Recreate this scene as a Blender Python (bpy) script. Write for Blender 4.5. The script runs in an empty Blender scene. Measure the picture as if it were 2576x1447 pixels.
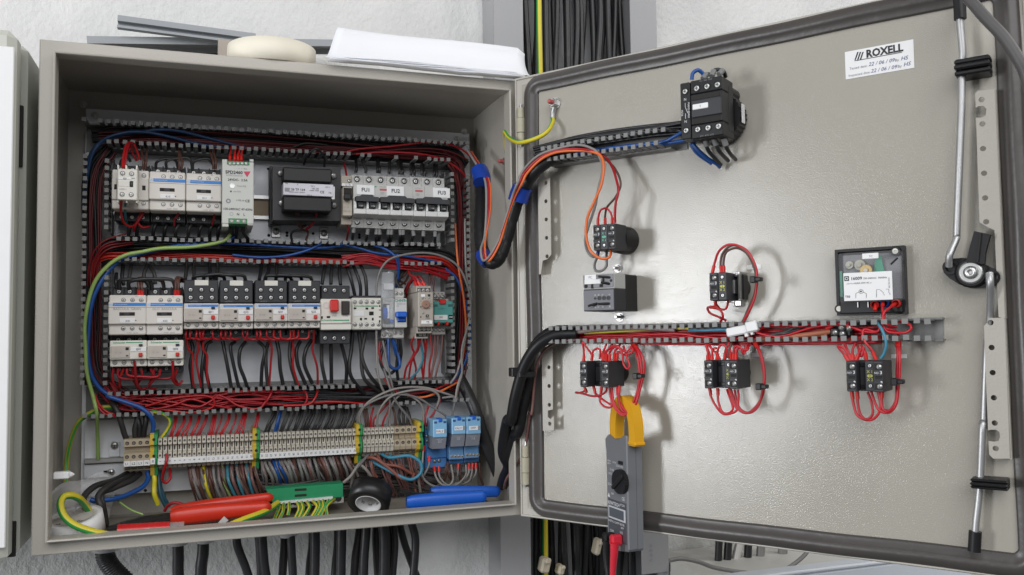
import bpy, bmesh, math, random
from mathutils import Vector, Matrix
random.seed(7)
SC = bpy.context.scene
COL = SC.collection
MM = 0.001
# ---------------------------------------------------------------- camera, world, lamps, exposure
CAMF, CAMC = 2206.5045, Vector((188.8332, -1123.6393, 242.7794))
RV = Vector((-0.057583485, -0.333817427, -0.004071307))
Rf = Matrix.Rotation(RV.length, 3, RV.normalized())
Bc = Matrix(((1, 0, 0), (0, 0, -1), (0, 1, 0)))
RW = Rf @ Bc                                   # world -> camera (x right, y down, z forward)
cam = bpy.data.objects.new('camera', bpy.data.cameras.new('camera'))
COL.objects.link(cam)
cam.data.sensor_width = 36.0
cam.data.lens = 36.0 * CAMF / 2576.0
cam.data.clip_start = 0.05; cam.data.clip_end = 50
r3 = RW.transposed()
m = Matrix((( r3[0][0], -r3[0][1], -r3[0][2]), (r3[1][0], -r3[1][1], -r3[1][2]), (r3[2][0], -r3[2][1], -r3[2][2])))
cam.matrix_world = Matrix.Translation(CAMC * MM) @ m.to_4x4()
SC.camera = cam
w = bpy.data.worlds.new('World'); SC.world = w; w.use_nodes = True
bg = w.node_tree.nodes['Background']
bg.inputs[0].default_value = (0.93, 0.96, 1.0, 1); bg.inputs[1].default_value = 0.12
def lamp(name, loc, target, sx, sy, power, col):
    d = bpy.data.lights.new(name, 'AREA'); d.shape = 'RECTANGLE'; d.size = sx; d.size_y = sy; d.energy = power; d.color = col
    o = bpy.data.objects.new(name, d); COL.objects.link(o); o.location = loc
    o.rotation_euler = (Vector(target) - Vector(loc)).to_track_quat('-Z', 'Y').to_euler()
    return o
lamp('window_light', (-2.6, -0.90, 0.24), (0.6, -0.2, 0.3), 0.55, 1.0, 47, (0.95, 0.97, 1.0))
lamp('front_skylight', (-0.3, -3.0, 1.95), (0.4, 0.1, 0.2), 4.0, 2.2, 100, (0.98, 0.985, 1.0))
lamp('side_light', (2.6, -1.3, 1.9), (0.8, 0.2, 0.5), 1.3, 1.3, 26, (1.0, 0.98, 0.95))
SC.view_settings.view_transform = 'Standard'; SC.view_settings.look = 'None'
SC.view_settings.gamma = 1; SC.view_settings.exposure = 0.0
SC.render.engine = 'CYCLES'
SC.render.resolution_x = 1024; SC.render.resolution_y = 575

# ---------------------------------------------------------------- measured frames (millimetres)
W, D, H, E_, TH, DW, GA = 598.85, 234.59, 600.0, 19.0, 0.9424, 598.25, 26.5
YP = D - 25                                    # mounting plate surface
class Frame:
    def __init__(s, o, a):
        s.o = Vector(o); s.a = a
        s.U = Vector((math.cos(a), math.sin(a), 0)); s.N = Vector((math.sin(a), -math.cos(a), 0))
    def un(s, v, h=0):                         # where the sight line through a photo point meets the plane h in front of the frame
        d = RW.transposed() @ Vector(((v[0] - 1288) / CAMF, (v[1] - 723.5) / CAMF, 1))
        t = ((s.o - CAMC).dot(s.N) + h) / d.dot(s.N)
        q = CAMC + d * t - s.o
        return q.dot(s.U), q.z
    def pt(s, x, z, h): return s.o + s.U * x + s.N * h + Vector((0, 0, z))
    def w(s, v, h):
        x, z = s.un(v, h); return s.pt(x, z, h)
P = Frame((0, YP, 0), 0)                       # mounting plate in the cabinet
DR = Frame((W - 6.91, -3.66, 0), -TH)          # inner face of the open door
ZZ = {0: (0, 0, 1.59006), 1: (0, 0, .42852), 2: (1000, 0, .46656), 3: (2000, 0, .42852), 4: (3000, 0, .42846), 5: (300, 450, .38005), 6: (1000, 550, .34938),
      7: (300, 1000, .41472), 8: (1100, 1000, .41463), 9: (200, 1550, .4491), 10: (1000, 1500, .44929), 11: (0, 1800, .42702), 12: (1000, 1800, .42702),
      13: (1900, 500, .41472), 14: (2000, 1050, .48376), 15: (2700, 900, .55292), 16: (3200, 900, .55275), 17: (2000, 1600, .4845), 18: (3000, 1700, .42547),
      19: (3500, 200, .82893), 20: (3700, 1150, .58754), 21: (2350, 1500, .55325), 22: (400, 0, .3882)}
def z(n, x, y):
    a = ZZ[n]; return ((a[0] + x * a[2]) * .628906, (a[1] + y * a[2]) * .628906)

# ---------------------------------------------------------------- materials
MATS = {}
def mat(name, col, rough=.5, metal=0.0, var=.08, vs=40, bump=0.0, bs=300, stretch=None, alpha=None, dirt=0.0, spec=.5, dcol=(.05, .045, .04)):
    if name in MATS: return MATS[name]
    m = bpy.data.materials.new(name); m.use_nodes = True
    nt = m.node_tree; N = nt.nodes; L = nt.links
    b = N['Principled BSDF']
    b.inputs['Roughness'].default_value = rough; b.inputs['Metallic'].default_value = metal
    b.inputs['Specular IOR Level'].default_value = spec
    tc = N.new('ShaderNodeTexCoord'); src = tc.outputs['Object']
    if stretch:
        mp = N.new('ShaderNodeMapping'); mp.inputs['Scale'].default_value = stretch
        L.new(src, mp.inputs[0]); src = mp.outputs[0]
    n = N.new('ShaderNodeTexNoise'); n.inputs['Scale'].default_value = vs; n.inputs['Detail'].default_value = 4
    L.new(src, n.inputs['Vector'])
    mx = N.new('ShaderNodeMix'); mx.data_type = 'RGBA'
    mx.inputs[6].default_value = tuple(c * (1 - var) for c in col) + (1,)
    mx.inputs[7].default_value = tuple(min(1, c * (1 + var)) for c in col) + (1,)
    L.new(n.outputs[0], mx.inputs[0]); out = mx.outputs[2]
    if dirt:
        n2 = N.new('ShaderNodeTexNoise'); n2.inputs['Scale'].default_value = vs * .45; n2.inputs['Detail'].default_value = 6; n2.inputs['Roughness'].default_value = .7
        L.new(tc.outputs['Object'], n2.inputs['Vector'])
        rp = N.new('ShaderNodeMapRange'); rp.inputs[1].default_value = .56; rp.inputs[2].default_value = .78; rp.inputs[4].default_value = dirt
        L.new(n2.outputs[0], rp.inputs[0])
        m2 = N.new('ShaderNodeMix'); m2.data_type = 'RGBA'; m2.inputs[7].default_value = dcol + (1,)
        L.new(rp.outputs[0], m2.inputs[0]); L.new(out, m2.inputs[6]); out = m2.outputs[2]
    L.new(out, b.inputs['Base Color'])
    if bump:
        nb = N.new('ShaderNodeTexNoise'); nb.inputs['Scale'].default_value = bs; nb.inputs['Detail'].default_value = 3
        L.new(src, nb.inputs['Vector'])
        bp = N.new('ShaderNodeBump'); bp.inputs['Strength'].default_value = 1; bp.inputs['Distance'].default_value = bump
        L.new(nb.outputs[0], bp.inputs['Height']); L.new(bp.outputs[0], b.inputs['Normal'])
    if alpha is not None:
        b.inputs['Alpha'].default_value = alpha
    MATS[name] = m
    return m
paint = mat('cabinet_paint', (.43, .405, .36), .38, var=.03, vs=12, bump=.00025, bs=420, dirt=.16)
doorpaint = mat('textured_door_paint', (.40, .377, .328), .16, var=.04, vs=9, bump=.00021, bs=760, dirt=.09, spec=.7)
oldpaint = mat('aged_hinge_paint', (.42, .39, .29), .45, var=.12, vs=60, dirt=.5, bump=.0002)
galv = mat('galvanised_sheet', (.70, .715, .745), .45, .12, var=.10, vs=25, stretch=(1, 1, 4))
plaster = None
ductm = mat('grey_duct_plastic', (.21, .21, .205), .5, var=.08, vs=60)
blackp = mat('black_plastic', (.012, .012, .013), .42, var=.2, vs=80, spec=.35)
darkp = mat('charcoal_plastic', (.027, .028, .033), .48, var=.12, vs=60)
beige = mat('beige_plastic', (.70, .66, .61), .45, var=.04, vs=40, dirt=.10)
ivory = mat('ivory_plastic', (.74, .72, .65), .45, var=.04, vs=40, dirt=.08)
lgrey = mat('light_grey_plastic', (.60, .60, .57), .45, var=.04, vs=40, dirt=.08)
mgrey = mat('mid_grey_plastic', (.40, .385, .36), .5, var=.06, vs=40, dirt=.1)
termm = mat('terminal_grey_plastic', (.58, .54, .46), .5, var=.08, vs=50, dirt=.15)
termb = mat('terminal_beige_plastic', (.46, .38, .27), .5, var=.08, vs=50, dirt=.15)
hole = mat('dark_recess', (.02, .018, .016), .8, var=.1)
steel = mat('bright_steel', (.50, .50, .50), .46, .85, var=.1, vs=90)
zinc = mat('zinc_plate', (.55, .55, .54), .38, .9, var=.12, vs=90)
white = mat('white_label', (.82, .82, .82), .5, var=.03, vs=60)
paper = mat('white_paper', (.86, .87, .90), .7, var=.02, vs=15)
ink = mat('black_ink', (.03, .03, .035), .7, var=.05)
gink = mat('grey_ink', (.28, .28, .30), .7, var=.05)
wink = mat('white_ink', (.75, .76, .78), .6, var=.05)
penink = mat('blue_pen_ink', (.08, .10, .25), .7, var=.05)
yink = mat('yellow_green_ink', (.55, .55, .12), .6, var=.05)
gnink = mat('pale_green_ink', (.15, .50, .36), .6, var=.05)
blueb = mat('blue_band', (.03, .22, .62), .45, var=.05)
greenb = mat('green_band', (.02, .33, .14), .45, var=.05)
greent = mat('green_terminal', (.06, .26, .10), .45, var=.1)
redp = mat('red_plastic', (.62, .025, .02), .4, var=.06)
tomato = mat('red_handle_vinyl', (.60, .030, .012), .36, var=.06, vs=25, bump=.0001, bs=200)
bluep = mat('blue_handle_vinyl', (.012, .11, .55), .38, var=.06, vs=25, bump=.0001, bs=200)
bluet = mat('blue_tape', (.01, .045, .30), .35, var=.1, vs=40)
rblue = mat('blue_relay_socket', (.06, .20, .48), .45, var=.08)
rblue2 = mat('pale_blue_relay', (.22, .45, .68), .4, var=.06)
clear = mat('clear_plastic', (.75, .78, .80), .08, var=.02, alpha=.22)
smoky = mat('smoky_clear_plastic', (.35, .35, .37), .1, var=.05, alpha=.20)
bagm = mat('clear_bag', (.80, .80, .81), .22, var=.05, bump=.002, bs=40, alpha=.42)
teal = mat('teal_plastic', (.08, .33, .30), .45, var=.05)
taupe = mat('taupe_plastic', (.40, .36, .31), .5, var=.04)
browns = mat('brown_dial', (.30, .17, .12), .5, var=.05)
amber = mat('amber_jaw_plastic', (.78, .40, .015), .38, var=.04, vs=30)
metergrey = mat('meter_grey_plastic', (.175, .182, .195), .42, var=.05, vs=40, bump=.00008, bs=900)
meterdark = mat('meter_dark_face', (.075, .08, .095), .45, var=.05)
rubber = mat('grey_brown_gasket', (.068, .061, .057), .36, var=.25, vs=14, dirt=.3, dcol=(.13, .12, .11), bump=.0006, bs=50)
cream = mat('cream_masking_tape', (.84, .79, .66), .6, var=.03, vs=30)
greenc = mat('green_bar_cover', (.02, .28, .12), .42, var=.06)
cableb = mat('black_cable_jacket', (.018, .018, .020), .42, var=.35, vs=25, dirt=.7, dcol=(.12, .11, .10), bump=.0002, bs=80)
blkw = mat('black_wire', (.016, .016, .018), .4, var=.2)
redw = mat('red_wire', (.36, .010, .016), .38, var=.12, vs=15)  # cabinet wire reds carry the interior's shade in their colour
litred = mat('lit_door_red_wire', (.50, .012, .022), .36, var=.1, vs=15)  # brighter red wire copy, the door's stronger light put into the colour
redo = mat('orange_red_wire', (.46, .022, .012), .38, var=.1, vs=15)
dred = mat('dark_red_wire', (.10, .008, .01), .45, var=.15)
orgw = mat('orange_wire', (.75, .16, .035), .4, var=.08)
bluw = mat('blue_wire', (.012, .075, .29), .38, var=.1)
dblu = mat('dark_blue_wire', (.012, .045, .12), .4, var=.1)
tealw = mat('teal_wire', (.05, .23, .30), .42, var=.1)
gryw = mat('grey_wire', (.24, .23, .22), .45, var=.08)
brnw = mat('brown_wire', (.105, .048, .036), .45, var=.12)
pinkb = mat('pinkish_brown_wire', (.20, .095, .085), .45, var=.12)
gbrw = mat('grey_brown_core', (.22, .18, .17), .5, var=.12)
yelw = mat('yellow_wire', (.66, .55, .03), .4, var=.08)
grnw = mat('green_wire', (.03, .30, .06), .4, var=.08)
ltg = mat('pale_green_wire', (.30, .45, .13), .4, var=.08)
brass = mat('brass_gear', (.60, .42, .16), .35, .6, var=.1)
pcb = mat('green_board', (.05, .36, .22), .45, var=.15)
pinkm = mat('painted_stud_tip', (.45, .10, .09), .5, var=.1)
trunkm = mat('grey_trunking_paint', (.36, .36, .37), .32, var=.03, vs=8, bump=.0001, bs=60)

# ---------------------------------------------------------------- mesh building (x right, z up, h towards the viewer)
class MB:
    def __init__(s): s.v = []; s.f = []; s.mi = []; s.m = 0; s.sm = []; s.smooth = False
    def add(s, v, f):
        o = len(s.v); s.v += [tuple(q) for q in v]
        for q in f: s.f.append([i + o for i in q]); s.mi.append(s.m); s.sm.append(s.smooth)
        return s
    def box(s, x0, x1, z0, z1, h0, h1, b=0):
        if x1 < x0: x0, x1 = x1, x0
        if z1 < z0: z0, z1 = z1, z0
        lo = (x0, -h1, z0); hi = (x1, -h0, z1)
        b = min(b, (x1 - x0) * .45, (z1 - z0) * .45, abs(h1 - h0) * .45)
        if b <= 0:
            v = [(lo[0] if i & 1 == 0 else hi[0], lo[1] if i & 2 == 0 else hi[1], lo[2] if i & 4 == 0 else hi[2]) for i in range(8)]
            return s.add(v, [(0, 1, 3, 2), (4, 6, 7, 5), (0, 4, 5, 1), (2, 3, 7, 6), (0, 2, 6, 4), (1, 5, 7, 3)])
        v = []; ix = {}
        for c in range(8):
            for a in range(3):
                p = []
                for k in range(3):
                    up = c >> k & 1
                    q = hi[k] if up else lo[k]
                    if k != a: q += -b if up else b
                    p.append(q)
                ix[c, a] = len(v); v.append(p)
        f = []
        for a in range(3):
            k1, k2 = [k for k in range(3) if k != a]
            for sg in (0, 1):
                f.append([ix[(sg << a) | (i << k1) | (j << k2), a] for i, j in ((0, 0), (1, 0), (1, 1), (0, 1))])
            for i in (0, 1):
                for j in (0, 1):
                    c0 = (i << k1) | (j << k2); c1 = c0 | (1 << a)
                    f.append([ix[c0, k1], ix[c1, k1], ix[c1, k2], ix[c0, k2]])
        for c in range(8): f.append([ix[c, 0], ix[c, 1], ix[c, 2]])
        return s.add(v, f)
    def rings(s, rs, cap=True, closed=False):
        n = len(rs[0]); v = [p for r in rs for p in r]; f = []
        k = len(rs)
        for i in range(k if closed else k - 1):
            a = i * n; b = ((i + 1) % k) * n
            for j in range(n):
                f.append((a + j, a + (j + 1) % n, b + (j + 1) % n, b + j))
        s.add(v, f)
        if cap and not closed:
            sm = s.smooth; s.smooth = False
            s.add(rs[0], [list(range(n))]); s.add(rs[-1], [list(range(n))]); s.smooth = sm
        return s
    def lathe(s, c, axis, prof, n=16, cap=True, closed=False):   # prof: (radius, distance along axis) ; c = (x, z, h)
        rs = []
        for r, t in prof:
            ring = []
            for k in range(n):
                a = 2 * math.pi * (k + .5) / n; u, w_ = r * math.cos(a), r * math.sin(a)
                x, z_, h = c
                if axis == 'h': x += u; z_ += w_; h += t
                elif axis == 'z': x += u; h += w_; z_ += t
                else: z_ += u; h += w_; x += t
                ring.append((x, -h, z_))
            rs.append(ring)
        return s.rings(rs, cap, closed)
    def cyl(s, c, axis, r, l, n=14): return s.lathe(c, axis, [(r, 0), (r, l)], n)
    def tubering(s, c, axis, ro, ri, l, n=32):
        return s.lathe(c, axis, [(ri, 0), (ro, 0), (ro, l), (ri, l)], n, False, True)
    def prism(s, poly, axis, a, b):                 # poly in the two other axes, order (x,z) for h, (z,h) for x, (x,h) for z
        def p(u, w_, t):
            if axis == 'h': return (u, -t, w_)
            if axis == 'x': return (t, -w_, u)
            return (u, -w_, t)
        n = len(poly)
        v = [p(u, w_, a) for u, w_ in poly] + [p(u, w_, b) for u, w_ in poly]
        f = [list(range(n)), list(range(n, 2 * n))] + [(i, (i + 1) % n, n + (i + 1) % n, n + i) for i in range(n)]
        return s.add(v, f)
    def tube(s, pts, r, n=8, sub=5, stripe=None, rf=None, catmull=True):   # pts: world or local Vectors (mm)
        pts = [Vector(p) for p in pts]
        if catmull and len(pts) > 2:
            q = []
            e = [pts[0] * 2 - pts[1]] + pts + [pts[-1] * 2 - pts[-2]]
            for i in range(1, len(e) - 2):
                p0, p1, p2, p3 = e[i - 1:i + 3]
                for k in range(sub):
                    t = k / sub
                    q.append(.5 * ((2 * p1) + (p2 - p0) * t + (2 * p0 - 5 * p1 + 4 * p2 - p3) * t * t + (3 * p1 - p0 - 3 * p2 + p3) * t ** 3))
            q.append(pts[-1]); pts = q
        pts = [p for i, p in enumerate(pts) if i == 0 or (p - pts[i - 1]).length > 1e-4]
        if len(pts) < 2: return s
        t0 = (pts[1] - pts[0]).normalized()
        u = t0.orthogonal().normalized(); rs = []
        tw = 0
        for i, p in enumerate(pts):
            t = (pts[min(i + 1, len(pts) - 1)] - pts[max(i - 1, 0)]).normalized()
            u = (u - t * u.dot(t)).normalized(); b = t.cross(u)
            rr = r * (rf(i, len(pts)) if rf else 1)
            rs.append([p + (u * math.cos(2 * math.pi * k / n) + b * math.sin(2 * math.pi * k / n)) * rr for k in range(n)])
        s.smooth = True; f0 = len(s.f)
        s.rings(rs); s.smooth = False
        if stripe:
            for i in range(f0, len(s.f)):
                if (i - f0) < (len(rs) - 1) * n and ((i - f0) % n) in stripe: s.mi[i] = 1
        return s
    def mesh(s, name, mats, off=None):
        me = bpy.data.meshes.new(name)
        o = off or Vector((0, 0, 0))
        me.from_pydata([((p[0] - o[0]) * MM, (p[1] - o[1]) * MM, (p[2] - o[2]) * MM) for p in s.v], [], s.f)
        for m_ in (mats if isinstance(mats, (list, tuple)) else [mats]): me.materials.append(m_)
        me.polygons.foreach_set('material_index', s.mi)
        me.polygons.foreach_set('use_smooth', s.sm)
        bm = bmesh.new(); bm.from_mesh(me); bmesh.ops.recalc_face_normals(bm, faces=bm.faces); bm.to_mesh(me); bm.free()
        return me
def link(name, me, parent=None, loc=None):
    o = bpy.data.objects.new(name, me); COL.objects.link(o)
    if parent is not None: o.parent = parent
    if loc is not None: o.location = loc
    return o
def tag(o, label, cat=None, group=None, kind=None):
    if label: o['label'] = label
    if cat: o['category'] = cat
    if group: o['group'] = group
    if kind: o['kind'] = kind
    return o
def build(mb, name, m_, parent=None): return link(name, mb.mesh(name, m_), parent)
def top(mb, name, m_, label, cat, group=None, kind=None):         # a thing that is one mesh, built in world millimetres
    lo = [min(p[k] for p in mb.v) for k in range(3)]; hi = [max(p[k] for p in mb.v) for k in range(3)]
    o = Vector(((lo[0] + hi[0]) / 2, (lo[1] + hi[1]) / 2, lo[2]))
    ob = link(name, mb.mesh(name, m_, o), None, o * MM)
    return tag(ob, label, cat, group, kind)
class Thing:
    def __init__(s, F, name, label, cat, v=None, h=0, at=None, group=None, kind=None, roll=0, yaw=0):
        s.F = F
        s.x, s.z = at if at else F.un(v, h)
        e = bpy.data.objects.new(name, None); COL.objects.link(e); e.empty_display_size = .02
        e.location = F.pt(s.x, s.z, 0) * MM; e.rotation_euler = (0, roll, F.a + yaw)
        tag(e, label, cat, group, kind); s.e = e
    def L(s, v, h):
        x, z_ = s.F.un(v, h); return x - s.x, z_ - s.z
    def R(s, n, x0, y0, x1, y1, h):                              # photo rectangle -> x0,x1,z0,z1 on the plane h
        a = s.L(z(n, x0, y0), h); b = s.L(z(n, x1, y1), h)
        return a[0], b[0], b[1], a[1]
    def pbox(s, name, m_, n, x0, y0, x1, y1, h0, h1, b=.8, parent=None):
        return build(MB().box(*s.R(n, x0, y0, x1, y1, h1), h0, h1, b), name, m_, parent or s.e)
    def box(s, name, m_, x0, x1, z0, z1, h0, h1, b=.8, parent=None):
        return build(MB().box(x0, x1, z0, z1, h0, h1, b), name, m_, parent or s.e)
    def put(s, name, me, x, z_, h, parent=None, sc=None):
        o = link(name, me, parent or s.e, Vector((x, -h, z_)) * MM)
        if sc: o.scale = sc if isinstance(sc, tuple) else (sc, sc, sc)
        return o
    def scr(s, x, z_, h, r=3.2, me=None, name='screw'): return s.put(name, me or SCREW, x, z_, h, sc=r / 3.0)
    def pscr(s, n, pts, h, r=3.2, me=None, name='screw'):
        for x, y in pts:
            a = s.L(z(n, x, y), h); s.scr(a[0], a[1], h, r, me, name)
    def txt(s, st, x, z_, h, size, m_=None, al='CENTER', bold=0, rot=0, parent=None, name='lettering', xs=1):
        o = link(name, text_mesh(st, size, m_ or ink, al, bold), parent or s.e, Vector((x, -h - .35, z_)) * MM)
        if rot: o.rotation_euler = (0, -rot, 0)
        if xs != 1: o.scale = (xs, 1, 1)
        return o
    def ptxt(s, st, n, x, y, h, size, m_=None, **k):
        a = s.L(z(n, x, y), h); return s.txt(st, a[0], a[1], h, size, m_, **k)
TM = {}
def text_mesh(st, size, m_, al, bold):
    key = (st, size, m_.name, al, bold)
    if key in TM: return TM[key]
    c = bpy.data.curves.new('lettering', 'FONT'); c.body = st; c.size = size; c.align_x = al; c.align_y = 'CENTER'
    if m_.name == 'blue_pen_ink': c.shear = .25
    c.resolution_u = 2; c.offset = bold * size * .012
    o = bpy.data.objects.new('tmp', c)
    me = bpy.data.meshes.new_from_object(o)
    for v in me.vertices: v.co = (v.co.x * MM, 0, v.co.y * MM)
    me.materials.clear(); me.materials.append(m_)
    bpy.data.objects.remove(o); bpy.data.curves.remove(c)
    TM[key] = me
    return me
def sheet(outlines, thick, m_, name='plate'):                      # flat sheet with real holes; outlines in (x, z) mm
    c = bpy.data.curves.new(name, 'CURVE'); c.dimensions = '2D'; c.fill_mode = 'BOTH'; c.extrude = thick / 2
    for pl in outlines:
        sp = c.splines.new('POLY'); sp.points.add(len(pl) - 1); sp.use_cyclic_u = True
        for p, q in zip(sp.points, pl): p.co = (q[0], q[1], 0, 1)
    o = bpy.data.objects.new('tmp', c); me = bpy.data.meshes.new_from_object(o)
    for v in me.vertices: v.co = (v.co.x * MM, v.co.z * MM, v.co.y * MM)
    me.materials.clear(); me.materials.append(m_)
    bpy.data.objects.remove(o); bpy.data.curves.remove(c)
    return me
def circ(x, z_, r, n=12): return [(x + r * math.cos(2 * math.pi * k / n), z_ + r * math.sin(2 * math.pi * k / n)) for k in range(n)]
def make_screw(sleeve, head, cross=True):
    mb = MB(); mb.smooth = False
    mb.lathe((0, 0, 0), 'h', [(2.45, .05), (3.0, .05), (3.0, .5), (2.45, .5)], 12, False, True)
    mb.m = 1; mb.cyl((0, 0, .02), 'h', 2.44, .1, 12)
    mb.m = 2; mb.lathe((0, 0, 0), 'h', [(2.0, .1), (2.0, .28), (1.5, .46)], 12)
    mb.m = 1
    mb.box(-1.3, 1.3, -.28, .28, .4, .52)
    if cross: mb.box(-.28, .28, -1.3, 1.3, .4, .53)
    return mb.mesh('screw', [sleeve, hole, head])
SCREW = make_screw(mgrey, zinc)
SCREWD = make_screw(blackp, zinc)
def make_bolt():
    mb = MB(); mb.cyl((0, 0, 0), 'h', 4.6, .8, 16); mb.lathe((0, 0, .8), 'h', [(3.4, 0), (3.4, 2.4), (2.9, 2.9)], 6)
    mb.cyl((0, 0, 3), 'h', 1.9, 4, 10); return mb.mesh('bolt', zinc)
BOLT = make_bolt()
def make_pan():
    mb = MB(); mb.smooth = True; mb.lathe((0, 0, 0), 'h', [(3, 0), (3, .9), (2.2, 1.7), (.8, 2.0)], 16); mb.smooth = False
    mb.m = 1; mb.box(-1.7, 1.7, -.3, .3, 1.5, 2.05); mb.box(-.3, .3, -1.7, 1.7, 1.5, 2.06)
    return mb.mesh('screw', [zinc, hole])
PAN = make_pan()
ORD = 'first second third fourth fifth sixth seventh eighth ninth tenth eleventh twelfth thirteenth fourteenth fifteenth sixteenth seventeenth eighteenth nineteenth twentieth'.split()
TENS = ['', '', 'twenty', 'thirty', 'forty', 'fifty']
def ordn(i):
    if i < 20: return ORD[i]
    t, r = divmod(i + 1, 10)
    return TENS[t] + '-' + ORD[r - 1] if r else TENS[t][:-1] + 'ieth'
def wire(pts, r, m_, label, group=None, name='wire', cat='wire', n=8, sub=5, ferr=None, stripe=None, rf=None, flen=7, two=False):
    o = Vector(pts[0])
    if len(pts) > 3 and r < 4: pts = [p if i in (0, len(pts) - 1) else Vector(p) + Vector((random.uniform(-1, 1), random.uniform(-.4, .4), random.uniform(-1, 1))) * .8 for i, p in enumerate(pts)]
    mb = MB().tube(pts, r, n, sub, stripe, rf)
    ob = link(name, mb.mesh(name, m_, o), None, o * MM)
    tag(ob, label, cat, group)
    if ferr:
        ends = [(pts[0], pts[1])] + ([(pts[-1], pts[-2])] if two else [])
        for a, b in ends:
            a, b = Vector(a), Vector(b); d = (b - a).normalized()
            fb = MB(); fb.tube([a - d * 1.5, a + d * flen], r * 1.42, 8, catmull=False)
            f = link('ferrule', fb.mesh('ferrule', ferr, o), ob)
    return ob
def zw(F, n, pts): return [F.w(z(n, p[0], p[1]), p[2]) for p in pts]
SHADES = {redw: [redw, redw, mat('worn_red_wire', (.30, .014, .020), .45, var=.2, vs=20), mat('bright_red_wire', (.42, .012, .013), .36, var=.1)],
          litred: [litred, litred, mat('deep_door_red_wire', (.40, .010, .020), .42, var=.2, vs=20)],
          blkw: [blkw, blkw, mat('dusty_black_wire', (.030, .029, .028), .5, var=.3, vs=30)], gryw: [gryw, mat('warm_grey_wire', (.27, .25, .23), .5, var=.15), mat('dull_grey_wire', (.19, .185, .18), .5, var=.15)]}
def wset(F, zn, lists, r, m_, phrase, group, **k):                  # a row of like wires, told apart by their place in the row
    N = len(lists)
    for i, pts in enumerate(lists):
        mm = m_[i % len(m_)] if isinstance(m_, list) and not k.get('stripe') else m_
        if F is DR and zn in (13, 14, 15, 16): pts = [(x, y, h if h <= 34 else 34 + (h - 34) * .25) for x, y, h in pts]
        lab = phrase.replace('#', ordn(i) if N > 1 else 'single')
        if not isinstance(mm, list) and mm in SHADES: mm = random.choice(SHADES[mm])
        wire(zw(F, zn, pts), r, mm, lab, group if N > 1 else None, **k)
def bundle(name, label, F, n, path, count, spread, r, m_, cat='wires', wob=1.0, seg=6, hs=.5):
    base = [F.w(z(n, p[0], p[1]), p[2]) for p in path]
    mb = MB()
    for i in range(count):
        a = random.uniform(-1, 1); b = random.uniform(-1, 1)
        pts = []
        for k, p in enumerate(base):
            q = base[min(k + 1, len(base) - 1)] - base[max(k - 1, 0)]
            q.normalize(); sd = q.cross(F.N).normalized()
            a += random.uniform(-.45, .45) * wob; b += random.uniform(-.45, .45) * wob
            a = max(-1, min(1, a)); b = max(-1, min(1, b))
            pts.append(p + sd * a * spread + F.N * b * spread * hs)
        mb.tube(pts, r * random.uniform(.9, 1.1), seg, 4)
    ob = top(mb, name, m_, label, cat, kind='stuff')
    return ob

# ================================================================ the wall behind
def plaster_mat():
    m = bpy.data.materials.new('rough_white_plaster'); m.use_nodes = True
    nt = m.node_tree; N = nt.nodes; L = nt.links; b = N['Principled BSDF']
    tc = N.new('ShaderNodeTexCoord')
    mp = N.new('ShaderNodeMapping'); mp.inputs['Scale'].default_value = (1.15, 1, .85); mp.inputs['Rotation'].default_value = (0, .35, 0)
    L.new(tc.outputs['Object'], mp.inputs[0])
    n1 = N.new('ShaderNodeTexNoise'); n1.inputs['Scale'].default_value = 95; n1.inputs['Detail'].default_value = 5; n1.inputs['Roughness'].default_value = .6
    n2 = N.new('ShaderNodeTexNoise'); n2.inputs['Scale'].default_value = 9; n2.inputs['Detail'].default_value = 3
    for n in (n1, n2): L.new(mp.outputs[0], n.inputs['Vector'])
    ad = N.new('ShaderNodeMath'); ad.operation = 'MULTIPLY_ADD'; ad.inputs[1].default_value = .35
    L.new(n2.outputs[0], ad.inputs[0]); L.new(n1.outputs[0], ad.inputs[2])
    bp = N.new('ShaderNodeBump'); bp.inputs['Distance'].default_value = .0036; bp.inputs['Strength'].default_value = .9
    L.new(ad.outputs[0], bp.inputs['Height']); L.new(bp.outputs[0], b.inputs['Normal'])
    rp = N.new('ShaderNodeValToRGB'); rp.color_ramp.elements[0].color = (.66, .66, .655, 1); rp.color_ramp.elements[1].color = (.74, .74, .73, 1)
    rp.color_ramp.elements[0].position = .3; rp.color_ramp.elements[1].position = .6
    L.new(n2.outputs[0], rp.inputs[0]); L.new(rp.outputs[0], b.inputs['Base Color'])
    b.inputs['Roughness'].default_value = .8
    return m
plaster = plaster_mat()
wl = top(MB().box(-2500, 3000, -1300, 2000, -70 - (240 - YP), -(240 - YP)), 'wall', plaster, 'rough white plastered wall behind the cabinets', 'wall', kind='structure')
wl.location.y += YP * MM
# NOTE boxes made with top() are in world millimetres with y = -h; helper below shifts whole frames
def worldbox(x0, x1, y0, y1, z0, z1, b=0): return MB().box(x0, x1, z0, z1, -y1, -y0, b)

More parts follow.
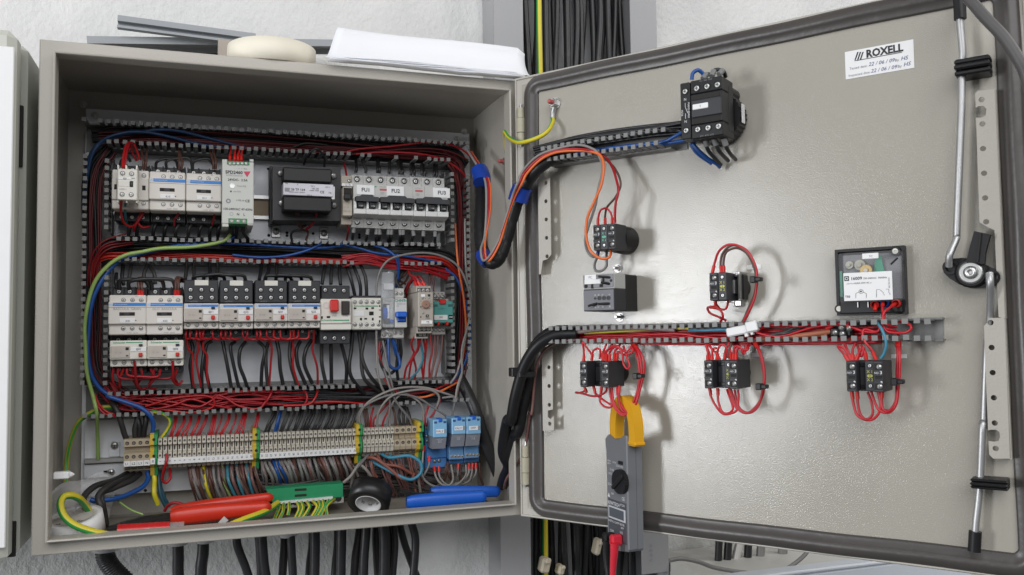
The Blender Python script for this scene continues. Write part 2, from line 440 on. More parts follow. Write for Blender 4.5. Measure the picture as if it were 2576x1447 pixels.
# ================================================================ cabinet
cab = Thing(P, 'electrical_cabinet', 'large open grey steel cabinet full of wired switchgear beside its open door', 'cabinet', at=(0, 0))
cab.e.location = (0, 0, 0)
YF = 16.75
def cbox(mb, x0, x1, y0, y1, z0, z1, b=0): return mb.box(x0, x1, z0, z1, -y1, -y0, b)
t = 1.6
mb = MB()
cbox(mb, 0, W, D - t, D, 0, H)
cbox(mb, 0, t, YF, D - t, 0, H); cbox(mb, W - t, W, YF, D - t, 0, H)
cbox(mb, t, W - t, YF, D - t, 0, t); cbox(mb, t, W - t, YF, D - t, H - t, H)
build(mb, 'body', paint, cab.e)
mb = MB()
e = E_
def frame_loop(mb, prof):                       # prof: (inset, y) closed polygon swept round the opening with mitred corners
    rs = []
    for cx, cz, sx, sz in ((0, 0, 1, 1), (W, 0, -1, 1), (W, H, -1, -1), (0, H, 1, -1)):
        rs.append([(cx + sx * i, y, cz + sz * i) for i, y in prof])
    mb.rings(rs, False, True)
frame_loop(mb, [(.3, YF), (.3, YF - 1.2), (1.4, YF - 2.4), (e - 3.2, YF - 2.4), (e - 2.2, 1.0), (e - 1.2, 0), (e, .4), (e + .6, 1.5), (e + .6, 24), (e - .8, 24), (e - .9, YF + 2)])
build(mb, 'front_rim', paint, cab.e)
# galvanised mounting plate, seen between and around the ducts
mb = MB(); cbox(mb, 27, 583, YP, YP + 2.2, 33, 568)
pl = build(mb, 'mounting_plate', galv, cab.e)
mb = MB()
def on_plate(me, name, v, h=0, sc=1, parent=None):
    x, z_ = P.un(v, h)
    o = link(name, me, parent or cab.e, Vector((x, YP - h, z_)) * MM); o.scale = (sc, sc, sc); return o
for v in (z(1, 780, 975), z(1, 885, 1080), z(2, 1835, 1130), z(2, 1775, 1195)): on_plate(BOLT, 'bolt', v, -15 if v[1] < 265 else 0, 1.15)
hm = MB().cyl((0, 0, .1), 'h', 2.2, .25, 10).mesh('plate_hole', hole)
for n, pts in {5: [(2035, 595), (2040, 1293), (268, 710), (262, 850), (262, 1265)], 6: [(212, 360), (215, 1122), (423, 1092), (423, 1125), (722, 1102), (1252, 1115), (1252, 1147)],
               9: [(438, 345), (438, 380), (438, 408), (850, 918), (718, 932)]}.items():
    for q in pts: on_plate(hm, 'plate_hole', z(n, *q), 0, 1.0)
# gland plate on the floor of the cabinet and floor dirt strip
mb = MB(); cbox(mb, 22, 576, 27, 200, t, t + 2.4, .6); build(mb, 'gland_plate', mat('dusty_floor_paint', (.30, .27, .225), .7, var=.15, vs=18, dirt=.75, dcol=(.10, .085, .065)), cab.e)
# clip on the left side wall
mb = MB(); cbox(mb, e + 1, e + 18, 24, 36, 84, 92, 1); mb.lathe((e + 18, 88, -30), 'x', [(4, 0), (2.2, 3), (0.5, 5)], 8)
build(mb, 'side_clip', white, cab.e)
# earth stud on the right wall
sx = W - t
mb = MB(); yw, zw_ = 60, None
def right_wall(v):                              # photo point -> (y, z) on the inside of the right wall
    d = RW.transposed() @ Vector(((v[0] - 1288) / CAMF, (v[1] - 723.5) / CAMF, 1)); q = CAMC + d * ((sx - CAMC.x) / d.x); return q.y, q.z
ys, zs = right_wall(z(2, 2205, 1385))
mb = MB(); mb.lathe((sx, zs, -ys), 'x', [(6.5, 0), (6.5, -1.5), (5.6, -1.5), (5.6, -6)], 6); mb.m = 1; mb.lathe((sx, zs, -ys), 'x', [(3, -6), (3, -12), (1.8, -14)], 10)
build(mb, 'earth_stud', [zinc, pinkm], cab.e)
# hinge barrels between cabinet and door
def hinge(vt, vb, xk):
    zt = DR.un(vt, 0)[1]; zb = DR.un(vb, 0)[1]; L_ = zt - zb
    hg = bpy.data.objects.new('hinge', None); COL.objects.link(hg); hg.parent = cab.e; q_ = DR.pt(xk, zb, 3.5); hg.location = q_ * MM
    m1 = MB(); m1.smooth = True
    m1.cyl((0, 0, 0), 'z', 5.4, L_ * .30, 14); build(m1, 'leaf_knuckle', oldpaint, hg)
    m1 = MB(); m1.smooth = True; m1.cyl((0, L_ * .72, 0), 'z', 5.0, L_ * .28, 14); build(m1, 'leaf_knuckle', oldpaint, hg)
    m1 = MB(); m1.smooth = True; m1.cyl((0, L_ * .315, 0), 'z', 6.2, L_ * .39, 14); build(m1, 'barrel', oldpaint, hg)
    m1 = MB(); m1.lathe((0, -4, 0), 'z', [(1.0, 0), (2.2, 3), (2.2, L_ + 5), (.8, L_ + 10)], 10); build(m1, 'pin', zinc, hg)
hinge(z(3, 180, 1020), z(3, 180, 1355), 4.5)
hinge(z(17, 200, 375), z(17, 200, 690), 4.5)

# ================================================================ door
door = Thing(DR, 'cabinet_door', 'open inner side of the grey steel cabinet door with switches and wiring on it', 'door', at=(0, 0))
u1, z0, z1 = 604.0, 2.0, 598.0
mb = MB(); mb.box(4, u1 - 2, z0 + 2, z1 - 2, -18, 0)
build(mb, 'door_panel', doorpaint, door.e)
def loop4(mb, prof, a0, a1, b0, b1):
    rs = []
    for cx, cz, sx_, sz in ((a0, b0, 1, 1), (a1, b0, -1, 1), (a1, b1, -1, -1), (a0, b1, 1, -1)):
        rs.append([(cx + sx_ * i, -h, cz + sz * i) for i, h in prof])
    mb.rings(rs, False, True)
mb = MB(); loop4(mb, [(0, -18.5), (0, 1.2), (1.2, 2.6), (2.8, 2.4), (3.4, .8), (11, .35), (11, -.5), (4, -.5), (4, -18.5)], -6, u1, z0, z1)
build(mb, 'folded_edge', paint, door.e)
def gasket():
    mb = MB(); mb.smooth = True
    a0, a1, b0, b1 = 22.0, u1 - 19, z0 + 15.5, z1 - 15.5
    path = []
    R_ = 14
    for cx, cz, s in ((a0 + R_, b0 + R_, 180), (a1 - R_, b0 + R_, 270), (a1 - R_, b1 - R_, 0), (a0 + R_, b1 - R_, 90)):
        for k in range(7): path.append((cx, cz, math.radians(s + 15 * k)))
    pp = []
    for i in range(len(path)):
        p = path[i]; q = path[(i + 1) % len(path)]; pp.append(p)
        if (i + 1) % 7 == 0:
            for k in range(1, 24): pp.append((p[0] + (q[0] - p[0]) * k / 24, p[1] + (q[1] - p[1]) * k / 24, p[2] if k < 12 else (q[2] if i + 1 < len(path) else 2 * math.pi + q[2] - 0)))
    prof = [(-13.5, .2), (-13.2, 2.6), (-10.5, 4.6), (-6.5, 6.6), (-3, 6.8), (.5, 5.4), (3, 3.2), (7.4, 3.0), (9.2, 2.4), (9.6, .2)]
    rs = []
    for j, (cx, cz, a) in enumerate(pp):
        wv = .7 * math.sin(j * .9) + .5 * math.sin(j * .37 + 1)
        rs.append([(cx + (R_ - i + wv * .5) * math.cos(a), -(h + (.25 * wv if h > 1 else 0)), cz + (R_ - i + wv * .5) * math.sin(a)) for i, h in [(q[0], q[1]) for q in prof]])
    mb.rings(rs, False, True)
    return mb
build(gasket(), 'gasket', rubber, door.e)

def perforated(n, corners, holes, slot, h, side):
    """corners: photo polygon of the face; the strip is a thin folded sheet standing h off the door"""
    t_ = MB()
    def L(q): return DR.un(z(n, *q), h)
    pts = [L(q) for q in corners]
    outl = [pts] + [circ(*L(q), 2.7) for q in holes]
    o = link('perforated_strip', sheet(outl, 1.6, paint, 'perforated_strip'), door.e, Vector((0, -h, 0)) * MM)
    ys_ = [p[1] for p in pts]; xs = [p[0] for p in pts]
    xf = min(xs) if side < 0 else max(xs)
    mb = MB(); mb.box(xf - .8, xf + .8, min(ys_), max(ys_), .3, h - .8)
    build(mb, 'strip_web', paint, o).location = (0, h * MM, 0)
    return o
perforated(13, [(615, 445), (662, 432), (668, 500), (690, 520), (724, 508), (738, 1250), (700, 1295), (655, 1310), (640, 1440), (620, 1440)], [(685, 560), (686, 737), (689, 913), (693, 1090), (697, 1268)], None, 14, -1)
perforated(14, [(345, 700), (436, 700), (440, 1215), (398, 1225), (396, 1280), (420, 1295), (446, 1268), (450, 1385), (420, 1392), (362, 1392)], [(404, 712), (406, 867), (408, 1022), (410, 1178), (413, 1333)], None, 14, -1)
perforated(19, [(577, 190), (628, 1296), (597, 1290), (577, 870), (545, 856), (505, 832), (489, 360), (487, 328), (510, 328), (534, 318), (538, 286), (525, 271), (500, 272), (487, 280), (483, 212), (496, 198)], [(515, 241), (519, 358), (522, 477), (527, 596), (532, 715), (537, 830)], None, 14, 1)
perforated(20, [(402, 262), (425, 238), (440, 208), (541, 208), (579, 1165), (465, 1165), (438, 1138), (433, 1045), (470, 1050), (500, 1045), (511, 1020), (508, 985), (485, 968), (450, 968), (430, 972), (410, 500)], [(447, 240), (454, 409), (461, 580), (469, 751), (475, 923), (482, 1096)], None, 14, 1)

# lock rods, guides, cam
rod = MB().tube([DR.w(z(4, 1955, 20), 24), DR.w(z(4, 1960, 180), 22), DR.w(z(4, 1985, 480), 20), DR.w(z(4, 1978, 620), 19), DR.w(z(4, 1975, 1000), 19), DR.w(z(16, 1135, 0), 20), DR.w(z(16, 1134, 90), 20), DR.w(z(16, 1100, 175), 24), DR.w(z(16, 1080, 230), 26), DR.w(z(16, 1078, 300), 22)], 3.5, 12, 5)
top(rod, 'lock_rod', steel, 'upper steel lock rod running up from the black cam lever on the door', 'rod', 'lock rods')
rod = MB().tube([DR.w(z(16, 1372, 350), 24), DR.w(z(16, 1375, 420), 27), DR.w(z(16, 1378, 520), 20), DR.w(z(16, 1372, 690), 10), DR.w(z(16, 1350, 900), 8), DR.w(z(16, 1328, 1440), 9), DR.w(z(18, 2185, 0), 12), DR.w(z(18, 2165, 480), 12), DR.w(z(18, 2150, 680), 13), DR.w(z(18, 2125, 900), 15), DR.w(z(18, 2112, 1100), 16)], 3.5, 12, 5)
top(rod, 'lock_rod', steel, 'lower steel lock rod running down from the black cam lever on the door', 'rod', 'lock rods')
for n, a, b, h, lab in ((4, (1955, -40), (1963, 180), 23, 'black rubber end cap on the top of the upper lock rod'), (18, (2118, 1000), (2108, 1188), 16, 'black rubber end cap on the bottom of the lower lock rod')):
    mb = MB(); mb.tube([DR.w(z(n, *a), h), DR.w(z(n, (a[0] + b[0]) / 2, (a[1] + b[1]) / 2), h), DR.w(z(n, *b), h)], 5.9, 14, 2)
    top(mb, 'end_cap', blackp, lab, 'cap', 'rod end caps')
def guide(n, x0, y0, x1, y1, lab):
    g = Thing(DR, 'rod_guide', lab, 'rod guide', z(n, (x0 + x1) / 2, (y0 + y1) / 2), 15, group='rod guides on the door')
    a = g.L(z(n, x0, y0), 28); b = g.L(z(n, x1, y1), 28)
    zz = (a[1] + b[1]) / 2; hh = abs(a[1] - b[1]) / 2
    for k in (-1, 0, 1):
        build(MB().box(a[0], b[0], zz + (k - .46) * hh * .62, zz + (k + .46) * hh * .62, 8, 27 if k else 30, 1.6), 'rib', blackp, g.e)
    build(MB().box(a[0] + 2, b[0] - 1, zz - hh * .9, zz + hh * .9, .2, 12, 1), 'base', blackp, g.e)
guide(4, 1900, 548, 2245, 665, 'black ribbed rod guide near the white inspection sticker')
guide(18, 2065, 500, 2430, 632, 'black ribbed rod guide low on the door above the lower rod cap')
cm = Thing(DR, 'lock_cam', 'black oval cam with lever and silver centre screw joining the two lock rods', 'lock', z(16, 1235, 345), 12)
def smoothpoly(n, pts, h, t_): return [t_.L(z(n, *p), h) for p in pts]
build(MB().prism(smoothpoly(16, [(1030, 300), (1060, 268), (1110, 243), (1180, 238), (1260, 250), (1340, 285), (1420, 325), (1452, 365), (1445, 415), (1400, 440), (1320, 455), (1230, 458), (1150, 430), (1080, 385), (1040, 345)], 14, cm), 'h', 4, 14), 'cam_plate', blackp, cm.e)
mb = MB(); a = cm.L(z(16, 1235, 345), 20); mb.lathe((a[0], a[1], 0), 'h', [(15, 14), (15, 17), (13, 19)], 20); build(mb, 'boss', blackp, cm.e)
mb = MB(); mb.smooth = True; mb.lathe((a[0], a[1], 0), 'h', [(11.2, 19), (11.2, 20.5), (9.5, 21)], 24); mb.lathe((a[0], a[1], 0), 'h', [(6.4, 21), (6.4, 23), (4, 24.4), (2, 24.4), (1.6, 22.5)], 20); build(mb, 'centre_screw', zinc, cm.e)
for q in ((1090, 305), (1388, 380)):
    c = cm.L(z(16, *q), 16); build(MB().lathe((c[0], c[1], 0), 'h', [(7.5, 10), (7.5, 17), (5.0, 17), (5.0, 12)], 16), 'socket', blackp, cm.e)
lv = MB(); lv.prism(smoothpoly(16, [(1205, 265), (1225, 180), (1262, 45), (1378, 70), (1345, 190), (1335, 285)], 22, cm), 'h', 14, 24); build(lv, 'lever', blackp, cm.e)
lv = MB(); lv.prism(smoothpoly(16, [(1300, 60), (1312, 62), (1290, 270), (1275, 268)], 26, cm), 'h', 24, 26); build(lv, 'lever_rib', blackp, cm.e)

# stickers on the door
st = Thing(DR, 'inspection_sticker', 'white inspection sticker with black maker name and handwritten dates', 'sticker', z(4, 1205, 550), 0)
a = st.L(z(4, 885, 488), .4); b = st.L(z(4, 1535, 633), .4)
build(MB().box(a[0], b[0], b[1], a[1] , .1, .5), 'sticker_sheet', white, st.e)
st.ptxt('ROXELL', 4, 1254, 478, .5, 11.4, ink, bold=3.0, xs=.90)
for k in range(3):
    q = st.L(z(4, 992 + k * 24, 525), .5); build(MB().prism([(q[0] - 1.9, q[1] - 4), (q[0] - .5, q[1] - 4), (q[0] + 2.6, q[1] + 4.2), (q[0] + 1.2, q[1] + 4.2)], 'h', .8, .9), 'logo_stroke', ink, st.e)
q = st.L(z(4, 975, 570), .5); q2 = st.L(z(4, 1420, 485), .5); build(MB().box(q[0], q2[0], q[1] - .3, q[1] + .3, .8, .9), 'rule', ink, st.e)
st.ptxt('Tested date:', 4, 1012, 630, .5, 3.7, gink); st.ptxt('22 / 06 / 09', 4, 1226, 584, .5, 5.6, penink); st.ptxt('By', 4, 1372, 563, .5, 4.2, gink); st.ptxt('HS', 4, 1440, 545, .5, 5.8, penink)
st.ptxt('Inspected date:', 4, 1022, 692, .5, 3.7, gink); st.ptxt('22 / 06 / 09', 4, 1248, 646, .5, 5.6, penink); st.ptxt('By', 4, 1398, 620, .5, 4.2, gink); st.ptxt('HS', 4, 1465, 600, .5, 5.8, penink)
for n, x0, y0, x1, y1, s_, lab in ((15, 520, 290, 622, 318, 'S', 'small white label beside the loop of wires right of the selector switch'), (15, 553, 925, 657, 955, '', 'small blank white label right of the middle lower push button, partly behind wires'),
                                (16, 658, 936, 775, 966, '', 'small white label right of the lowest push button furthest from the hinge'), (14, 1118, 746, 1202, 774, 'P', 'small white label right of the lowest push button nearest the hinge')):
    s = Thing(DR, 'name_label', lab, 'label', z(n, (x0 + x1) / 2, (y0 + y1) / 2), 0, group='small labels on the door')
    s.pbox('label_plate', white, n, x0, y0, x1, y1, .1, .7, .2)
    if s_: s.ptxt(s_, n, (x0 + x1) / 2 - 10, (y0 + y1) / 2, .7, 4, ink)
# studs and earth bolt on the door
for q, lab in (((970, 48), 'threaded steel stud with nut above the grey timer switch block'), ((985, 452), 'threaded steel stud with nut below the grey timer switch block')):
    t_ = Thing(DR, 'threaded_stud', lab, 'stud', z(14, *q), 3, group='studs beside the timer block')
    build(MB().lathe((0, 0, 0), 'h', [(5.4, 0), (5.4, 1)], 16), 'washer', zinc, t_.e)
    build(MB().lathe((0, 0, 0), 'h', [(4.0, 1), (4.0, 4)], 6), 'nut', zinc, t_.e)
    build(MB().lathe((0, 0, 0), 'h', [(2.1, 4), (2.1, 12), (1.6, 12.6)], 10), 'stud', zinc, t_.e)
t_ = Thing(DR, 'earth_stud', 'earthing stud with pink painted tip high on the door near the hinge', 'stud', z(3, 510, 965), 3)
build(MB().lathe((0, 0, 0), 'h', [(8, 0), (8, 2)], 18), 'washer', zinc, t_.e)
build(MB().lathe((0, 0, 0), 'h', [(6.2, 2), (6.2, 9), (5.4, 10)], 6), 'nut', zinc, t_.e)
mb = MB(); mb.smooth = True; mb.lathe((0, 0, 0), 'h', [(3.4, 10), (3.4, 16), (2.2, 18)], 12); build(mb, 'stud_tip', pinkm, t_.e)

# ================================================================ slotted wiring ducts
FM = {}
def finger_mesh(hh, fw):
    fw = fw - .7
    if (hh, fw) in FM: return FM[hh, fw]
    mb = MB(); b = fw * .5
    mb.prism([(0, 0), (.0, hh), (5.2, hh), (5.2, hh - 2.2), (1.8, hh - 2.2), (1.8, 0)], 'x', -b, b)     # (z,h) : leg with hooked tip
    FM[hh, fw] = mb.mesh('finger', ductm); return FM[hh, fw]
def duct(F, lab, rows, hb, hh, base, group, pitch=10.0, fw=6.3, vertical=False):
    """rows: (a0, a1, pos, sign[, skip]) in frame mm; base: (a0, a1, p0, p1)"""
    t_ = Thing(F, 'wiring_duct', lab, 'wiring duct', at=((base[0] + base[1]) / 2, (base[2] + base[3]) / 2) if not vertical else ((base[2] + base[3]) / 2, (base[0] + base[1]) / 2), group=group)
    def bx(a0, a1, p0, p1, h0, h1):
        return MB().box(a0 - t_.x, a1 - t_.x, p0 - t_.z, p1 - t_.z, h0, h1) if not vertical else MB().box(p0 - t_.x, p1 - t_.x, a0 - t_.z, a1 - t_.z, h0, h1)
    build(bx(base[0], base[1], base[2], base[3], .2, 1.8), 'duct_base', ductm, t_.e)
    me = finger_mesh(hh - hb, fw)
    for row in rows:
        a0, a1, pos, sg = row[:4]; skip = row[4] if len(row) > 4 else ()
        o = build(bx(a0, a1, pos - 1.0 if sg > 0 else pos - .9, pos + .9 if sg > 0 else pos + 1.0, 1.8, hb), 'duct_wall', ductm, t_.e)
        k = 0; a = a0 + pitch * .4
        while a < a1:
            if not any(s0 <= a <= s1 for s0, s1 in skip):
                j = random.uniform(-.5, .5)
                f = link('finger', me, t_.e)
                if not vertical:
                    f.location = Vector((a + j - t_.x, -hb, pos - t_.z)) * MM; f.rotation_euler = (random.uniform(-.03, .03), random.uniform(-.06, .06), 0)
                    if sg < 0: f.scale = (1, 1, -1)
                else:
                    f.location = Vector((pos - t_.x, -hb, a + j - t_.z)) * MM; f.rotation_euler = (0, math.pi / 2 + random.uniform(-.06, .06), 0)
                    if sg < 0: f.scale = (1, 1, -1)
            a += pitch
    return t_
CG = 'slotted grey wiring ducts in the cabinet'
duct(P, 'topmost horizontal slotted duct in the cabinet, above the contactors and fuses', [(28, 566, 541, -1, ((40, 46),)), (58, 535, 509, 1, ((385, 396), (422, 446), (462, 472), (488, 498)))], 26, 60, (28, 566, 507, 543), CG)
duct(P, 'horizontal slotted duct between the upper and middle rows of devices', [(72, 526, 384, -1, ((455, 462),)), (72, 396, 350.5, 1), (462, 526, 351, 1)], 26, 60, (64, 530, 349, 386), CG)
duct(P, 'horizontal slotted duct below the overload relays and above the terminal strip', [(64, 396, 177, -1), (452, 533, 180, -1), (34, 416, 143.5, 1), (452, 480, 145, 1), (535, 562, 146, 1)], 26, 60, (32, 562, 142, 182), CG)
duct(P, 'tall vertical slotted duct along the left side of the mounting plate', [(186, 494, 31.5, 1), (391, 494, 63, -1), (185, 346, 64, -1)], 26, 60, (184, 498, 30, 65), CG, vertical=True)
duct(P, 'tall vertical slotted duct along the right side of the mounting plate', [(386, 498, 535, 1), (188, 340, 534, 1), (192, 494, 565, -1)], 26, 60, (188, 498, 533, 566), CG, vertical=True)
DG = 'slotted grey wiring ducts on the door'
duct(DR, 'upper slotted duct on the door, running to the black main switch', [(58, 242, 488, -1), (58, 232, 467, 1)], 18, 40, (56, 246, 466, 489), DG, pitch=10.0, fw=6.2)
duct(DR, 'long lower slotted duct on the door filled with red wires', [(66, 520, 255, -1), (66, 520, 233.5, 1)], 16, 40, (62, 518, 232, 256.5), DG, pitch=10.0, fw=6.4)

# ================================================================ background: trunking, cables, neighbouring cabinet
PW = lambda v, y: P.w(v, YP - y)                 # photo point on the plane y (parallel to the wall)
tr = Thing(P, 'cable_trunking', 'tall grey metal cable trunking on the wall behind the cabinet door, full of black cables', 'trunking', at=(0, 0)); tr.e.location = (0, 0, 0)
TX0, TX1 = 617.0, 909.0
def tb(name, x0, x1, y0, y1, za, zb, m_=trunkm, b=0): return build(MB().box(x0, x1, za, zb, -y1, -y0, b), name, m_, tr.e)
tb('back_plate', TX0, TX1, 237, 239, -700, 1300); tb('side_wall', TX0, TX0 + 1.5, 182, 237, -700, 1300); tb('side_wall', TX1 - 1.5, TX1, 182, 237, -700, 1300)
tb('front_lip', TX0, TX0 + 50, 180, 182, -700, 1300, b=.6)
zb = P.un(z(17, 1300, 1430), YP - 180)[1]
tb('front_lip', TX1 - 50, TX1, 180, 182, zb, 1300, b=.6)
for k, ch in enumerate('AEPV'):
    v = z(17, 1243, 1205 + k * 40); q = P.un(v, YP - 179.8)
    o = link('lettering', text_mesh(ch, 9, gink, 'CENTER', 0), tr.e, Vector((q[0], 179.6, q[1])) * MM); o.rotation_euler = (0, math.pi / 2, 0)
BG = 'black cables running down inside the wall trunking'
NB = 19
for i in range(NB):
    x = 674 + (862 - 674) * i / (NB - 1) + random.uniform(-3, 3); y = random.choice((196, 205, 214, 224))
    pts = [Vector((x + random.uniform(-7, 7), y + random.uniform(-6, 6), zz)) for zz in (1200, 950, 800, 640, 480)]
    xe = x + random.uniform(-22, 22)
    pts += [Vector((x + (xe - x) * f + random.uniform(-6, 6), y + random.uniform(-5, 5), zz)) for f, zz in ((.1, 250), (.3, 40), (.6, -80), (1, -190), (1.15, -330))]
    wire(pts, random.uniform(4.2, 6.4), cableb, '%s dusty black cable from the left in the tall grey wall trunking' % ordn(i), BG, name='cable', cat='cable', n=9, sub=4)
wire([PW(z(3, 358, -900), 180), PW(z(3, 362, -60), 178), PW(z(3, 366, 300), 177), PW(z(3, 374, 690), 178), PW((1362, 420), 182), PW((1368, 900), 190), PW((1372, 1500), 195)], 4.6, [yelw, grnw], 'yellow and green striped earth cable in the left of the wall trunking', name='cable', cat='cable', n=14, stripe=(0, 1, 2, 3, 4))
# white connector blocks tied among the trunk cables
for n, x0, y0, x1, y1, lab in ((17, 325, 1300, 420, 1430, 'yellowed white cable connector among the black cables lower left of the clamp meter'), (17, 778, 1140, 838, 1285, 'yellowed white cable connector beside the left edge of the clamp meter'), (17, 470, 1360, 535, 1446, 'small yellowed connector at the bottom edge among the black cables')):
    cn = Thing(P, 'cable_connector', lab, 'connector', z(n, (x0 + x1) / 2, (y0 + y1) / 2), YP - 178, group='cable connectors in the trunking', roll=.25)
    a = cn.L(z(n, x0, y0), YP - 172); b = cn.L(z(n, x1, y1), YP - 172); a2 = (b[0] - a[0]) / 2; b2 = (a[1] - b[1]) / 2
    cn.box('connector_body', mat('yellowed_nylon', (.62, .55, .42), .5, var=.12), -a2 * .8, a2 * .8, -b2 * .9, b2 * .9, YP - 192, YP - 172, 3)
    cn.box('clamp_screw_block', mat('yellowed_nylon', (0, 0, 0)), -a2 * .5, a2 * .5, b2 * .3, b2, YP - 174, YP - 167, 2)

# cables leaving the underside of the cabinet
GC = 'black cables dropping from the bottom of the cabinet'
drops = [  # zoom, [(x,y)...], y-plane, radius
    (11, [(985, 960), (1005, 1040), (1060, 1120), (1130, 1190), (1240, 1300)], 120, 12.1, 'c'),
    (11, [(1668, 880), (1670, 1000), (1668, 1100), (1672, 1250)], 120, 7.3, ''),
    (11, [(1905, 850), (1900, 980), (1885, 1090), (1880, 1250)], 120, 7.7, ''),
    (11, [(2215, 800), (2225, 900), (2265, 1010), (2300, 1100), (2340, 1220)], 110, 5.6, ''),
    (11, [(2420, 780), (2430, 900), (2440, 1080), (2450, 1220)], 135, 5.6, ''), (12, [(112, 790), (118, 900), (130, 1050), (155, 1220)], 105, 6.3, ''),
    (12, [(325, 790), (322, 900), (312, 1050), (300, 1220)], 120, 5.6, ''), (12, [(382, 780), (385, 860), (395, 1050), (405, 1220)], 105, 5.6, ''),
    (12, [(580, 770), (578, 900), (560, 1040), (545, 1220)], 140, 4.9, ''), (12, [(608, 760), (610, 880), (608, 1040), (605, 1220)], 105, 6.6, ''),
    (12, [(818, 740), (815, 900), (800, 1040), (785, 1220)], 140, 4.9, ''), (12, [(858, 740), (856, 860), (852, 1040), (850, 1220)], 105, 6.6, ''),
    (12, [(1030, 720), (1015, 850), (990, 1000), (975, 1220)], 120, 5.9, ''), (12, [(1090, 710), (1080, 860), (1068, 1020), (1062, 1220)], 105, 6.3, ''),
    (12, [(1195, 690), (1190, 800), (1195, 950), (1212, 1220)], 130, 7.0, ''), (12, [(1250, 690), (1262, 820), (1262, 1000), (1258, 1220)], 100, 7.7, ''),
    (12, [(1310, 690), (1315, 850), (1318, 1000), (1305, 1220)], 125, 5.6, ''), (12, [(1345, 690), (1360, 850), (1355, 1000), (1335, 1220)], 110, 4.5, ''),
    (12, [(1398, 670), (1440, 850), (1490, 1000), (1560, 1180), (1580, 1230)], 130, 5.2, ''), (12, [(1510, 670), (1548, 820), (1545, 1000), (1525, 1220)], 105, 5.6, '')]
for i, (n, pts, y, r, k) in enumerate(drops):
    p = [PW(z(n, *q), y) for q in pts]
    p = [Vector((p[0].x, y, 1.5))] + p
    if k == 'c':
        q = []                                    # corrugated conduit: resample finely, ribbed radius
        e_ = [p[0] * 2 - p[1]] + p + [p[-1] * 2 - p[-2]]
        wire(p, r, cableb, 'thick black corrugated conduit below the left end of the cabinet', name='conduit', cat='conduit', n=18, sub=18, rf=lambda i_, N_: 1.0 if (i_ // 2) % 2 else .93)
    else:
        wire(p, r, cableb, '%s smooth black cable from the left hanging below the cabinet' % ordn(i - 1), GC, name='cable', cat='cable', n=12, sub=5)
glandm = mat('grey_gland_plastic', (.50, .50, .51), .45, var=.05)
for n, q, y, r, lab in ((11, (990, 950), 120, 19, 'large grey cable gland above the corrugated conduit'), (11, (1668, 890), 120, 15, 'grey cable gland second from the left under the cabinet'), (11, (1925, 865), 120, 14, 'pale cable gland third from the left under the cabinet'), (12, (355, 790), 112, 14, 'pale cable gland under the cabinet above a pair of cables')):
    x = PW(z(n, *q), y).x
    g = Thing(P, 'cable_gland', lab, 'cable gland', at=(x, -14), group='cable glands under the cabinet')
    mb = MB(); mb.smooth = True; mb.lathe((0, 0, YP - y), 'z', [(r * .78, -9), (r, -5), (r, 3)], 24); mb.smooth = False; build(mb, 'dome_nut', glandm, g.e)
    build(MB().lathe((0, 0, YP - y), 'z', [(r * 1.02, 3), (r * 1.02, 13.4)], 8), 'lock_nut', glandm, g.e)

# neighbouring enclosure at the left edge
nb = Thing(P, 'neighbouring_enclosure', 'pale grey enclosure with white door cut off by the left edge of the photo', 'enclosure', at=(0, 0)); nb.e.location = (0, 0, 0)
encm = mat('pale_green_grey_enclosure', (.55, .56, .50), .42, var=.04, vs=20, dirt=.1)
a = PW((46, 82), 5); b = PW((46, 1416), 5); c = PW((74, 130), 40); d_ = PW((70, 1400), 40)
def nbx(x0, x1, y0, y1, za, zb_, b_, name, m_): return build(MB().box(x0, x1, za, zb_, -y1, -y0, b_), name, m_, nb.e)
nbx(a.x - 320, a.x, -8, 30, b.z, a.z, 9, 'lid_frame', encm)
nbx(a.x - 320, PW((84, 700), 60).x - 6, 34, 234, d_.z + 3, c.z + 6, 6, 'base_box', encm)
p0 = PW((27, 118), -10); p1 = PW((22, 1378), -10)
nbx(a.x - 290, PW((26, 700), -10).x, -11, -8.2, p1.z, p0.z, 1, 'white_door', white)
for y0, y1 in ((265, 420), (1310, 1440 - 40)):
    q0 = PW((52, y0), 31); q1 = PW((52, y1), 31)
    nbx(a.x - 14, a.x + 2.2, 30.5, 33.5, q1.z, q0.z, 1, 'latch_slot', hole)
for k, (x, y) in enumerate(((87, 210), (92, 250))): pass

# things lying on top of the cabinet
def channel(lab, p, q, w_, hgt, m_, group):
    o = p; d = q - p; d.normalize(); s_ = Vector((0, 1, 0)); u = s_.cross(d).normalized() if abs(d.y) < .9 else Vector((0, 0, 1))
    if u.z < 0: u = -u
    s2 = d.cross(u)
    if s2.y < 0: s2 = -s2
    prof = hgt; mb = MB()
    r0 = [p + s2 * a_ + u * b_ for a_, b_ in prof]; r1 = [q + s2 * a_ + u * b_ for a_, b_ in prof]
    mb.rings([r0, r1], True)
    return top(mb, 'duct_cover', m_, lab, 'duct cover', group)
lidm = mat('blue_grey_duct_cover', (.30, .32, .34), .45, var=.05, vs=20)
TG = 'loose duct covers on top of the cabinet'
channel('upper grey duct cover propped at a slant on the cabinet beside the masking tape', PW(z(22, 175, 280), 150), PW(z(22, 1600, 466), 150), 10, [(0, 0), (0, 3.4), (8, 3.4), (8, 9.2), (0, 9.2), (0, 17), (10, 17), (10, 0)], lidm, TG)
channel('lower grey duct cover lying level on top of the cabinet against the wall', PW(z(22, -133, 446), 165), PW(z(22, 2500, 478), 165), 46, [(0, 0), (0, 10), (40, 10), (40, 0), (38, 0), (38, 8), (2, 8), (2, 0)], lidm, TG)
bk = PW((470, 128), 150)
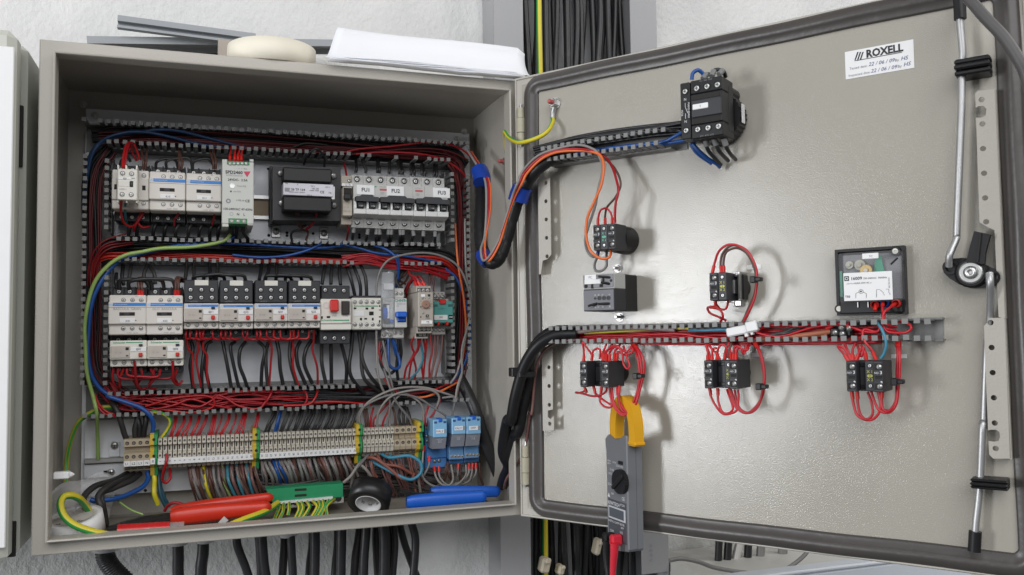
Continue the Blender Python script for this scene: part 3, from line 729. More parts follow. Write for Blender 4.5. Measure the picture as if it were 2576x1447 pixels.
top(worldbox(PW((250, 120), 205).x, PW((552, 120), 205).x, 212, 232, 600.3, PW((400, 112), 205).z, 1), 'shadow_strip', blackp, 'dark strip added as the shadow between the duct covers and the cabinet top', 'box')  # added dark strip for the gap that holds only shadow
top(worldbox(PW((548, 120), 150).x, PW((580, 120), 150).x, 140, 180, 600.3, PW((560, 108), 160).z - 1, 1), 'wooden_block', mat('pale_wood', (.42, .37, .32), .7, var=.2, vs=30), 'small pale block under the duct covers left of the masking tape', 'block')
# masking tape
cx = PW((685, 120), 62).x; r = 57
mt = Thing(P, 'masking_tape', 'wide cream roll of masking tape lying flat on top of the cabinet', 'tape roll', at=(cx, H))
zt = PW((665, 92), 14).z - H
mb = MB(); mb.smooth = True; mb.lathe((0, 0, YP - 66), 'z', [(38, .4), (r, .4), (r + .6, zt * .5), (r, zt), (38, zt)], 48, False, True); build(mb, 'tape', cream, mt.e)
mb = MB(); mb.smooth = True; mb.lathe((0, 0, YP - 66), 'z', [(36, .6), (38, .6), (38, zt - .3), (36, zt - .3)], 40, False, True); build(mb, 'core', mat('cardboard', (.40, .30, .19), .8, var=.1), mt.e)
# folded papers
pp = Thing(P, 'paper_stack', 'folded stack of white paper curling up on top of the cabinet beside the hinge', 'papers', at=(0, 0)); pp.e.location = (0, 0, 0)
xl0, xl1 = PW((812, 160), 4).x, PW((832, 80), 48).x
xr = PW((1320, 135), 20).x
mb = MB(); mb.smooth = True
prof = [(-4, 2.0), (2, 4.5), (9, 11), (15, 19), (20, 28), (23, 37), (24, 46), (23, 52)]
rs = []
NX = 24
for k in range(NX + 1):
    f = k / NX; ring = []
    for j, (y, zz) in enumerate(prof):
        g = j / (len(prof) - 1)
        x = (xl0 + 2 + (xl1 - xl0 + 4) * g) * (1 - f) + xr * f
        s_ = 1 - .08 * f - .012 * math.sin(f * 7)
        if f > .955: s_ *= 1 - .16 * ((f - .955) / .045) ** 2
        ring.append((x, y + 3 * math.sin(f * 5) * g, H + 1 + zz * s_))
    rs.append(ring)
v = [p for r_ in rs for p in r_]; n_ = len(prof)
mb.add(v, [(i * n_ + j, i * n_ + j + 1, (i + 1) * n_ + j + 1, (i + 1) * n_ + j) for i in range(NX) for j in range(n_ - 1)])
ob = build(mb, 'folded_sheet', paper, pp.e); md = ob.modifiers.new('thickness', 'SOLIDIFY'); md.thickness = .0004
for k in range(6):
    mb = MB(); mb.smooth = True
    x0 = xl0 + 8 + k * 2.2; x1 = xr - 6 - k * 3; rr = []
    for i in range(13):
        f = i / 12; dz = 1.0 + k * 1.25 + (1.6 * math.sin(f * 6 + k * 1.1) if f < .75 else 0) + (2.6 - k * .3) * max(0, .10 - f) * 10 * .5
        rr.append([(x0 + (x1 - x0) * f, -5 + k * .8, H + dz), (x0 + (x1 - x0) * f, 14, H + dz + 1.4)])
    vv = [p for r_ in rr for p in r_]
    mb.add(vv, [(2 * i, 2 * i + 1, 2 * i + 3, 2 * i + 2) for i in range(12)])
    ob = build(mb, 'sheet', paper, pp.e); md = ob.modifiers.new('thickness', 'SOLIDIFY'); md.thickness = .0005
# conduit across the top right corner of the door
wire([DR.w(z(4, 1500, -700), 40), DR.w(z(4, 1740, -350), 50), DR.w(z(4, 1900, -140), 60), DR.w(z(4, 2060, 10), 66), DR.w(z(4, 2200, 170), 70), DR.w(z(4, 2370, 350), 72), DR.w(z(4, 2510, 560), 72), DR.w(z(4, 2580, 720), 70), DR.w(z(4, 2640, 1000), 70), DR.w(z(4, 2700, 1700), 60), DR.w(z(4, 2720, 2400), 50)], 5.4, mat('dusty_grey_conduit', (.085, .08, .078), .5, var=.2, vs=20, dirt=.4, dcol=(.2, .18, .17), bump=.0004, bs=40), 'dusty dark grey flexible conduit crossing the upper right corner of the door', name='conduit', cat='conduit', n=14, sub=6)

# lower right: trunking top with cut cables, white panel and thin grey cable
lt = Thing(P, 'floor_trunking', 'pale painted trunking with cable stubs at the bottom edge below the door', 'trunking', at=(0, 0)); lt.e.location = (0, 0, 0)
lz = PW(z(17, 1750, 1330), 150).z
build(MB().box(912, 1500, lz - 60, lz, -236, -70, 2), 'trunking_body', mat('pale_trunking', (.62, .61, .57), .5, var=.04, dirt=.2), lt.e)
build(MB().box(905, 1500, lz - 9, lz - 1, -69, -55, 1.5), 'front_lip', mat('pale_trunking', (0, 0, 0)), lt.e)
for i, (n, q, r, m_, dx) in enumerate(((17, (1800, 1325), 6, cableb, 4), (17, (1875, 1325), 6.5, cableb, 6), (17, (1940, 1325), 7, mat('white_sheath', (.62, .60, .56), .5, var=.06), 30), (17, (2045, 1325), 6.5, cableb, 3), (18, (95, 1255), 7, gryw, 8), (18, (305, 1225), 8, gryw, 6))):
    p = PW(z(n, *q), 150)
    wire([Vector((p.x, 150, lz - 5)), Vector((p.x + dx * .3, 148, lz + 25)), Vector((p.x + dx, 145, lz + 70)), Vector((p.x + dx * 1.6, 140, lz + 130))], r, m_, '%s cable stub from the left rising out of the pale trunking under the door' % ordn(i), 'cable stubs rising from the trunking', name='cable', cat='cable', n=10)
wire([PW(z(17, 1400, 1325), 40), PW(z(17, 1500, 1312), 40), PW(z(17, 1640, 1340), 40), PW(z(17, 1800, 1395), 40), PW(z(18, 60, 1398), 40), PW(z(18, 260, 1385), 40), PW(z(18, 400, 1320), 40), PW(z(18, 530, 1200), 40), PW(z(18, 560, 1100), 40)], 3.2, gryw, 'thin grey cable drooping in a loop below the bottom edge of the door', name='cable', cat='cable', n=9)
pw = Thing(P, 'white_panel', 'bluish white lower panel glimpsed under the bottom right corner of the door', 'panel', at=(0, 0)); pw.e.location = (0, 0, 0)
pz = PW((2110, 1412), -40).z
build(MB().box(PW((1660, 1430), -40).x, PW((2420, 1430), -40).x, pz - 260, pz - 6, 40, 60, 3), 'panel_face', mat('bluish_white_enamel', (.66, .70, .76), .35, var=.03), pw.e)
build(MB().box(PW((1660, 1430), -40).x, PW((2420, 1430), -40).x, pz - 6, pz, 34, 62, 2), 'panel_top_edge', mat('bluish_white_enamel', (0, 0, 0)), pw.e)

# ================================================================ devices on the mounting plate
def rail(n, x0, y, x1, lab):
    a = P.un(z(n, x0, y), 12); b = P.un(z(n, x1, y), 12)
    t_ = Thing(P, 'mounting_rail', lab, 'rail', at=((a[0] + b[0]) / 2, a[1]), group='steel mounting rails'); L_ = abs(b[0] - a[0]) / 2
    t_.box('rail_web', RAILW, -L_, L_, -12.5, 12.5, .3, 1.6, 0)
    for s in (-1, 1):
        t_.box('rail_flange', zinc, -L_, L_, s * 17.5, s * 12.5, 6.4, 7.6, 0)
        t_.box('rail_side', zinc, -L_, L_, s * 12.5, s * 13.6, 1.6, 6.4, 0)
    return t_
RAILW = mat('tan_stained_rail', (.36, .28, .19), .6, var=.15, vs=40)
r1 = rail(5, 400, 940, 2060, 'upper steel mounting rail behind the contactors, power supply and transformer')
rx0 = P.un(z(5, 1500, 940), 12); 
r2 = rail(7, 330, 640, 2960, 'middle steel mounting rail behind the overload relays and timers')

TGc = 'white contactors with blue stripe'
def contactor(v, label, tagtxt, note=None, aux=False, blue=True, group=TGc):
    x, z_ = P.un(v, 90)                                  # centre of the beige front
    t_ = Thing(P, 'contactor', label, 'contactor', at=(x, z_), group=group)
    w2 = 22.3
    t_.box('base_block', darkp, -w2 + .4, w2 - .4, -38, 38, 8, 52, 1)
    for s in (1, -1):
        for k in range(4):
            xx = -21 + k * 14; t_.box('terminal_barrier', blackp, xx - .8, xx + .8, s * 27.5, s * 38.6, 50, 57, .3)
        for k in range(3): t_.scr(-13.6 + 13.4 * k, s * 32.3, 52, 3.7, SCREWD)
        for k in range(3): t_.box('cable_entry', hole, -18 + 13.4 * k, -9.5 + 13.4 * k, s * 37.9, s * 38.4, 20, 40, 0)
    t_.box('front_cover', beige, -w2, w2, -26, 26, 50, 84, 1.2)
    if not aux:
        t_.box('centre_cover', beige, -w2 - .3, w2 + .3, -12.2, 16.8, 83, 89, 1)
        if blue:
            t_.box('blue_stripe', blueb, -w2 + 5, w2 + .1, 11.6, 15.6, 88.9, 89.5, .1)
            t_.txt('Telemecanique', -9, 13.6, 89.5, 3.0, mat('pale_blue_ink', (.45, .62, .85), .6), name='lettering')
            t_.put('maker_disc', MB().cyl((0, 0, 0), 'h', 1.7, .3, 12).mesh('maker_disc', mat('pale_blue_ink', (0, 0, 0))), -w2 + 2.6, 13.6, 89)
        t_.box('indicator_window', hole, -9.4, 9.2, -1.2, 3.4, 88.8, 89.3, .2)
        t_.box('window_bar', darkp, -4, 3, -.9, 3.1, 89, 89.8, .3)
        t_.box('name_plate', white, -9.2, 9, -10.6, -4.6, 88.8, 89.6, .3)
        t_.txt(tagtxt, 1, -8.2, 89.6, 3.4)
        t_.box('pilot_hole', hole, 9.8, 11, -8, -6.8, 88.9, 89.3, 0)
        t_.box('seam', hole, -w2, w2, 9.5, 9.8, 88.9, 89.15, 0)
        t_.txt('A1', 10.5, 24.2, 84, 2.2, gink); t_.txt('14 NO   22 NC', 6, -23.5, 84, 2.2, gink)
        if note: t_.txt(note, 0, 7.6, 89.1, 4.4, mat('pencil_ink', (.36, .35, .35), .8), name='handwriting')
    else:
        t_.box('coil_cover', beige, 9.5, w2 + .2, -14, 14, 83, 87, .8)
        t_.box('left_cover', beige, -w2, -16, -14, 14, 83, 87, .8)
        t_.box('window', hole, -19.4, -16.4, -1, 5.8, 86.9, 87.3, .1); t_.box('window', hole, 14.4, 18.6, -.6, 5.6, 86.9, 87.3, .1)
    for xx in ((-5, 5.8, 16.4) if not aux else (16.2,)):
        t_.scr(xx, 19.6, 84, 3.0, None); t_.scr(xx, -17.6, 84, 3.0, None)
    return t_
k0 = contactor(z(5, 580, 805), 'white contactor with an add-on contact block, first device of the upper row', 'K0', aux=True, group=None)
# auxiliary contact block clipped on its front
a = k0.R(5, 447, 590, 655, 925, 118)
build(MB().box(a[0], a[1], a[2], a[3], 87, 118, 1), 'contact_block', ivory, k0.e)
for zx, zy in ((455, 575), (540, 578), (650, 580), (455, 930), (545, 932), (648, 935)):
    q = k0.L(z(5, zx, zy), 112); build(MB().box(q[0] - 1, q[0] + 1, q[1] - 2.5, q[1] + 2.5, 88, 114, .3), 'block_tab', ivory, k0.e)
k0.pscr(5, ((502, 640), (596, 645), (497, 862), (592, 865)), 118, 3.2)
k0.pbox('name_plate', white, 5, 455, 685, 590, 710, 117.8, 118.6, .2); k0.ptxt('K0', 5, 525, 697, 118.6, 3.2, bold=1)
k0.pbox('blank_panel', ivory, 5, 458, 720, 570, 780, 117.8, 118.5, .2); k0.pbox('slide_window', hole, 5, 575, 722, 612, 786, 117.9, 118.4, .2)
k0.pbox('slide_key', darkp, 5, 585, 735, 604, 772, 118, 119.6, .3); k0.ptxt('LADN11', 5, 505, 808, 118, 2.4, gink); k0.pbox('mark', gink, 5, 595, 688, 630, 698, 117.9, 118.3, 0)
contactor(z(5, 971, 822), 'white contactor tagged K10 in the upper row, blue stripe across the front', 'K10')
contactor(z(5, 1356, 838), 'white contactor tagged K11 in the upper row, right against the power supply', 'K11')
contactor(z(7, 503, 626), 'white contactor tagged K01 with handwriting, leftmost of the middle row', 'K01', 'BASCULA  GRAN')
contactor(z(7, 863, 626), 'white contactor tagged K02 with handwriting, second of the middle row', 'K02', 'SILO  BASCULA')

def overload(v, label, tagtxt, green, group):
    x, z_ = P.un(v, 86)                                  # centre of the pale front
    t_ = Thing(P, 'overload_relay', label, 'overload relay', at=(x, z_), group=group); w2 = 22.2
    t_.box('lower_base', darkp, -w2 + 1, w2 - 1, -27, -15, 8, 56, 1)
    for k in range(3): t_.scr(-13 + 13.2 * k, -21.5, 56, 3.2, SCREWD)
    t_.box('front_cover', ivory if green else beige, -w2, w2, -7.6, 17, 20, 86, 1)
    t_.box('terminal_step', ivory if green else beige, -w2, w2, -17, -7.6, 20, 78, .8)
    for k in range(4): t_.scr(-16.5 + 10.9 * k, -11.6, 78, 3.1)
    t_.txt('97 NO  98   95  NC 96', 0, -15.8, 78, 2.0, gink)
    if green:
        t_.box('green_stripe', greenb, -3, w2 - 5, 13.8, 14.8, 85.9, 86.4, 0); t_.txt('Schneider', -11, 14.3, 86, 3.6, greenb, bold=1)
    else:
        t_.box('blue_stripe', blueb, -w2 + 5.5, w2 - .8, 12.4, 15.4, 85.9, 86.4, .1); t_.txt('Telemecanique', -8, 13.9, 86.4, 2.6, mat('pale_blue_ink', (0, 0, 0)))
        t_.put('maker_disc', MB().cyl((0, 0, 0), 'h', 1.7, .3, 12).mesh('maker_disc', mat('pale_blue_ink', (0, 0, 0))), -w2 + 3, 13.9, 86)
    t_.box('setting_cover', mat('clear_setting_cover', (.55, .50, .45), .2, var=.15, vs=90), -w2 + 1.5, 2, -5.6, 10, 85.8, 87.4, .5)
    t_.txt('A  1.6', -12, 1.5, 87.4, 3, gink)
    t_.box('setting_window', hole, -3.2, .6, 4.6, 8.2, 87.2, 87.8, .1); t_.box('test_slot', hole, -2.6, .2, -3.6, -2.0, 87.2, 87.8, .1)
    t_.box('name_plate', white, 2.6, w2 - .4, 2.4, 8.2, 85.9, 86.9, .2); t_.txt(tagtxt, 12.4, 5.4, 86.9, 3.6, bold=1)
    t_.box('reset_button', mat('navy_button', (.02, .03, .06), .4), 12.6, 17.2, 9.4, 12.2, 85.5, 88.5, .4)
    t_.box('stop_button', redp, 12.6, 17.2, -4.2, .8, 85.5, 90, .6)
    t_.box('side_notch', hole, w2 - 1.2, w2 + .15, 3.4, 8.2, 80, 85.2, .1)
    return t_
GO = 'overload relays with red stop buttons'
for (zx, zy), lab, tg in (((1218, 638), 'overload relay tagged Q11 under its black terminal block, middle row', 'Q11'), ((1557, 640), 'overload relay tagged Q12 under its black terminal block, middle row', 'Q12')):
    overload(z(7, zx, zy), lab, tg, False, GO)
for (zx, zy), lab, tg in (((-37, 636), 'overload relay tagged Q21 under its black terminal block, middle row', 'Q21'), ((284, 634), 'overload relay tagged Q22 beside the motor starter with red button', 'Q22')):
    overload(z(8, zx, zy), lab, tg, False, GO)
overload(z(7, 514, 1000), 'lower overload relay tagged Q01 hanging under the leftmost contactor', 'Q01', True, GO)
overload(z(7, 872, 996), 'lower overload relay tagged Q02 hanging under the second contactor', 'Q02', True, GO)
for (n, zx, zy), tg in (((7, 1219, 400), 'Q11'), ((7, 1556, 402), 'Q12'), ((8, -38, 402), 'Q21'), ((8, 285, 402), 'Q22')):
    x, z_ = P.un(z(n, zx, zy), 78)
    t_ = Thing(P, 'terminal_block', 'black screw terminal block with white tab plugged above the relay tagged ' + tg, 'terminal block', at=(x, z_), group='black terminal blocks above the overload relays')
    t_.box('block_body', darkp, -21.8, 21.8, -15.4, 15.6, 8, 78, 1.2)
    for k in range(3):
        t_.scr(-13.6 + 13.6 * k, 2.0, 78, 3.6, SCREWD); t_.scr(-13.6 + 13.6 * k, -8.6, 78, 3.7, SCREWD)
        t_.box('cable_entry', hole, -17 + 13.4 * k, -10.5 + 13.4 * k, 15.4, 15.9, 30, 50, 0)
    t_.box('white_tab', ivory, -8.6, 9, 8, 15.2, 77.8, 79, .3); t_.txt('LAD7B106', -10, -13.6, 78, 2.2, gink)

# power supply
ps = Thing(P, 'power_supply', 'slim light grey power supply with red triangle logo and green terminals', 'power supply', z(5, 1714, 840), 100)
m_ps = mat('power_supply_grey', (.60, .61, .57), .45, var=.03, dirt=.05)
a = ps.R(5, 1548, 508, 1880, 1178, 100)
build(MB().box(a[0], a[1], a[2], a[3], 8, 100, .8), 'housing', m_ps, ps.e)
for x0, x1 in ((1549, 1602), (1836, 1880)): ps.pbox('upper_ear', m_ps, 5, x0, 492, x1, 520, 8, 99, .4)
for x0, x1 in ((1549, 1616), (1814, 1880)): ps.pbox('lower_ear', m_ps, 5, x0, 1165, x1, 1190 + (14 if x0 < 1600 else 0), 8, 99, .4)
ps.pbox('output_terminal', greent, 5, 1600, 508, 1836, 556, 60, 101, .5); ps.pbox('input_terminal', greent, 5, 1616, 1113, 1813, 1176, 60, 101, .5)
ps.pscr(5, [(1634 + 42 * k, 538) for k in range(5)], 101, 2.2); ps.pscr(5, ((1650, 1143), (1716, 1146), (1779, 1148)), 101, 2.6)
for s_, x, y, sz, b in (('-  -  +  +  Rdy', 1745, 592, 3.0, 0), ('SPD2460', 1674, 632, 6.0, 2), ('AC/DC Converter', 1678, 664, 2.8, 0), ('24VDC-  2.5A', 1712, 712, 4.4, 1), ('Vout Adj', 1752, 776, 3.2, 0), ('out ON', 1706, 833, 3.0, 0), ('CE', 1815, 934, 5, 1), ('c UL us', 1740, 925, 3.4, 0), ('100-240VAC 47-63Hz', 1714, 1020, 4.2, 1), ('N', 1716, 1073, 4.4, 1), ('L', 1780, 1076, 4.4, 1)):
    ps.ptxt(s_, 5, x, y, 100, sz, gink if sz < 3.4 else ink, bold=b)
q = [ps.L(z(5, *p), 100) for p in ((1775, 622), (1847, 622), (1811, 682))]; build(MB().prism(q, 'h', 100, 100.5), 'logo_triangle', mat('crimson_print', (.60, .04, .10), .5), ps.e)
q = ps.L(z(5, 1655, 774), 100); build(MB().lathe((q[0], q[1], 0), 'h', [(3.3, 99.9), (3.3, 100.6), (2.6, 100.6), (2.6, 100.2)], 16), 'trimmer', zinc, ps.e)
for p in ((1641, 831), ): q = ps.L(z(5, *p), 100); build(MB().cyl((q[0], q[1], 99.9), 'h', 1.2, .4, 10), 'led', darkp, ps.e)
q = ps.L(z(5, 1614, 932), 100); build(MB().tubering((q[0], q[1], 99.9), 'h', 3.2, 1.6, .4, 16), 'cert_mark', gink, ps.e)
q = ps.L(z(5, 1647, 1070), 100); build(MB().tubering((q[0], q[1], 99.9), 'h', 2.3, 1.9, .35, 14), 'earth_mark', gink, ps.e)

# transformer
tf = Thing(P, 'transformer', 'square black transformer with a silver rating label, between power supply and fuses', 'transformer', z(6, 640, 660), 60)
lamm = mat('varnished_laminations', (.035, .035, .038), .55, var=.15, vs=60, stretch=(1, 1, 30))
c4 = [tf.L(z(6, *p), 62) for p in ((260, 330), (1040, 345), (1040, 955), (260, 945))]
build(MB().prism(c4, 'h', 2, 62), 'core', lamm, tf.e)
c4 = [tf.L(z(6, *p), 30) for p in ((225, 330), (285, 318), (285, 1000), (230, 1010))]; 
build(MB().box(c4[0][0], c4[1][0], c4[2][1], c4[0][1], 1, 30, 1), 'side_bracket', darkp, tf.e)
for y0, y1, nm in ((338, 520, 'upper_bobbin'), (672, 852, 'lower_bobbin')): tf.pbox(nm, blackp, 6, 378, y0, 936, y1, 55, 92, 1.5)
tf.pbox('label_plate', mat('silver_label', (.62, .60, .66), .35, var=.12, vs=12), 6, 380, 516, 955, 680, 55, 88, .6)
tf.pbox('label_corner', white, 6, 936, 560, 972, 710, 60, 86, .6)
tf.pscr(6, ((348, 410), (955, 440), (360, 752), (962, 775)), 64, 4.4, PAN)
for s_, x, y, sz in (('PRI', 420, 527, 2.6), ('0', 545, 540, 3), ('230 V', 720, 560, 2.6), ('400 V', 888, 572, 2.8), ('E 26 TF 164', 535, 598, 4.6), ('160 VA', 745, 587, 3.4), ('code 3355', 735, 608, 3), ('ERREA made in Belgium', 540, 628, 2.2), ('CE', 825, 628, 5), ('TR', 915, 638, 3.8), ('230 V', 680, 664, 3)):
    tf.ptxt(s_, 6, x, y, 88, sz, ink, bold=1 if sz > 4 else 0)
tf.pbox('maker_mark', gink, 6, 400, 575, 448, 620, 87.9, 88.4, .1)
for zx, zy in ((300, 1075), (848, 1095)):
    q = tf.L(z(6, zx, zy), 4); f = build(MB().box(q[0] - 6.5, q[0] + 6.5, q[1] - 9, q[1] + 9, .3, 3.5, .8), 'foot', zinc, tf.e)
    tf.put('foot_screw', PAN, q[0], q[1], 3.5, sc=1.7)

# auxiliary breaker QTR
qb = Thing(P, 'circuit_breaker', 'narrow beige circuit breaker tagged QTR between transformer and first fuse switch', 'circuit breaker', z(6, 1108, 720), 80)
m_qb = mat('old_beige', (.48, .43, .36), .5, var=.06, dirt=.2)
qb.pbox('body', m_qb, 6, 1062, 560, 1172, 900, 8, 80, 1)
qb.pbox('upper_terminal', m_qb, 6, 1042, 432, 1168, 560, 8, 64, 1); qb.pbox('lower_terminal', m_qb, 6, 1046, 890, 1168, 1000, 8, 64, 1)
qb.pbox('name_plate', white, 6, 1052, 522, 1180, 562, 79, 81.5, .6); qb.ptxt('QTR', 6, 1120, 543, 81.5, 4.2, gink)
qb.pbox('switch_recess', hole, 6, 1072, 575, 1168, 718, 79.5, 80.5, .3); qb.pbox('toggle', blackp, 6, 1080, 640, 1160, 710, 80, 90, 1.2)
qb.pscr(6, ((1137, 497), (1140, 912)), 64.2, 2.8, SCREWD); qb.ptxt('U  1A', 6, 1105, 797, 80, 3, gink); qb.ptxt('GB2-CB06', 6, 1118, 845, 80, 2.6, gink)
# fuse switches FU1..FU3
def breaker(n, x0, poles, ty, by, dy, tagtxt, lab, red):
    """x0: photo x of the left edge; one 17.5 mm pole after another"""
    a = P.un(z(n, x0, (ty + by) / 2), 80)
    zt = P.un(z(n, x0, ty), 62)[1]; zb_ = P.un(z(n, x0, by), 62)[1]
    wd = 17.5 * poles
    t_ = Thing(P, 'circuit_breaker', lab, 'circuit breaker', at=(a[0] + wd / 2, (zt + zb_) / 2), group='white multi-pole circuit breakers')
    hh = (zt - zb_) / 2; x = -wd / 2
    m_b = mat('breaker_grey', (.52, .52, .50), .45, var=.03, dirt=.08)
    for k in range(poles):
        xa = x + 17.5 * k + .15; xb = xa + 17.2
        prof = [(-hh, 8), (-hh, 60), (-hh * .66, 64), (-hh * .62, 74), (-hh * .58, 80), (hh * .57, 80), (hh * .60, 64), (hh * .66, 62), (hh, 60), (hh, 8)]
        pl_ = build(MB().prism(prof, 'x', xa, xb), 'pole', m_b, t_.e)
        for s in (.83, -.80):
            ro = MB().lathe((0, 0, 0), 'h', [(6.2, 0), (6.2, .8), (5.4, .8), (5.4, 0)], 14, False, True).mesh('terminal_collar', m_b)
            t_.put('terminal_collar', ro, (xa + xb) / 2, hh * s, 61.2, pl_); t_.put('screw', SCREWD, (xa + xb) / 2 - .4, hh * s, 62, pl_, 1.35)
        for j in range(3): t_.box('vent_slot', gink, xa + 3, xb - 3.4, -hh * .70 + j * 1.5, -hh * .70 + .7 + j * 1.5, 60, 66, 0, pl_)
        t_.box('toggle_slot', hole, xa + 4.6, xb - 3.2, -hh * .38, -hh * .10, 79, 81, .2, pl_)
        t_.box('toggle', blackp, xa + 4.8, xb - 3.4, -hh * .36, -hh * .12, 80, 89, 1, pl_); t_.txt('I ON', (xa + xb) / 2 + 1, -hh * .28, 89, 2.6, wink, parent=pl_)
        t_.box('side_cheek', white, xa + .4, xa + 3.6, -hh * .38, -hh * .10, 79, 87, .6, pl_)
        t_.box('rating_shelf', mat('shelf_white', (.66, .66, .64), .45), xa, xb, -hh * .57, -hh * .37, 79, 86, .7, pl_)
    hb = [(x + 2, -hh * .12), (x + 2, hh * .06), (x + wd * .22, hh * .07), (x + wd * .28, hh * .13), (x + wd * .72, hh * .13), (x + wd * .78, hh * .06), (x + wd - .5, hh * .05), (x + wd - .5, -hh * .12)]
    build(MB().prism(hb, 'h', 80, 94), 'handle_bar', darkp, t_.e)
    lx = {2: 0, 3: 0}[poles] + (wd * .32 if red == 2 else 0)
    t_.box('name_plate', white, lx - 12.4, lx + 13, hh * .17, hh * .54, 79.8, 80.9, .3); t_.txt(tagtxt, lx + .4, hh * .355, 80.9, 7.6, bold=1.5)
    if red:
        t_.box('red_band', mat('dusty_red_print', (.50, .10, .10), .5), x + 3.5, x + 14.5, hh * .36, hh * .43, 79.9, 80.4, 0); t_.txt('C60N\nC10', x + 7, hh * .25, 80, 2.2, gink); t_.txt('merlin gerin', x + 8, hh * .50, 80, 2, gink)
    else: t_.box('green_mark', greenb, x + wd - 5, x + wd - 1.5, hh * .48, hh * .52, 79.9, 80.4, 0)
    return t_
breaker(6, 1182, 2, 428, 1028, 0, 'FU1', 'two-pole circuit breaker tagged FU1, left of the three white breakers', 0)
breaker(6, 1458, 3, 438, 1040, 0, 'FU2', 'three-pole circuit breaker tagged FU2, middle of the three white breakers', 1)
breaker(6, 1866, 3, 452, 1056, 0, 'FU3', 'three-pole circuit breaker tagged FU3, right of the three white breakers', 2)

# motor starter
ms = Thing(P, 'motor_starter', 'white motor starter with a square red stop button and a dark start button', 'motor starter', z(8, 590, 620), 85)
ms.pbox('upper_terminal', darkp, 8, 444, 342, 722, 472, 8, 68, 1); ms.pbox('lower_terminal', darkp, 8, 432, 768, 724, 905, 8, 68, 1)
for k in range(3):
    ms.pscr(8, ((485 + 90 * k, 388 + 3 * k),), 68.2, 3.7, SCREWD); ms.pscr(8, ((484 + 89 * k, 852),), 68.2, 3.7, SCREWD)
ms.pbox('front_cover', ivory, 8, 442, 472, 736, 712, 8, 84, 1.2); ms.pbox('lower_cover', ivory, 8, 444, 712, 738, 770, 8, 82, 1)
ms.pbox('stop_button', redp, 8, 536, 478, 616, 594, 84, 95, 1.5); ms.pbox('start_button', mat('dark_brown_button', (.03, .022, .02), .4), 8, 643, 495, 720, 622, 84, 88, 1)
ms.pbox('start_frame', mgrey, 8, 638, 488, 724, 630, 83.6, 84.6, .3)
q = ms.L(z(8, 492, 533), 84); build(MB().lathe((q[0], q[1], 0), 'h', [(4.6, 83.9), (4.6, 85), (3.8, 85), (3.8, 84.4)], 20), 'setting_dial', beige, ms.e)
ms.pbox('green_stripe', greenb, 8, 560, 674, 716, 683, 83.9, 84.4, 0); ms.ptxt('Schneider', 8, 503, 678, 84, 4.2, greenb, bold=1); ms.ptxt('STOP', 8, 572, 637, 84, 2.6, gink); ms.ptxt('START', 8, 680, 637, 84, 2.8, ink); ms.ptxt('GV2ME04', 8, 684, 700, 84, 2.4, gink)
ms.pbox('lock_slot', hole, 8, 500, 638, 532, 658, 83.8, 84.4, .1); ms.pbox('side_notch', hole, 8, 444, 640, 462, 664, 83.8, 84.3, .1)

# mini contactor
mc = Thing(P, 'mini_contactor', 'small square white contactor with green stripe, right of the motor starter', 'contactor', z(8, 885, 615), 70)
mc.pbox('base_block', darkp, 8, 742, 440, 1026, 792, 8, 55, 1)
mc.pbox('front_cover', ivory, 8, 738, 462, 1030, 768, 40, 72, 1.5)
mc.pscr(8, [(770 + 57 * k, 503) for k in range(5)] + [(771 + 57 * k, 720) for k in range(5)], 72, 3.1)
mc.pbox('green_stripe', greenb, 8, 872, 537, 994, 546, 71.9, 72.4, 0); mc.ptxt('Schneider', 8, 818, 541, 72, 4.0, greenb, bold=1)
for x0, y0, x1, y1 in ((760, 555, 785, 572), (873, 556, 900, 575), (930, 553, 955, 570), (1002, 533, 1017, 550), (908, 595, 952, 630), (820, 655, 840, 680), (862, 656, 888, 672), (935, 655, 952, 680), (1003, 640, 1024, 652), (1003, 678, 1017, 700), (1003, 575, 1026, 584)):
    mc.pbox('key_slot', hole, 8, x0, y0, x1, y1, 71.8, 72.3, .1)
mc.pbox('blank_plate', white, 8, 754, 588, 864, 638, 71.9, 72.6, .2); mc.pbox('position_key', blackp, 8, 916, 600, 935, 625, 72, 74, .2)
mc.ptxt('A1  L1  L2  L3', 8, 870, 478, 72, 2, gink); mc.ptxt('A2 T1 T2 T3 NO', 8, 870, 748, 72, 2.4, gink)

# time switch with clear lid
tw = Thing(P, 'time_switch', 'slim time switch with blue dial and its clear lid flipped up', 'time switch', z(8, 1095, 640), 66)
tw.pbox('housing', lgrey, 8, 1034, 462, 1150, 750, 8, 60, 1); tw.pbox('clear_cover', clear, 8, 1038, 470, 1152, 745, 60.2, 70, 1.5)
tw.pbox('lower_terminal', lgrey, 8, 1026, 752, 1140, 850, 8, 50, 1); tw.pscr(8, ((1052, 820), (1112, 822)), 50.2, 3.3); tw.pscr(8, ((1080, 790),), 50.2, 2.4, BOLT)
tw.pbox('lid', clear, 8, 1035, 212, 1150, 465, 60, 68, 1.2); tw.pbox('lid_band', mat('frosted_plastic', (.62, .63, .64), .4), 8, 1048, 322, 1146, 385, 61, 67, .5)
tw.pbox('dial_recess', hole, 8, 1044, 520, 1110, 712, 59.8, 60.6, .2)
q = tw.L(z(8, 1068, 610), 62); mb = MB(); mb.smooth = True; mb.lathe((q[0] - 4, q[1], 48), 'x', [(15.5, 0), (15.5, 6.5), (13, 7)], 28); build(mb, 'dial_wheel', bluep, tw.e)
tw.pbox('scale', white, 8, 1078, 530, 1106, 665, 60.4, 61.4, .2); q = tw.L(z(8, 1082, 688), 64); build(MB().box(q[0] - 4, q[0] + 4, q[1] - 3, q[1] + 4, 60, 66, 1), 'switch_lever', darkp, tw.e)
build(MB().box(q[0] + 4, q[0] + 9, q[1] - 2.5, q[1] + 2.5, 60, 66, 1), 'lever_tip', bluep, tw.e)
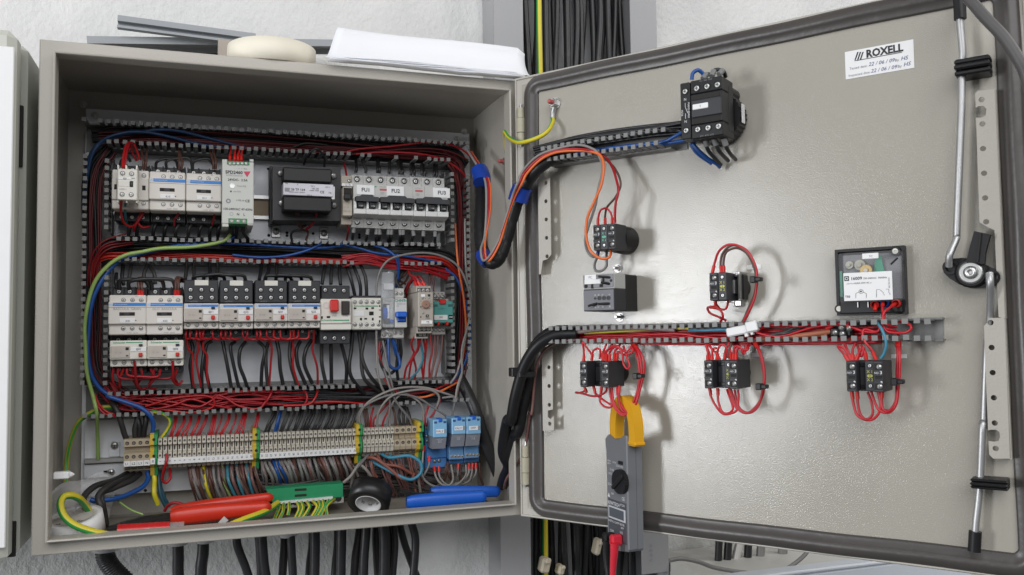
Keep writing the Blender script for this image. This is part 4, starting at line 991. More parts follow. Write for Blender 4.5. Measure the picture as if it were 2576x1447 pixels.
tw.ptxt('theben', 8, 1096, 495, 70.2, 4, gink, bold=1); tw.ptxt('SUL 181', 8, 1085, 735, 70.2, 2.4, gink)
q = tw.L(z(8, 1092, 222), 62); build(MB().lathe((q[0], q[1], 0), 'h', [(2.2, 62), (2.2, 70), (1, 71)], 10), 'lid_knob', clear, tw.e)

# small breaker with blue handle
cb = Thing(P, 'circuit_breaker', 'narrow grey circuit breaker with a bright blue handle beside the clear-lidded time switch', 'circuit breaker', z(8, 1215, 610), 70)
m_cb = mat('breaker_pale_grey', (.58, .58, .56), .42, var=.03)
cb.pbox('front_body', m_cb, 8, 1160, 466, 1276, 750, 8, 72, 1.2); cb.pbox('upper_terminal', m_cb, 8, 1154, 370, 1246, 466, 8, 54, 1); cb.pbox('lower_terminal', m_cb, 8, 1140, 755, 1246, 850, 8, 54, 1)
cb.pscr(8, ((1172, 420), (1215, 420), (1160, 800), (1213, 802)), 54.2, 3.0)
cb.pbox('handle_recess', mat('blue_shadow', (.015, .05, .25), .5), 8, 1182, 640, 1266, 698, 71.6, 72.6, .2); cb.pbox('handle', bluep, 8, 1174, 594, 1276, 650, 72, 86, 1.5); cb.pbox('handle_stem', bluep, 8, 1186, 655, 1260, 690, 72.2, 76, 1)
cb.ptxt('CHNT', 8, 1205, 490, 72, 5.6, mat('teal_ink', (.03, .25, .22), .6), bold=1.5); cb.pbox('logo_bar', mat('teal_ink', (0, 0, 0)), 8, 1240, 487, 1270, 496, 71.9, 72.4, 0); cb.ptxt('DZ267-32', 8, 1216, 521, 72, 3, gink); cb.ptxt('C6', 8, 1182, 541, 72, 3, gink)

# timer relay T3
tm = Thing(P, 'timer_relay', 'deep taupe timer relay tagged T3 with a brown dial', 'timer relay', z(8, 1450, 600), 105)
tm.pbox('housing', taupe, 8, 1382, 406, 1530, 742, 8, 106, 1); tm.pbox('upper_terminal', taupe, 8, 1364, 346, 1506, 408, 8, 94, .8); tm.pbox('lower_terminal', taupe, 8, 1368, 742, 1512, 805, 8, 94, .8); tm.pbox('lowest_terminal', taupe, 8, 1352, 805, 1476, 855, 8, 84, .8)
tm.pbox('upper_well', hole, 8, 1374, 368, 1498, 404, 93.8, 94.4, .1); tm.pscr(8, ((1394, 390), (1433, 390), (1473, 390)), 94.4, 2.7)
tm.pbox('lower_well', hole, 8, 1378, 748, 1502, 786, 93.8, 94.4, .1); tm.pscr(8, ((1397, 761), (1438, 761), (1479, 761)), 94.4, 2.7)
tm.pbox('lowest_well', hole, 8, 1362, 806, 1470, 838, 83.8, 84.4, .1); tm.pscr(8, ((1404, 816), (1442, 816)), 84.4, 2.5)
q = tm.L(z(8, 1455, 525), 108); mb = MB(); mb.smooth = True; mb.lathe((q[0], q[1], 0), 'h', [(5.8, 106), (5.6, 110), (4.8, 110.6)], 24); build(mb, 'dial', browns, tm.e)
for k in range(11):
    an = math.radians(-140 + 28 * k); tm.txt(str(k), q[0] + 8.2 * math.sin(an), q[1] + 8.2 * math.cos(an), 106, 2.2, ink)
tm.txt('x', q[0], q[1], 110.6, 4, ink)
tm.pbox('range_window', white, 8, 1410, 428, 1448, 452, 105.9, 106.4, .1); tm.pbox('range_window', hole, 8, 1475, 428, 1498, 450, 105.9, 106.4, .1); tm.pscr(8, ((1424, 462), (1485, 460), (1428, 610)), 106, 1.9)
tm.pbox('mode_mark', hole, 8, 1455, 624, 1484, 650, 105.9, 106.4, .1); tm.ptxt('A', 8, 1470, 637, 106.4, 3, wink); tm.ptxt('MODE', 8, 1474, 661, 106, 2.2, ink); tm.pbox('name_plate', white, 8, 1414, 680, 1520, 714, 105.9, 107, .4); tm.ptxt('T3', 8, 1473, 698, 107, 4, ink)
tm.ptxt('A1   15  25/21', 8, 1435, 357, 94, 2.2, gink); tm.ptxt('12-24  230VAC', 8, 1445, 727, 106, 2.2, gink); tm.pbox('led', hole, 8, 1402, 545, 1412, 556, 105.9, 106.3, 0); tm.pbox('led', hole, 8, 1402, 640, 1412, 654, 105.9, 106.3, 0)

# monitoring relay RX
rx = Thing(P, 'monitoring_relay', 'teal monitoring relay tagged RX with red clips, at the right end of the row', 'relay', z(8, 1625, 605), 62)
rx.pbox('upper_terminal', mgrey, 8, 1532, 404, 1640, 478, 8, 48, 1); rx.pbox('lower_terminal', mgrey, 8, 1512, 752, 1646, 818, 8, 48, 1)
rx.pscr(8, ((1548, 450), (1583, 452), (1620, 452)), 48.2, 2.6, SCREWD); rx.pscr(8, ((1516, 772), (1551, 773), (1590, 774), (1626, 774)), 48.2, 2.6, SCREWD)
for k in range(3): rx.pbox('entry_slot', hole, 8, 1534 + 36 * k, 418, 1545 + 36 * k, 428, 47.9, 48.4, 0)
rx.pbox('base', mgrey, 8, 1520, 470, 1722, 755, 8, 44, 1)
rx.pbox('housing', teal, 8, 1530, 496, 1722, 706, 44, 66, 1.5); rx.pbox('top_clip', redp, 8, 1590, 478, 1652, 524, 50, 69, 1)
rx.pbox('side_window', mat('dark_teal', (.03, .12, .12), .4), 8, 1534, 524, 1570, 548, 65.8, 66.4, .1); rx.pbox('side_window', mat('dark_teal', (0, 0, 0)), 8, 1672, 524, 1714, 548, 65.8, 66.4, .1)
for x0, x1 in ((1568, 1592), (1650, 1676)): rx.pbox('foot_clip', redp, 8, x0, 690, x1, 726, 46, 67, .8)
rx.pbox('name_plate', white, 8, 1536, 628, 1666, 676, 65.8, 67.2, .4); rx.ptxt('RX', 8, 1602, 650, 67.2, 4, ink); rx.pbox('selector', hole, 8, 1676, 627, 1716, 668, 65.8, 66.6, .2); rx.pbox('selector_bar', white, 8, 1682, 644, 1712, 651, 66.4, 67, 0)
rx.ptxt('ac 230v  ~', 8, 1615, 567, 66, 3.2, mat('dark_teal', (0, 0, 0)))

# ---------------------------------------------------------------- terminal strip
Z0, Z1 = 71.5, 113.5
def tx(n, x, y, h=60): return P.un(z(n, x, y), h)[0]
sx0 = tx(9, 650, 600); 
ts = Thing(P, 'terminal_strip', 'long row of beige numbered screw terminals across the bottom of the cabinet', 'terminal strip', at=((tx(9, 655, 600) + tx(10, 1540, 560)) / 2, Z0))
ZC = lambda zz: zz - Z0
def terminal_mesh(wd, m_, big=False):
    mb = MB(); w_ = wd / 2 - .15; HT = Z1 - Z0
    prof = [(0, 12), (0, 44), (4, 47), (7.5, 56), (15, 58), (15.3, 60), (22.5, 60), (24, 54), (32, 54), (33, 60), (HT - 1.5, 60), (HT, 56), (HT, 12)] if not big else \
           [(-1, 12), (-1, 46), (5, 50), (9, 58), (14, 60), (23.5, 60), (25, 50), (31.5, 50), (32.5, 60), (HT, 60), (HT + .5, 12)]
    mb.prism(prof, 'x', -w_, w_)
    mb.m = 1
    r_ = min(w_ * .62, 3.6)
    for zz in ((18.8, HT - 4.6) if not big else (19, HT - 5)): mb.cyl((0, zz, 59.9), 'h', r_, .35, 10)
    if not big: mb.box(-w_ * .55, w_ * .1, 25.5, 31, 53.9, 54.5)
    mb.m = 2
    for zz in ((18.8, HT - 4.6) if not big else (19, HT - 5)): mb.cyl((-.1, zz - .3, 60.2), 'h', r_ * .66, .15, 8)
    if big:
        mb.m = 1
        for zz in (1.5, 4.5): mb.box(-w_ * .8, w_ * .8, zz, zz + .8, 46 + zz * .6, 49 + zz * .7)
    return mb.mesh('terminal_block', [m_, hole, mat('dull_screw', (.20, .18, .15), .5, .6)])
t5 = terminal_mesh(5.1, termm); tbig = terminal_mesh(8.3, termb, True)
pem = MB(); w_ = 2.4
pem.m = 0
HT = Z1 - Z0
pem.prism([(-9, 12), (-9, 46), (2, 50), (8, 60), (15, 63), (24, 63), (26, 58), (33, 58), (34, 66), (HT + 5, 66), (HT + 7, 60), (HT + 7, 12)], 'x', -5.0, 0); pem.m = 1
pem.prism([(-9, 12), (-9, 46), (2, 50), (8, 60), (15, 63.3), (24, 63.3), (26, 58), (33, 58), (34, 66.3), (HT + 5, 66.3), (HT + 7, 60), (HT + 7, 12)], 'x', .02, 4.2); pem.m = 2
for zz in (19, HT - 1): pem.cyl((0, zz, 66 if zz > 30 else 63), 'h', 2.0, .6, 10)
PEM = pem.mesh('earth_terminal', [mat('terminal_yellow', (.62, .43, .04), .45), mat('terminal_green', (.03, .28, .09), .45), hole])
def row(n0, xa, ya, n1, xb, yb, cnt, me, name, nums=None, marker=False):
    a = tx(n0, xa, ya); b = tx(n1, xb, yb); st_ = (b - a) / cnt
    for k in range(cnt):
        ts.put(name, me, a + st_ * (k + .5) - ts.x, 0, 0)
    if marker:
        g0 = 0
        for g in range(0, cnt, 10):
            e_ = min(cnt, g + 10)
            s_ = ts.box('marker_strip', white, a + st_ * g - ts.x + .15, a + st_ * e_ - ts.x - .15, 6.6, 15.0, 55, 60.6, .3)
            for k in range(g, e_): ts.txt(str(nums + k), a + st_ * (k + .5) - ts.x, 11.2, 60.6, 3.7, ink, parent=s_, rot=-math.pi / 2)
    return a, b
row(9, 656, 600, 9, 893, 590, 4, tbig, 'large_terminal')
a, b = tx(9, 656, 600), tx(9, 893, 590)
for k, s_ in enumerate(('L1', 'L2', 'L3', 'N')):
    xx = a + (b - a) * (k + .5) / 4 - ts.x; ts.box('marker', white, xx - 3.9, xx + 3.9, 6.5, 13.6, 50, 60.8, .3); ts.txt(s_, xx, 10, 60.8, 4.4, ink)
row(9, 958, 590, 9, 1812, 560, 20, t5, 'terminal', 1, True)
row(10, 86, 590, 10, 948, 570, 22, t5, 'terminal', 21, True)
row(10, 1006, 560, 10, 1284, 560, 8, t5, 'terminal')
row(10, 1284, 560, 10, 1490, 560, 4, tbig, 'large_terminal')
for n, x, y in ((9, 925, 590), (9, 1838, 560), (10, 975, 600), (10, 1518, 580)): ts.put('earth_terminal', PEM, tx(n, x, y, 64) - ts.x, 0, 0)
q = tx(9, 915, 650, 62) - ts.x; ts.box('marker', white, q - 3, q + 3, 8, 16, 62.8, 64, .3); ts.txt('PE', q, 12, 64, 3.4, ink, rot=-math.pi / 2)
# raised support plate and rail left of the terminals
sp = Thing(P, 'rail_bracket', 'bare galvanised plate with screws at the left end of the terminal strip', 'bracket', at=(P.un(z(9, 460, 560), 14)))
a = sp.R(9, 302, 300, 700, 790, 14); build(MB().box(a[0], a[1] + 6, a[2], a[3], 3, 5, .4), 'plate', galv, sp.e)
xr0, xr1 = sp.L(z(9, 300, 660), 14)[0], ts.x + 190 - sp.x
sp.pbox('rail_edge', zinc, 9, 302, 640, 660, 664, 5, 15, .8); sp.pbox('lower_rail', galv, 9, 302, 690, 662, 790, 5, 9, .6)
sp.pbox('bracket_plate', galv, 9, 525, 485, 622, 615, 5, 8, .6); sp.pscr(9, ((575, 515), (543, 755)), 9, 5, PAN); sp.pbox('slot', hole, 9, 476, 742, 520, 770, 8.8, 9.4, .2)
bar = MB().box(ts.x - 205, ts.x + 210, Z0 + 10, Z0 + 32, 2.5, 11.9); 
t_ = Thing(P, 'mounting_rail', 'lowest steel mounting rail hidden under the terminal strip', 'rail', at=(ts.x, Z0 + 21), group='steel mounting rails'); t_.box('rail_web', zinc, -204, 250, -12, 12, 3, 11.5, .4)

# ---------------------------------------------------------------- blue plug-in relays
def plug_relay(x0, y0, x1, ym, y1, sx0, sy0, sx1, sy1, lab, note):
    t_ = Thing(P, 'plug_in_relay', lab, 'relay', z(10, (sx0 + sx1) / 2, sy1), 40, group='pale blue plug-in relays')
    t_.pbox('socket', rblue, 10, sx0, sy0, sx1, sy1, 8, 44, 1)
    a = t_.L(z(10, x0, y0), 84); b = t_.L(z(10, x1, ym), 84); c = t_.L(z(10, x1, y1), 62)
    build(MB().box(a[0], b[0], b[1] - 4, a[1], 44, 84, 1), 'relay_body', rblue2, t_.e)
    d = t_.L(z(10, x0 + 6, y1), 60)
    build(MB().prism([(b[1] - 4.2, 46), (b[1] - 4.2, 82), (d[1], 74), (d[1], 46)], 'x', a[0] + .4, b[0] - .4), 'smoky_case', mat('printed_case', (.26, .27, .31), .3, var=.2, vs=60), t_.e)
    mx_ = (a[0] + b[0]) / 2
    t_.box('top_clip', bluep, mx_ - 3, mx_ + 3, a[1] - 3.5, a[1] + 1.5, 70, 86, .8)
    for s in (-1, 1): t_.box('corner_window', mat('relay_shadow', (.03, .08, .2), .4), mx_ + s * 7 - 2, mx_ + s * 7 + 2, a[1] - 5.5, a[1] - 2.5, 83.9, 84.5, .1)
    t_.box('name_plate', white, a[0] + 4, b[0] - 4.5, b[1] + 2, b[1] + 8, 83.9, 84.7, .2); t_.txt(note, mx_ - 1.5, b[1] + 5, 84.7, 4.6, penink); t_.box('flag', gink, b[0] - 4.4, b[0] - 1.2, b[1] + 2.5, b[1] + 7.5, 83.9, 84.6, .1)
    t_.txt('A 10V AC\n2 1 4\n6 5 8', mx_, b[1] - 9, 80.5, 2.3, wink)
    return t_
r1_ = plug_relay(1632, 400, 1755, 530, 648, 1558, 450, 1752, 822, 'blue plug-in relay with handwritten tag, nearest the terminal strip, on its own socket', 'MALE')
r1_.pbox('socket_plate', white, 10, 1628, 690, 1712, 718, 43.8, 45, .3); r1_.pscr(10, ((1602, 678), (1726, 668), (1645, 768), (1684, 765)), 44.2, 2.8, SCREWD); r1_.pbox('terminal_step', rblue, 10, 1575, 655, 1752, 735, 40, 47, .8); r1_.pscr(10, ((1570, 470), (1575, 545), (1578, 590)), 44.2, 2.6, SCREWD)
for (x0, y0, x1, ym, y1), lab, nt in (((1797, 385, 1922, 502, 628), 'middle of the three blue plug-in relays, handwritten tag on its front', 'VALV'), ((1927, 378, 2056, 500, 622), 'rightmost of the three blue plug-in relays, against the cabinet wall', 'OFF')):
    sx_ = 1770 if nt == 'VALV' else 1906
    r_ = plug_relay(x0, y0, x1, ym, y1, sx_, 630, sx_ + 135, 786 - (12 if sx_ > 1800 else 0), lab, nt)
    r_.pbox('socket_face', mat('socket_face_blue', (.13, .30, .55), .45), 10, sx_ + 2, 634, sx_ + 133, 750 - (12 if sx_ > 1800 else 0), 44, 58, 1)
    r_.pscr(10, [(sx_ + 28 + 31 * k, 724 - (12 if sx_ > 1800 else 0)) for k in range(4)], 58, 2.6)

# ---------------------------------------------------------------- earth bar with green cover
eb = Thing(P, 'earth_bar', 'earth terminal bar with a long green cover low in the cabinet', 'earth bar', z(12, 510, 440), 95)
c4 = [eb.L(z(12, *p), 95) for p in ((150, 370), (870, 312), (872, 440), (215, 495))]
build(MB().prism(c4, 'h', 70, 95), 'green_cover', greenc, eb.e)
c4 = [eb.L(z(12, *p), 98) for p in ((250, 485), (775, 435), (776, 462), (252, 508))]; build(MB().prism(c4, 'h', 72, 98), 'upper_bar', galv, eb.e)
c4 = [eb.L(z(12, *p), 96) for p in ((232, 500), (878, 440), (880, 495), (240, 560))]; build(MB().prism(c4, 'h', 66, 94), 'hole_bar', mgrey, eb.e)
HB = MB().cyl((0, 0, 0), 'h', 4.4, .5, 12).mesh('wire_hole', hole)
for k in range(12): q = eb.L(z(12, 272 + 50.5 * k, 500 - 4.1 * k), 94); eb.put('wire_hole', HB, q[0], q[1], 94)
for zx, zy in ((447, 374), (502, 371), (447, 428), (502, 424)): q = eb.L(z(12, zx, zy), 95); build(MB().box(q[0] - 4, q[0] + 4, q[1] - 1.6, q[1] + 1.6, 94.6, 95.3), 'cover_slot', hole, eb.e)

# ================================================================ devices on the door
sw = Thing(DR, 'main_switch', 'large black rotary main switch unit at the top of the door', 'switch', at=(291, 496))
def S(n, x, y, h): return sw.L(z(n, x, y), h)
sl0, sl1 = -26, -14.2; sr = 23.5; zt, zb_ = 33.5, -33.5
sw.box('base', blackp, -24, 24, -27, 27, 28, 44, 2)
mb = MB()
kn = []
for k in range(72):
    an = 2 * math.pi * k / 72; r_ = 30.5 if k % 2 else 29.3; kn.append((r_ * math.cos(an), r_ * math.sin(an) - 3))
mb.prism(kn, 'h', 3, 24); build(mb, 'knurled_ring', blackp, sw.e)
sw.box('ring_label', white, 30.4, 31.2, -13, 9, 13, 22, .2); build(MB().lathe((14, 24, 0), 'h', [(8, 2), (8, 30)], 16), 'boss', blackp, sw.e); sw.scr(18, 26, 30, 2.4, PAN)
sw.box('side_module', darkp if 0 else blackp, sl0, sl1 - .2, zb_ + 1, zt - 1, 30, 63, 1)
sw.box('main_module', blackp, sl1, sr, zb_ + 16, zt - 16, 28, 62, 1)
for s in (1, -1): sw.box('terminal_module', blackp, sl1, sr, s * 17.6 if s > 0 else zb_, zt if s > 0 else -17.6, 28, 62, 1.2)
for s, ys in ((1, 23.5), (-1, -23.5)):
    for k in range(3): sw.scr(-6.4 + 12.3 * k, ys + .4, 62, 4.5, SCREWD)
    sw.scr(-20, s * 22.5, 63, 4.2, SCREWD)
    for k in range(3): sw.box('wire_entry', hole, -11 + 12.3 * k, -3.5 + 12.3 * k, s * 33.2, s * 33.8, 42, 56, 0)
for s in (1, -1): sw.box('deep_slot', hole, sl1 + 2, sr - 3, s * 13.2 - 2.3, s * 13.2 + 2.3, 61.6, 62.4, .1)
sw.box('front_plate', darkp, sl1 + 1.5, sr - .6, -10, 10, 61, 64.5, 1)
sw.box('name_plate', white, sl1 + 3.5, sl1 + 22, -1, 5.2, 64, 65.2, .9); sw.txt('I', sl1 + 13, 2, 65.2, 4, ink)
for zz in (13, -12.5): sw.txt('N', -20, zz, 63, 4, wink)
sw.txt('MAH2-20A01', -16, 0, 63, 3.2, wink, rot=-math.pi / 2); sw.txt('H226', -24, -2, 63, 3.2, wink, rot=-math.pi / 2)
for x0, z0_, x1, z1_ in ((-20.3, 4, -19.9, 9), (-20.3, -9, -19.9, -3)): sw.box('circuit_line', wink, x0, x1, z0_, z1_, 62.9, 63.3, 0)
o = sw.box('circuit_line', wink, -.2, .2, -3.6, 3.6, 0, .3, 0); o.location = Vector((-18.6, -63, .5)) * MM; o.rotation_euler = (0, -.38, 0)
sw.txt('2/T1  4/T2  6/T3', 4.5, -31.5, 62, 2.4, gink); sw.txt('1/L1  3/L2  5/L3', 4.5, 31.3, 62, 2.4, gink)

def contact_block(t_, u, zc, hf, hb, kind):
    """one 10 mm wide block; its face carries two screws and NO 3 4, or X1 X2"""
    c = bpy.data.objects.new('contact_block', None); COL.objects.link(c); c.parent = t_.e; c.location = Vector((u, 0, zc)) * MM
    bx = lambda nm, m_, *a, b=.5: build(MB().box(*a, b), nm, m_, c)
    bx('block_body', darkp, -4.9, 4.9, -15.5, 15.5, hb, hf, b=.8)
    if kind == 'NO':
        bx('screw_well', hole, -3.6, 3.9, 6.2, 13.2, hf - .4, hf + .25, b=.1); bx('screw_well', hole, -3.6, 3.9, -13.2, -6.6, hf - .4, hf + .25, b=.1)
        bx('plunger_slot', hole, -3, 3.6, -2.6, .4, hf - .4, hf + .3, b=.1); bx('ridge', darkp, -4.6, 4.6, .6, 1.8, hf - .2, hf + 1.2, b=.3); bx('ridge', darkp, -4.6, 4.6, -4.4, -3.2, hf - .2, hf + 1.2, b=.3)
        for zz in (9.6, -9.8): t_.put('screw', PAN, 1.2, zz, hf + .1, c, .9)
        t_.txt('3', 2.8, 3.8, hf, 4.4, wink, parent=c, bold=1); t_.txt('NO', -1.6, 3.4, hf, 2.6, wink, parent=c); t_.txt('4', 2.9, -5.2, hf, 4.2, wink, parent=c, bold=1)
    elif kind in ('X', 'XG'):
        mk = yink if kind == 'X' else gnink
        for zz in (10.2, -10): t_.put('screw', SCREWD, 0, zz, hf + .1, c, .85)
        t_.txt('X 1', 0, 4.2, hf, 4.0, mk, parent=c, bold=1); t_.txt('X 2', 0, -3.9, hf, 4.0, mk, parent=c, bold=1)
        o = link('oval_mark', MB().lathe((0, 0, 0), 'h', [(2.4, 0), (2.4, .3)], 14).mesh('oval_mark', mk), c, Vector((0, -hf, .1)) * MM); o.scale = (1.15, 1, .7); bx('oval_gap', hole, -.2, .2, -2, 2.2, hf + .3, hf + .5, b=0)
    else:
        for zz in (11, -11): bx('rib', blackp, -4.2, 4.2, zz - 2, zz + 2, hf - .5, hf + 1)
    return c
def unit(name, lab, cat, uc, zc, blocks, collar, group=None, metal=False):
    t_ = Thing(DR, name, lab, cat, at=(uc, zc), group=group)
    if metal:
        mb = MB(); mb.box(-12, 13, -17, 17, 14, 17, .8); mb.box(10.5, 13.2, -15, 17, 12, 36, .5); build(mb, 'metal_bracket', mat('nickel_bracket', (.45, .44, .43), .32, .9, var=.2, vs=120), t_.e)
        t_.box('clamp_lug', mat('nickel_bracket', (0, 0, 0)), 3, 12, 12, 17, 17, 34, .8); t_.box('clamp_lug', mat('nickel_bracket', (0, 0, 0)), 2, 12, -22, -14, 15, 28, 1.5); t_.scr(8, 13.5, 34, 2.2, PAN); t_.box('lever', mat('nickel_bracket', (0, 0, 0)), 5, 8, -8, 8, 30, 39, .8)
        build(MB().lathe((0, 0, 0), 'h', [(13, 1), (13, 16)], 20), 'collar', blackp, t_.e)
    else:
        mb = MB(); mb.smooth = True; mb.lathe((collar[0], 0, 0), 'h', [(collar[1], 1), (collar[1], collar[2] - 6), (collar[1] - 2, collar[2])], 28); build(mb, 'collar', blackp, t_.e)
    t_.box('mounting_base', blackp, -15, 15, -14.5, 14.5, 14, 30, 1.5)
    for du, kind, hf, hb in blocks: contact_block(t_, du, 0, hf, hb, kind)
    return t_
PB = 'push button units on the door'
unit('pilot_switch', 'black illuminated push button unit with pale green X1 X2 marks, nearest the hinge', 'push button', 160, 361, [(-9.8, 'NO', 58, 28), (.2, 'XG', 58, 30), (10.2, 'NO', 58, 28)], (1, 17.5, 30))
unit('selector_switch', 'black selector switch with silver bracket and a loop of wires above it', 'selector switch', 306, 295, [(-9, 'NO', 58, 28), (1.2, 'X', 58, 30)], None, metal=True)
unit('push_button', 'black push button unit under the lower duct, directly above the clamp meter', 'push button', 145, 196, [(-16, 'NO', 60, 24), (-5.5, 'P', 40, 24), (5, 'P', 44, 24), (14, 'NO', 60, 20)], (2, 13, 22), PB)
unit('push_button', 'middle black push button unit with yellow X1 X2 marks below the door duct', 'push button', 303, 198, [(-14, 'NO', 60, 24), (-3.5, 'P', 46, 24), (5, 'X', 48, 24), (14.6, 'NO', 60, 20)], (0, 13, 22), PB)
v0 = DR.un(z(16, 372, 1095), 60); v1 = DR.un(z(16, 566, 1092), 60); uc = (v0[0] + v1[0]) / 2
unit('push_button', 'black push button unit with yellow X1 X2 marks nearest the lock rods', 'push button', uc, v0[1], [(v0[0] - uc, 'NO', 60, 24), (v0[0] - uc + 9.6, 'P', 46, 24), (v1[0] - uc - 10, 'X', 50, 24), (v1[0] - uc, 'NO', 60, 20)], (0, 13, 22), PB)

# programmable timer block tagged PC
pc = Thing(DR, 'timer_block', 'grey and dark rectangular timer block tagged PC on the door', 'timer', at=(152.5, 294.4)); w2 = 21.6
pc.box('rear_housing', blackp, -w2, w2, -22.5, 22.5, .3, 31, 1)
pcg = mat('pale_timer_grey', (.50, .50, .48), .45, var=.03)
pc.box('upper_housing', pcg, -w2 + .3, w2 - .3, 4, 22.4, 31, 60, .8); pc.box('lower_housing', darkp, -w2 + .3, w2 - .3, -22.4, 4, 31, 60, .8)
pc.box('upper_face', mat('timer_face', (.10, .10, .12), .35), -w2 + 1.2, w2 - 1, 5.6, 21.4, 59.9, 60.9, .3); pc.box('lower_face', mat('timer_lower_face', (.13, .13, .15), .45), -w2 + .8, w2 - 1, -21.4, 3, 59.9, 60.8, .3)
pc.pbox('name_plate', white, 14, 697, 104, 793, 143, 60.8, 62, .6); pc.ptxt('PC', 14, 748, 125, 62, 4.2, gink)
for k in range(3): pc.pbox('white_bar', white, 14, 697, 145 + 11 * k, 832, 153 + 11 * k, 60.8, 62, .3)
pc.pbox('socket', hole, 14, 845, 130, 862, 180, 60.8, 61.4, 0); pc.pbox('socket', hole, 14, 822, 180, 850, 203, 60.8, 61.4, 0); pc.pbox('socket', hole, 14, 752, 178, 770, 215, 60.8, 61.4, 0)
for zx, zy, rr in ((711, 196, 2.4), (918, 150, 1.7)): q = pc.L(z(14, zx, zy), 61); build(MB().cyl((q[0], q[1], 60.7), 'h', rr, .5, 12), 'contact_hole', hole, pc.e)
for zx, zy in ((822, 295), (860, 294), (897, 293), (788, 298)): q = pc.L(z(14, zx, zy), 61); build(MB().lathe((q[0], q[1], 0), 'h', [(2.6 if zx > 800 else 1.5, 60.6), (2.6 if zx > 800 else 1.5, 61.6), (1.1, 61.6), (1.1, 60.9)], 12), 'pin_socket', blackp, pc.e)
for zx, zy, ex, ey in ((820, 117, 905, 125), (840, 165, 900, 178), (735, 362, 800, 340), (820, 345, 900, 340)):
    a = pc.L(z(14, zx, zy), 66); b = pc.L(z(14, ex, ey), 62); build(MB().tube([(a[0], -68, a[1]), ((a[0] + b[0]) / 2, -66, (a[1] + b[1]) / 2), (b[0], -61, b[1])], 1.5, 7), 'plug_pin', blackp, pc.e)
for s_, zx, zy in (('15', 787, 272), ('18', 815, 270), ('17', 848, 270), ('19', 905, 268), ('16', 789, 372), ('21', 815, 370), ('20', 850, 368), ('22', 909, 365)): pc.ptxt(s_, 14, zx, zy, 60.8, 2.6, wink)
for zx in (975,):
    pass

# time delay box tagged TC
tc_ = Thing(DR, 'timer_box', 'clear-fronted square timer box tagged TC with white wiring label on the door', 'timer', at=(450, 295))
def TR(x0, y0, x1, y1, h): return tc_.R(16, x0, y0, x1, y1, h)
a = TR(258, 182, 778, 645, 8)
mb = MB(); fr = [(0, 1), (0, 12), (3, 12), (3, 1)]
rs = []
for cx, cz, sx_, sz in ((a[0], a[2], 1, 1), (a[1], a[2], -1, 1), (a[1], a[3], -1, -1), (a[0], a[3], 1, -1)): rs.append([(cx + sx_ * i, -h, cz + sz * i) for i, h in fr])
mb.rings(rs, False, True); build(mb, 'bezel', blackp, tc_.e)
tc_.box('back_plate', blackp, a[0] + 3.2, a[1] - 3.2, a[2] + 3.2, a[3] - 3.2, .4, 3, 0)
b_ = TR(280, 545, 738, 632, 20); tc_.box('terminal_base', blackp, b_[0], b_[1], b_[2], b_[3], 3, 16, 1)
c = TR(272, 208, 742, 548, 26)
tc_.box('inner_case', mat('grey_inner_case', (.30, .30, .31), .5, var=.25, vs=60), c[0] + 1, c[1] - 1, c[2] + 1, c[3] - 1, 3, 9, .5)
tc_.box('clear_cover', smoky, c[0], c[1], c[2], c[3], 9.2, 26, 1.5)
d = TR(530, 222, 605, 345, 14); build(MB().prism([(d[0], d[2] + 4), (d[0] + 2, d[3]), (d[1] - 2, d[3]), (d[1] - 1, d[2] + 9), (d[1] + 1, d[2]), (d[0] + 2, d[2] - 2)], 'h', 11, 13), 'circuit_board', pcb, tc_.e)
d = TR(283, 335, 306, 520, 14); tc_.box('circuit_board', pcb, d[0], d[1], d[2], d[3], 10, 12, 0)
q = tc_.L(z(16, 479, 330), 18); g = []
for k in range(48): an = 2 * math.pi * k / 48; g.append((q[0] + (6.3 if k % 2 else 5.6) * math.cos(an), q[1] + (6.3 if k % 2 else 5.6) * math.sin(an)))
build(MB().prism(g, 'h', 15, 19), 'brass_gear', brass, tc_.e); build(MB().lathe((q[0], q[1], 0), 'h', [(2, 19), (2, 21)], 12), 'gear_hub', ivory, tc_.e)
for zx, zy, rr in ((430, 290, 5.5), (355, 290, 4)): qq = tc_.L(z(16, zx, zy), 14); build(MB().lathe((qq[0], qq[1], 0), 'h', [(rr, 10), (rr, 13), (rr * .4, 13), (rr * .4, 16)], 20), 'plastic_gear', mat('pale_gear', (.55, .54, .45), .4, var=.1), tc_.e)
lb = TR(312, 350, 672, 540, 27); tc_.box('wiring_label', white, lb[0], lb[1], lb[2], lb[3], 26, 26.7, .2)
np_ = TR(448, 208, 568, 242, 27); tc_.box('name_plate', white, np_[0], np_[1], np_[2], np_[3], 26, 27, .5); tc_.ptxt('TC', 16, 513, 228, 27, 3.0, gink)
for s_, zx, zy, sz, bb in (('16009', 408, 388, 4.6, 1), ('220-240VAC  50/60Hz', 543, 384, 2.5, 0), ('1        16(3)A 250V AC u', 430, 421, 2.3, 0), ('T50', 345, 520, 3.2, 1), ('M', 441, 482, 2.6, 1), ('1', 404, 512, 2, 0), ('2', 480, 512, 2, 0), ('3', 553, 508, 2, 0), ('4', 609, 506, 2, 0), ('5', 652, 502, 2, 0)): tc_.ptxt(s_, 16, zx, zy, 26.7, sz, ink, bold=bb)
tc_.ptxt('0164 GC128', 16, 645, 418, 26.7, 2.0, ink, rot=-math.pi / 2)
lg = TR(320, 372, 355, 405, 26.7); tc_.box('logo_square', ink, lg[0], lg[1], lg[2], lg[3], 26.7, 26.9, 0); tc_.put('logo_ring', MB().tubering((0, 0, 0), 'h', 1.7, 1.1, .2, 14).mesh('logo_ring', white), (lg[0] + lg[1]) / 2, (lg[2] + lg[3]) / 2, 26.9)
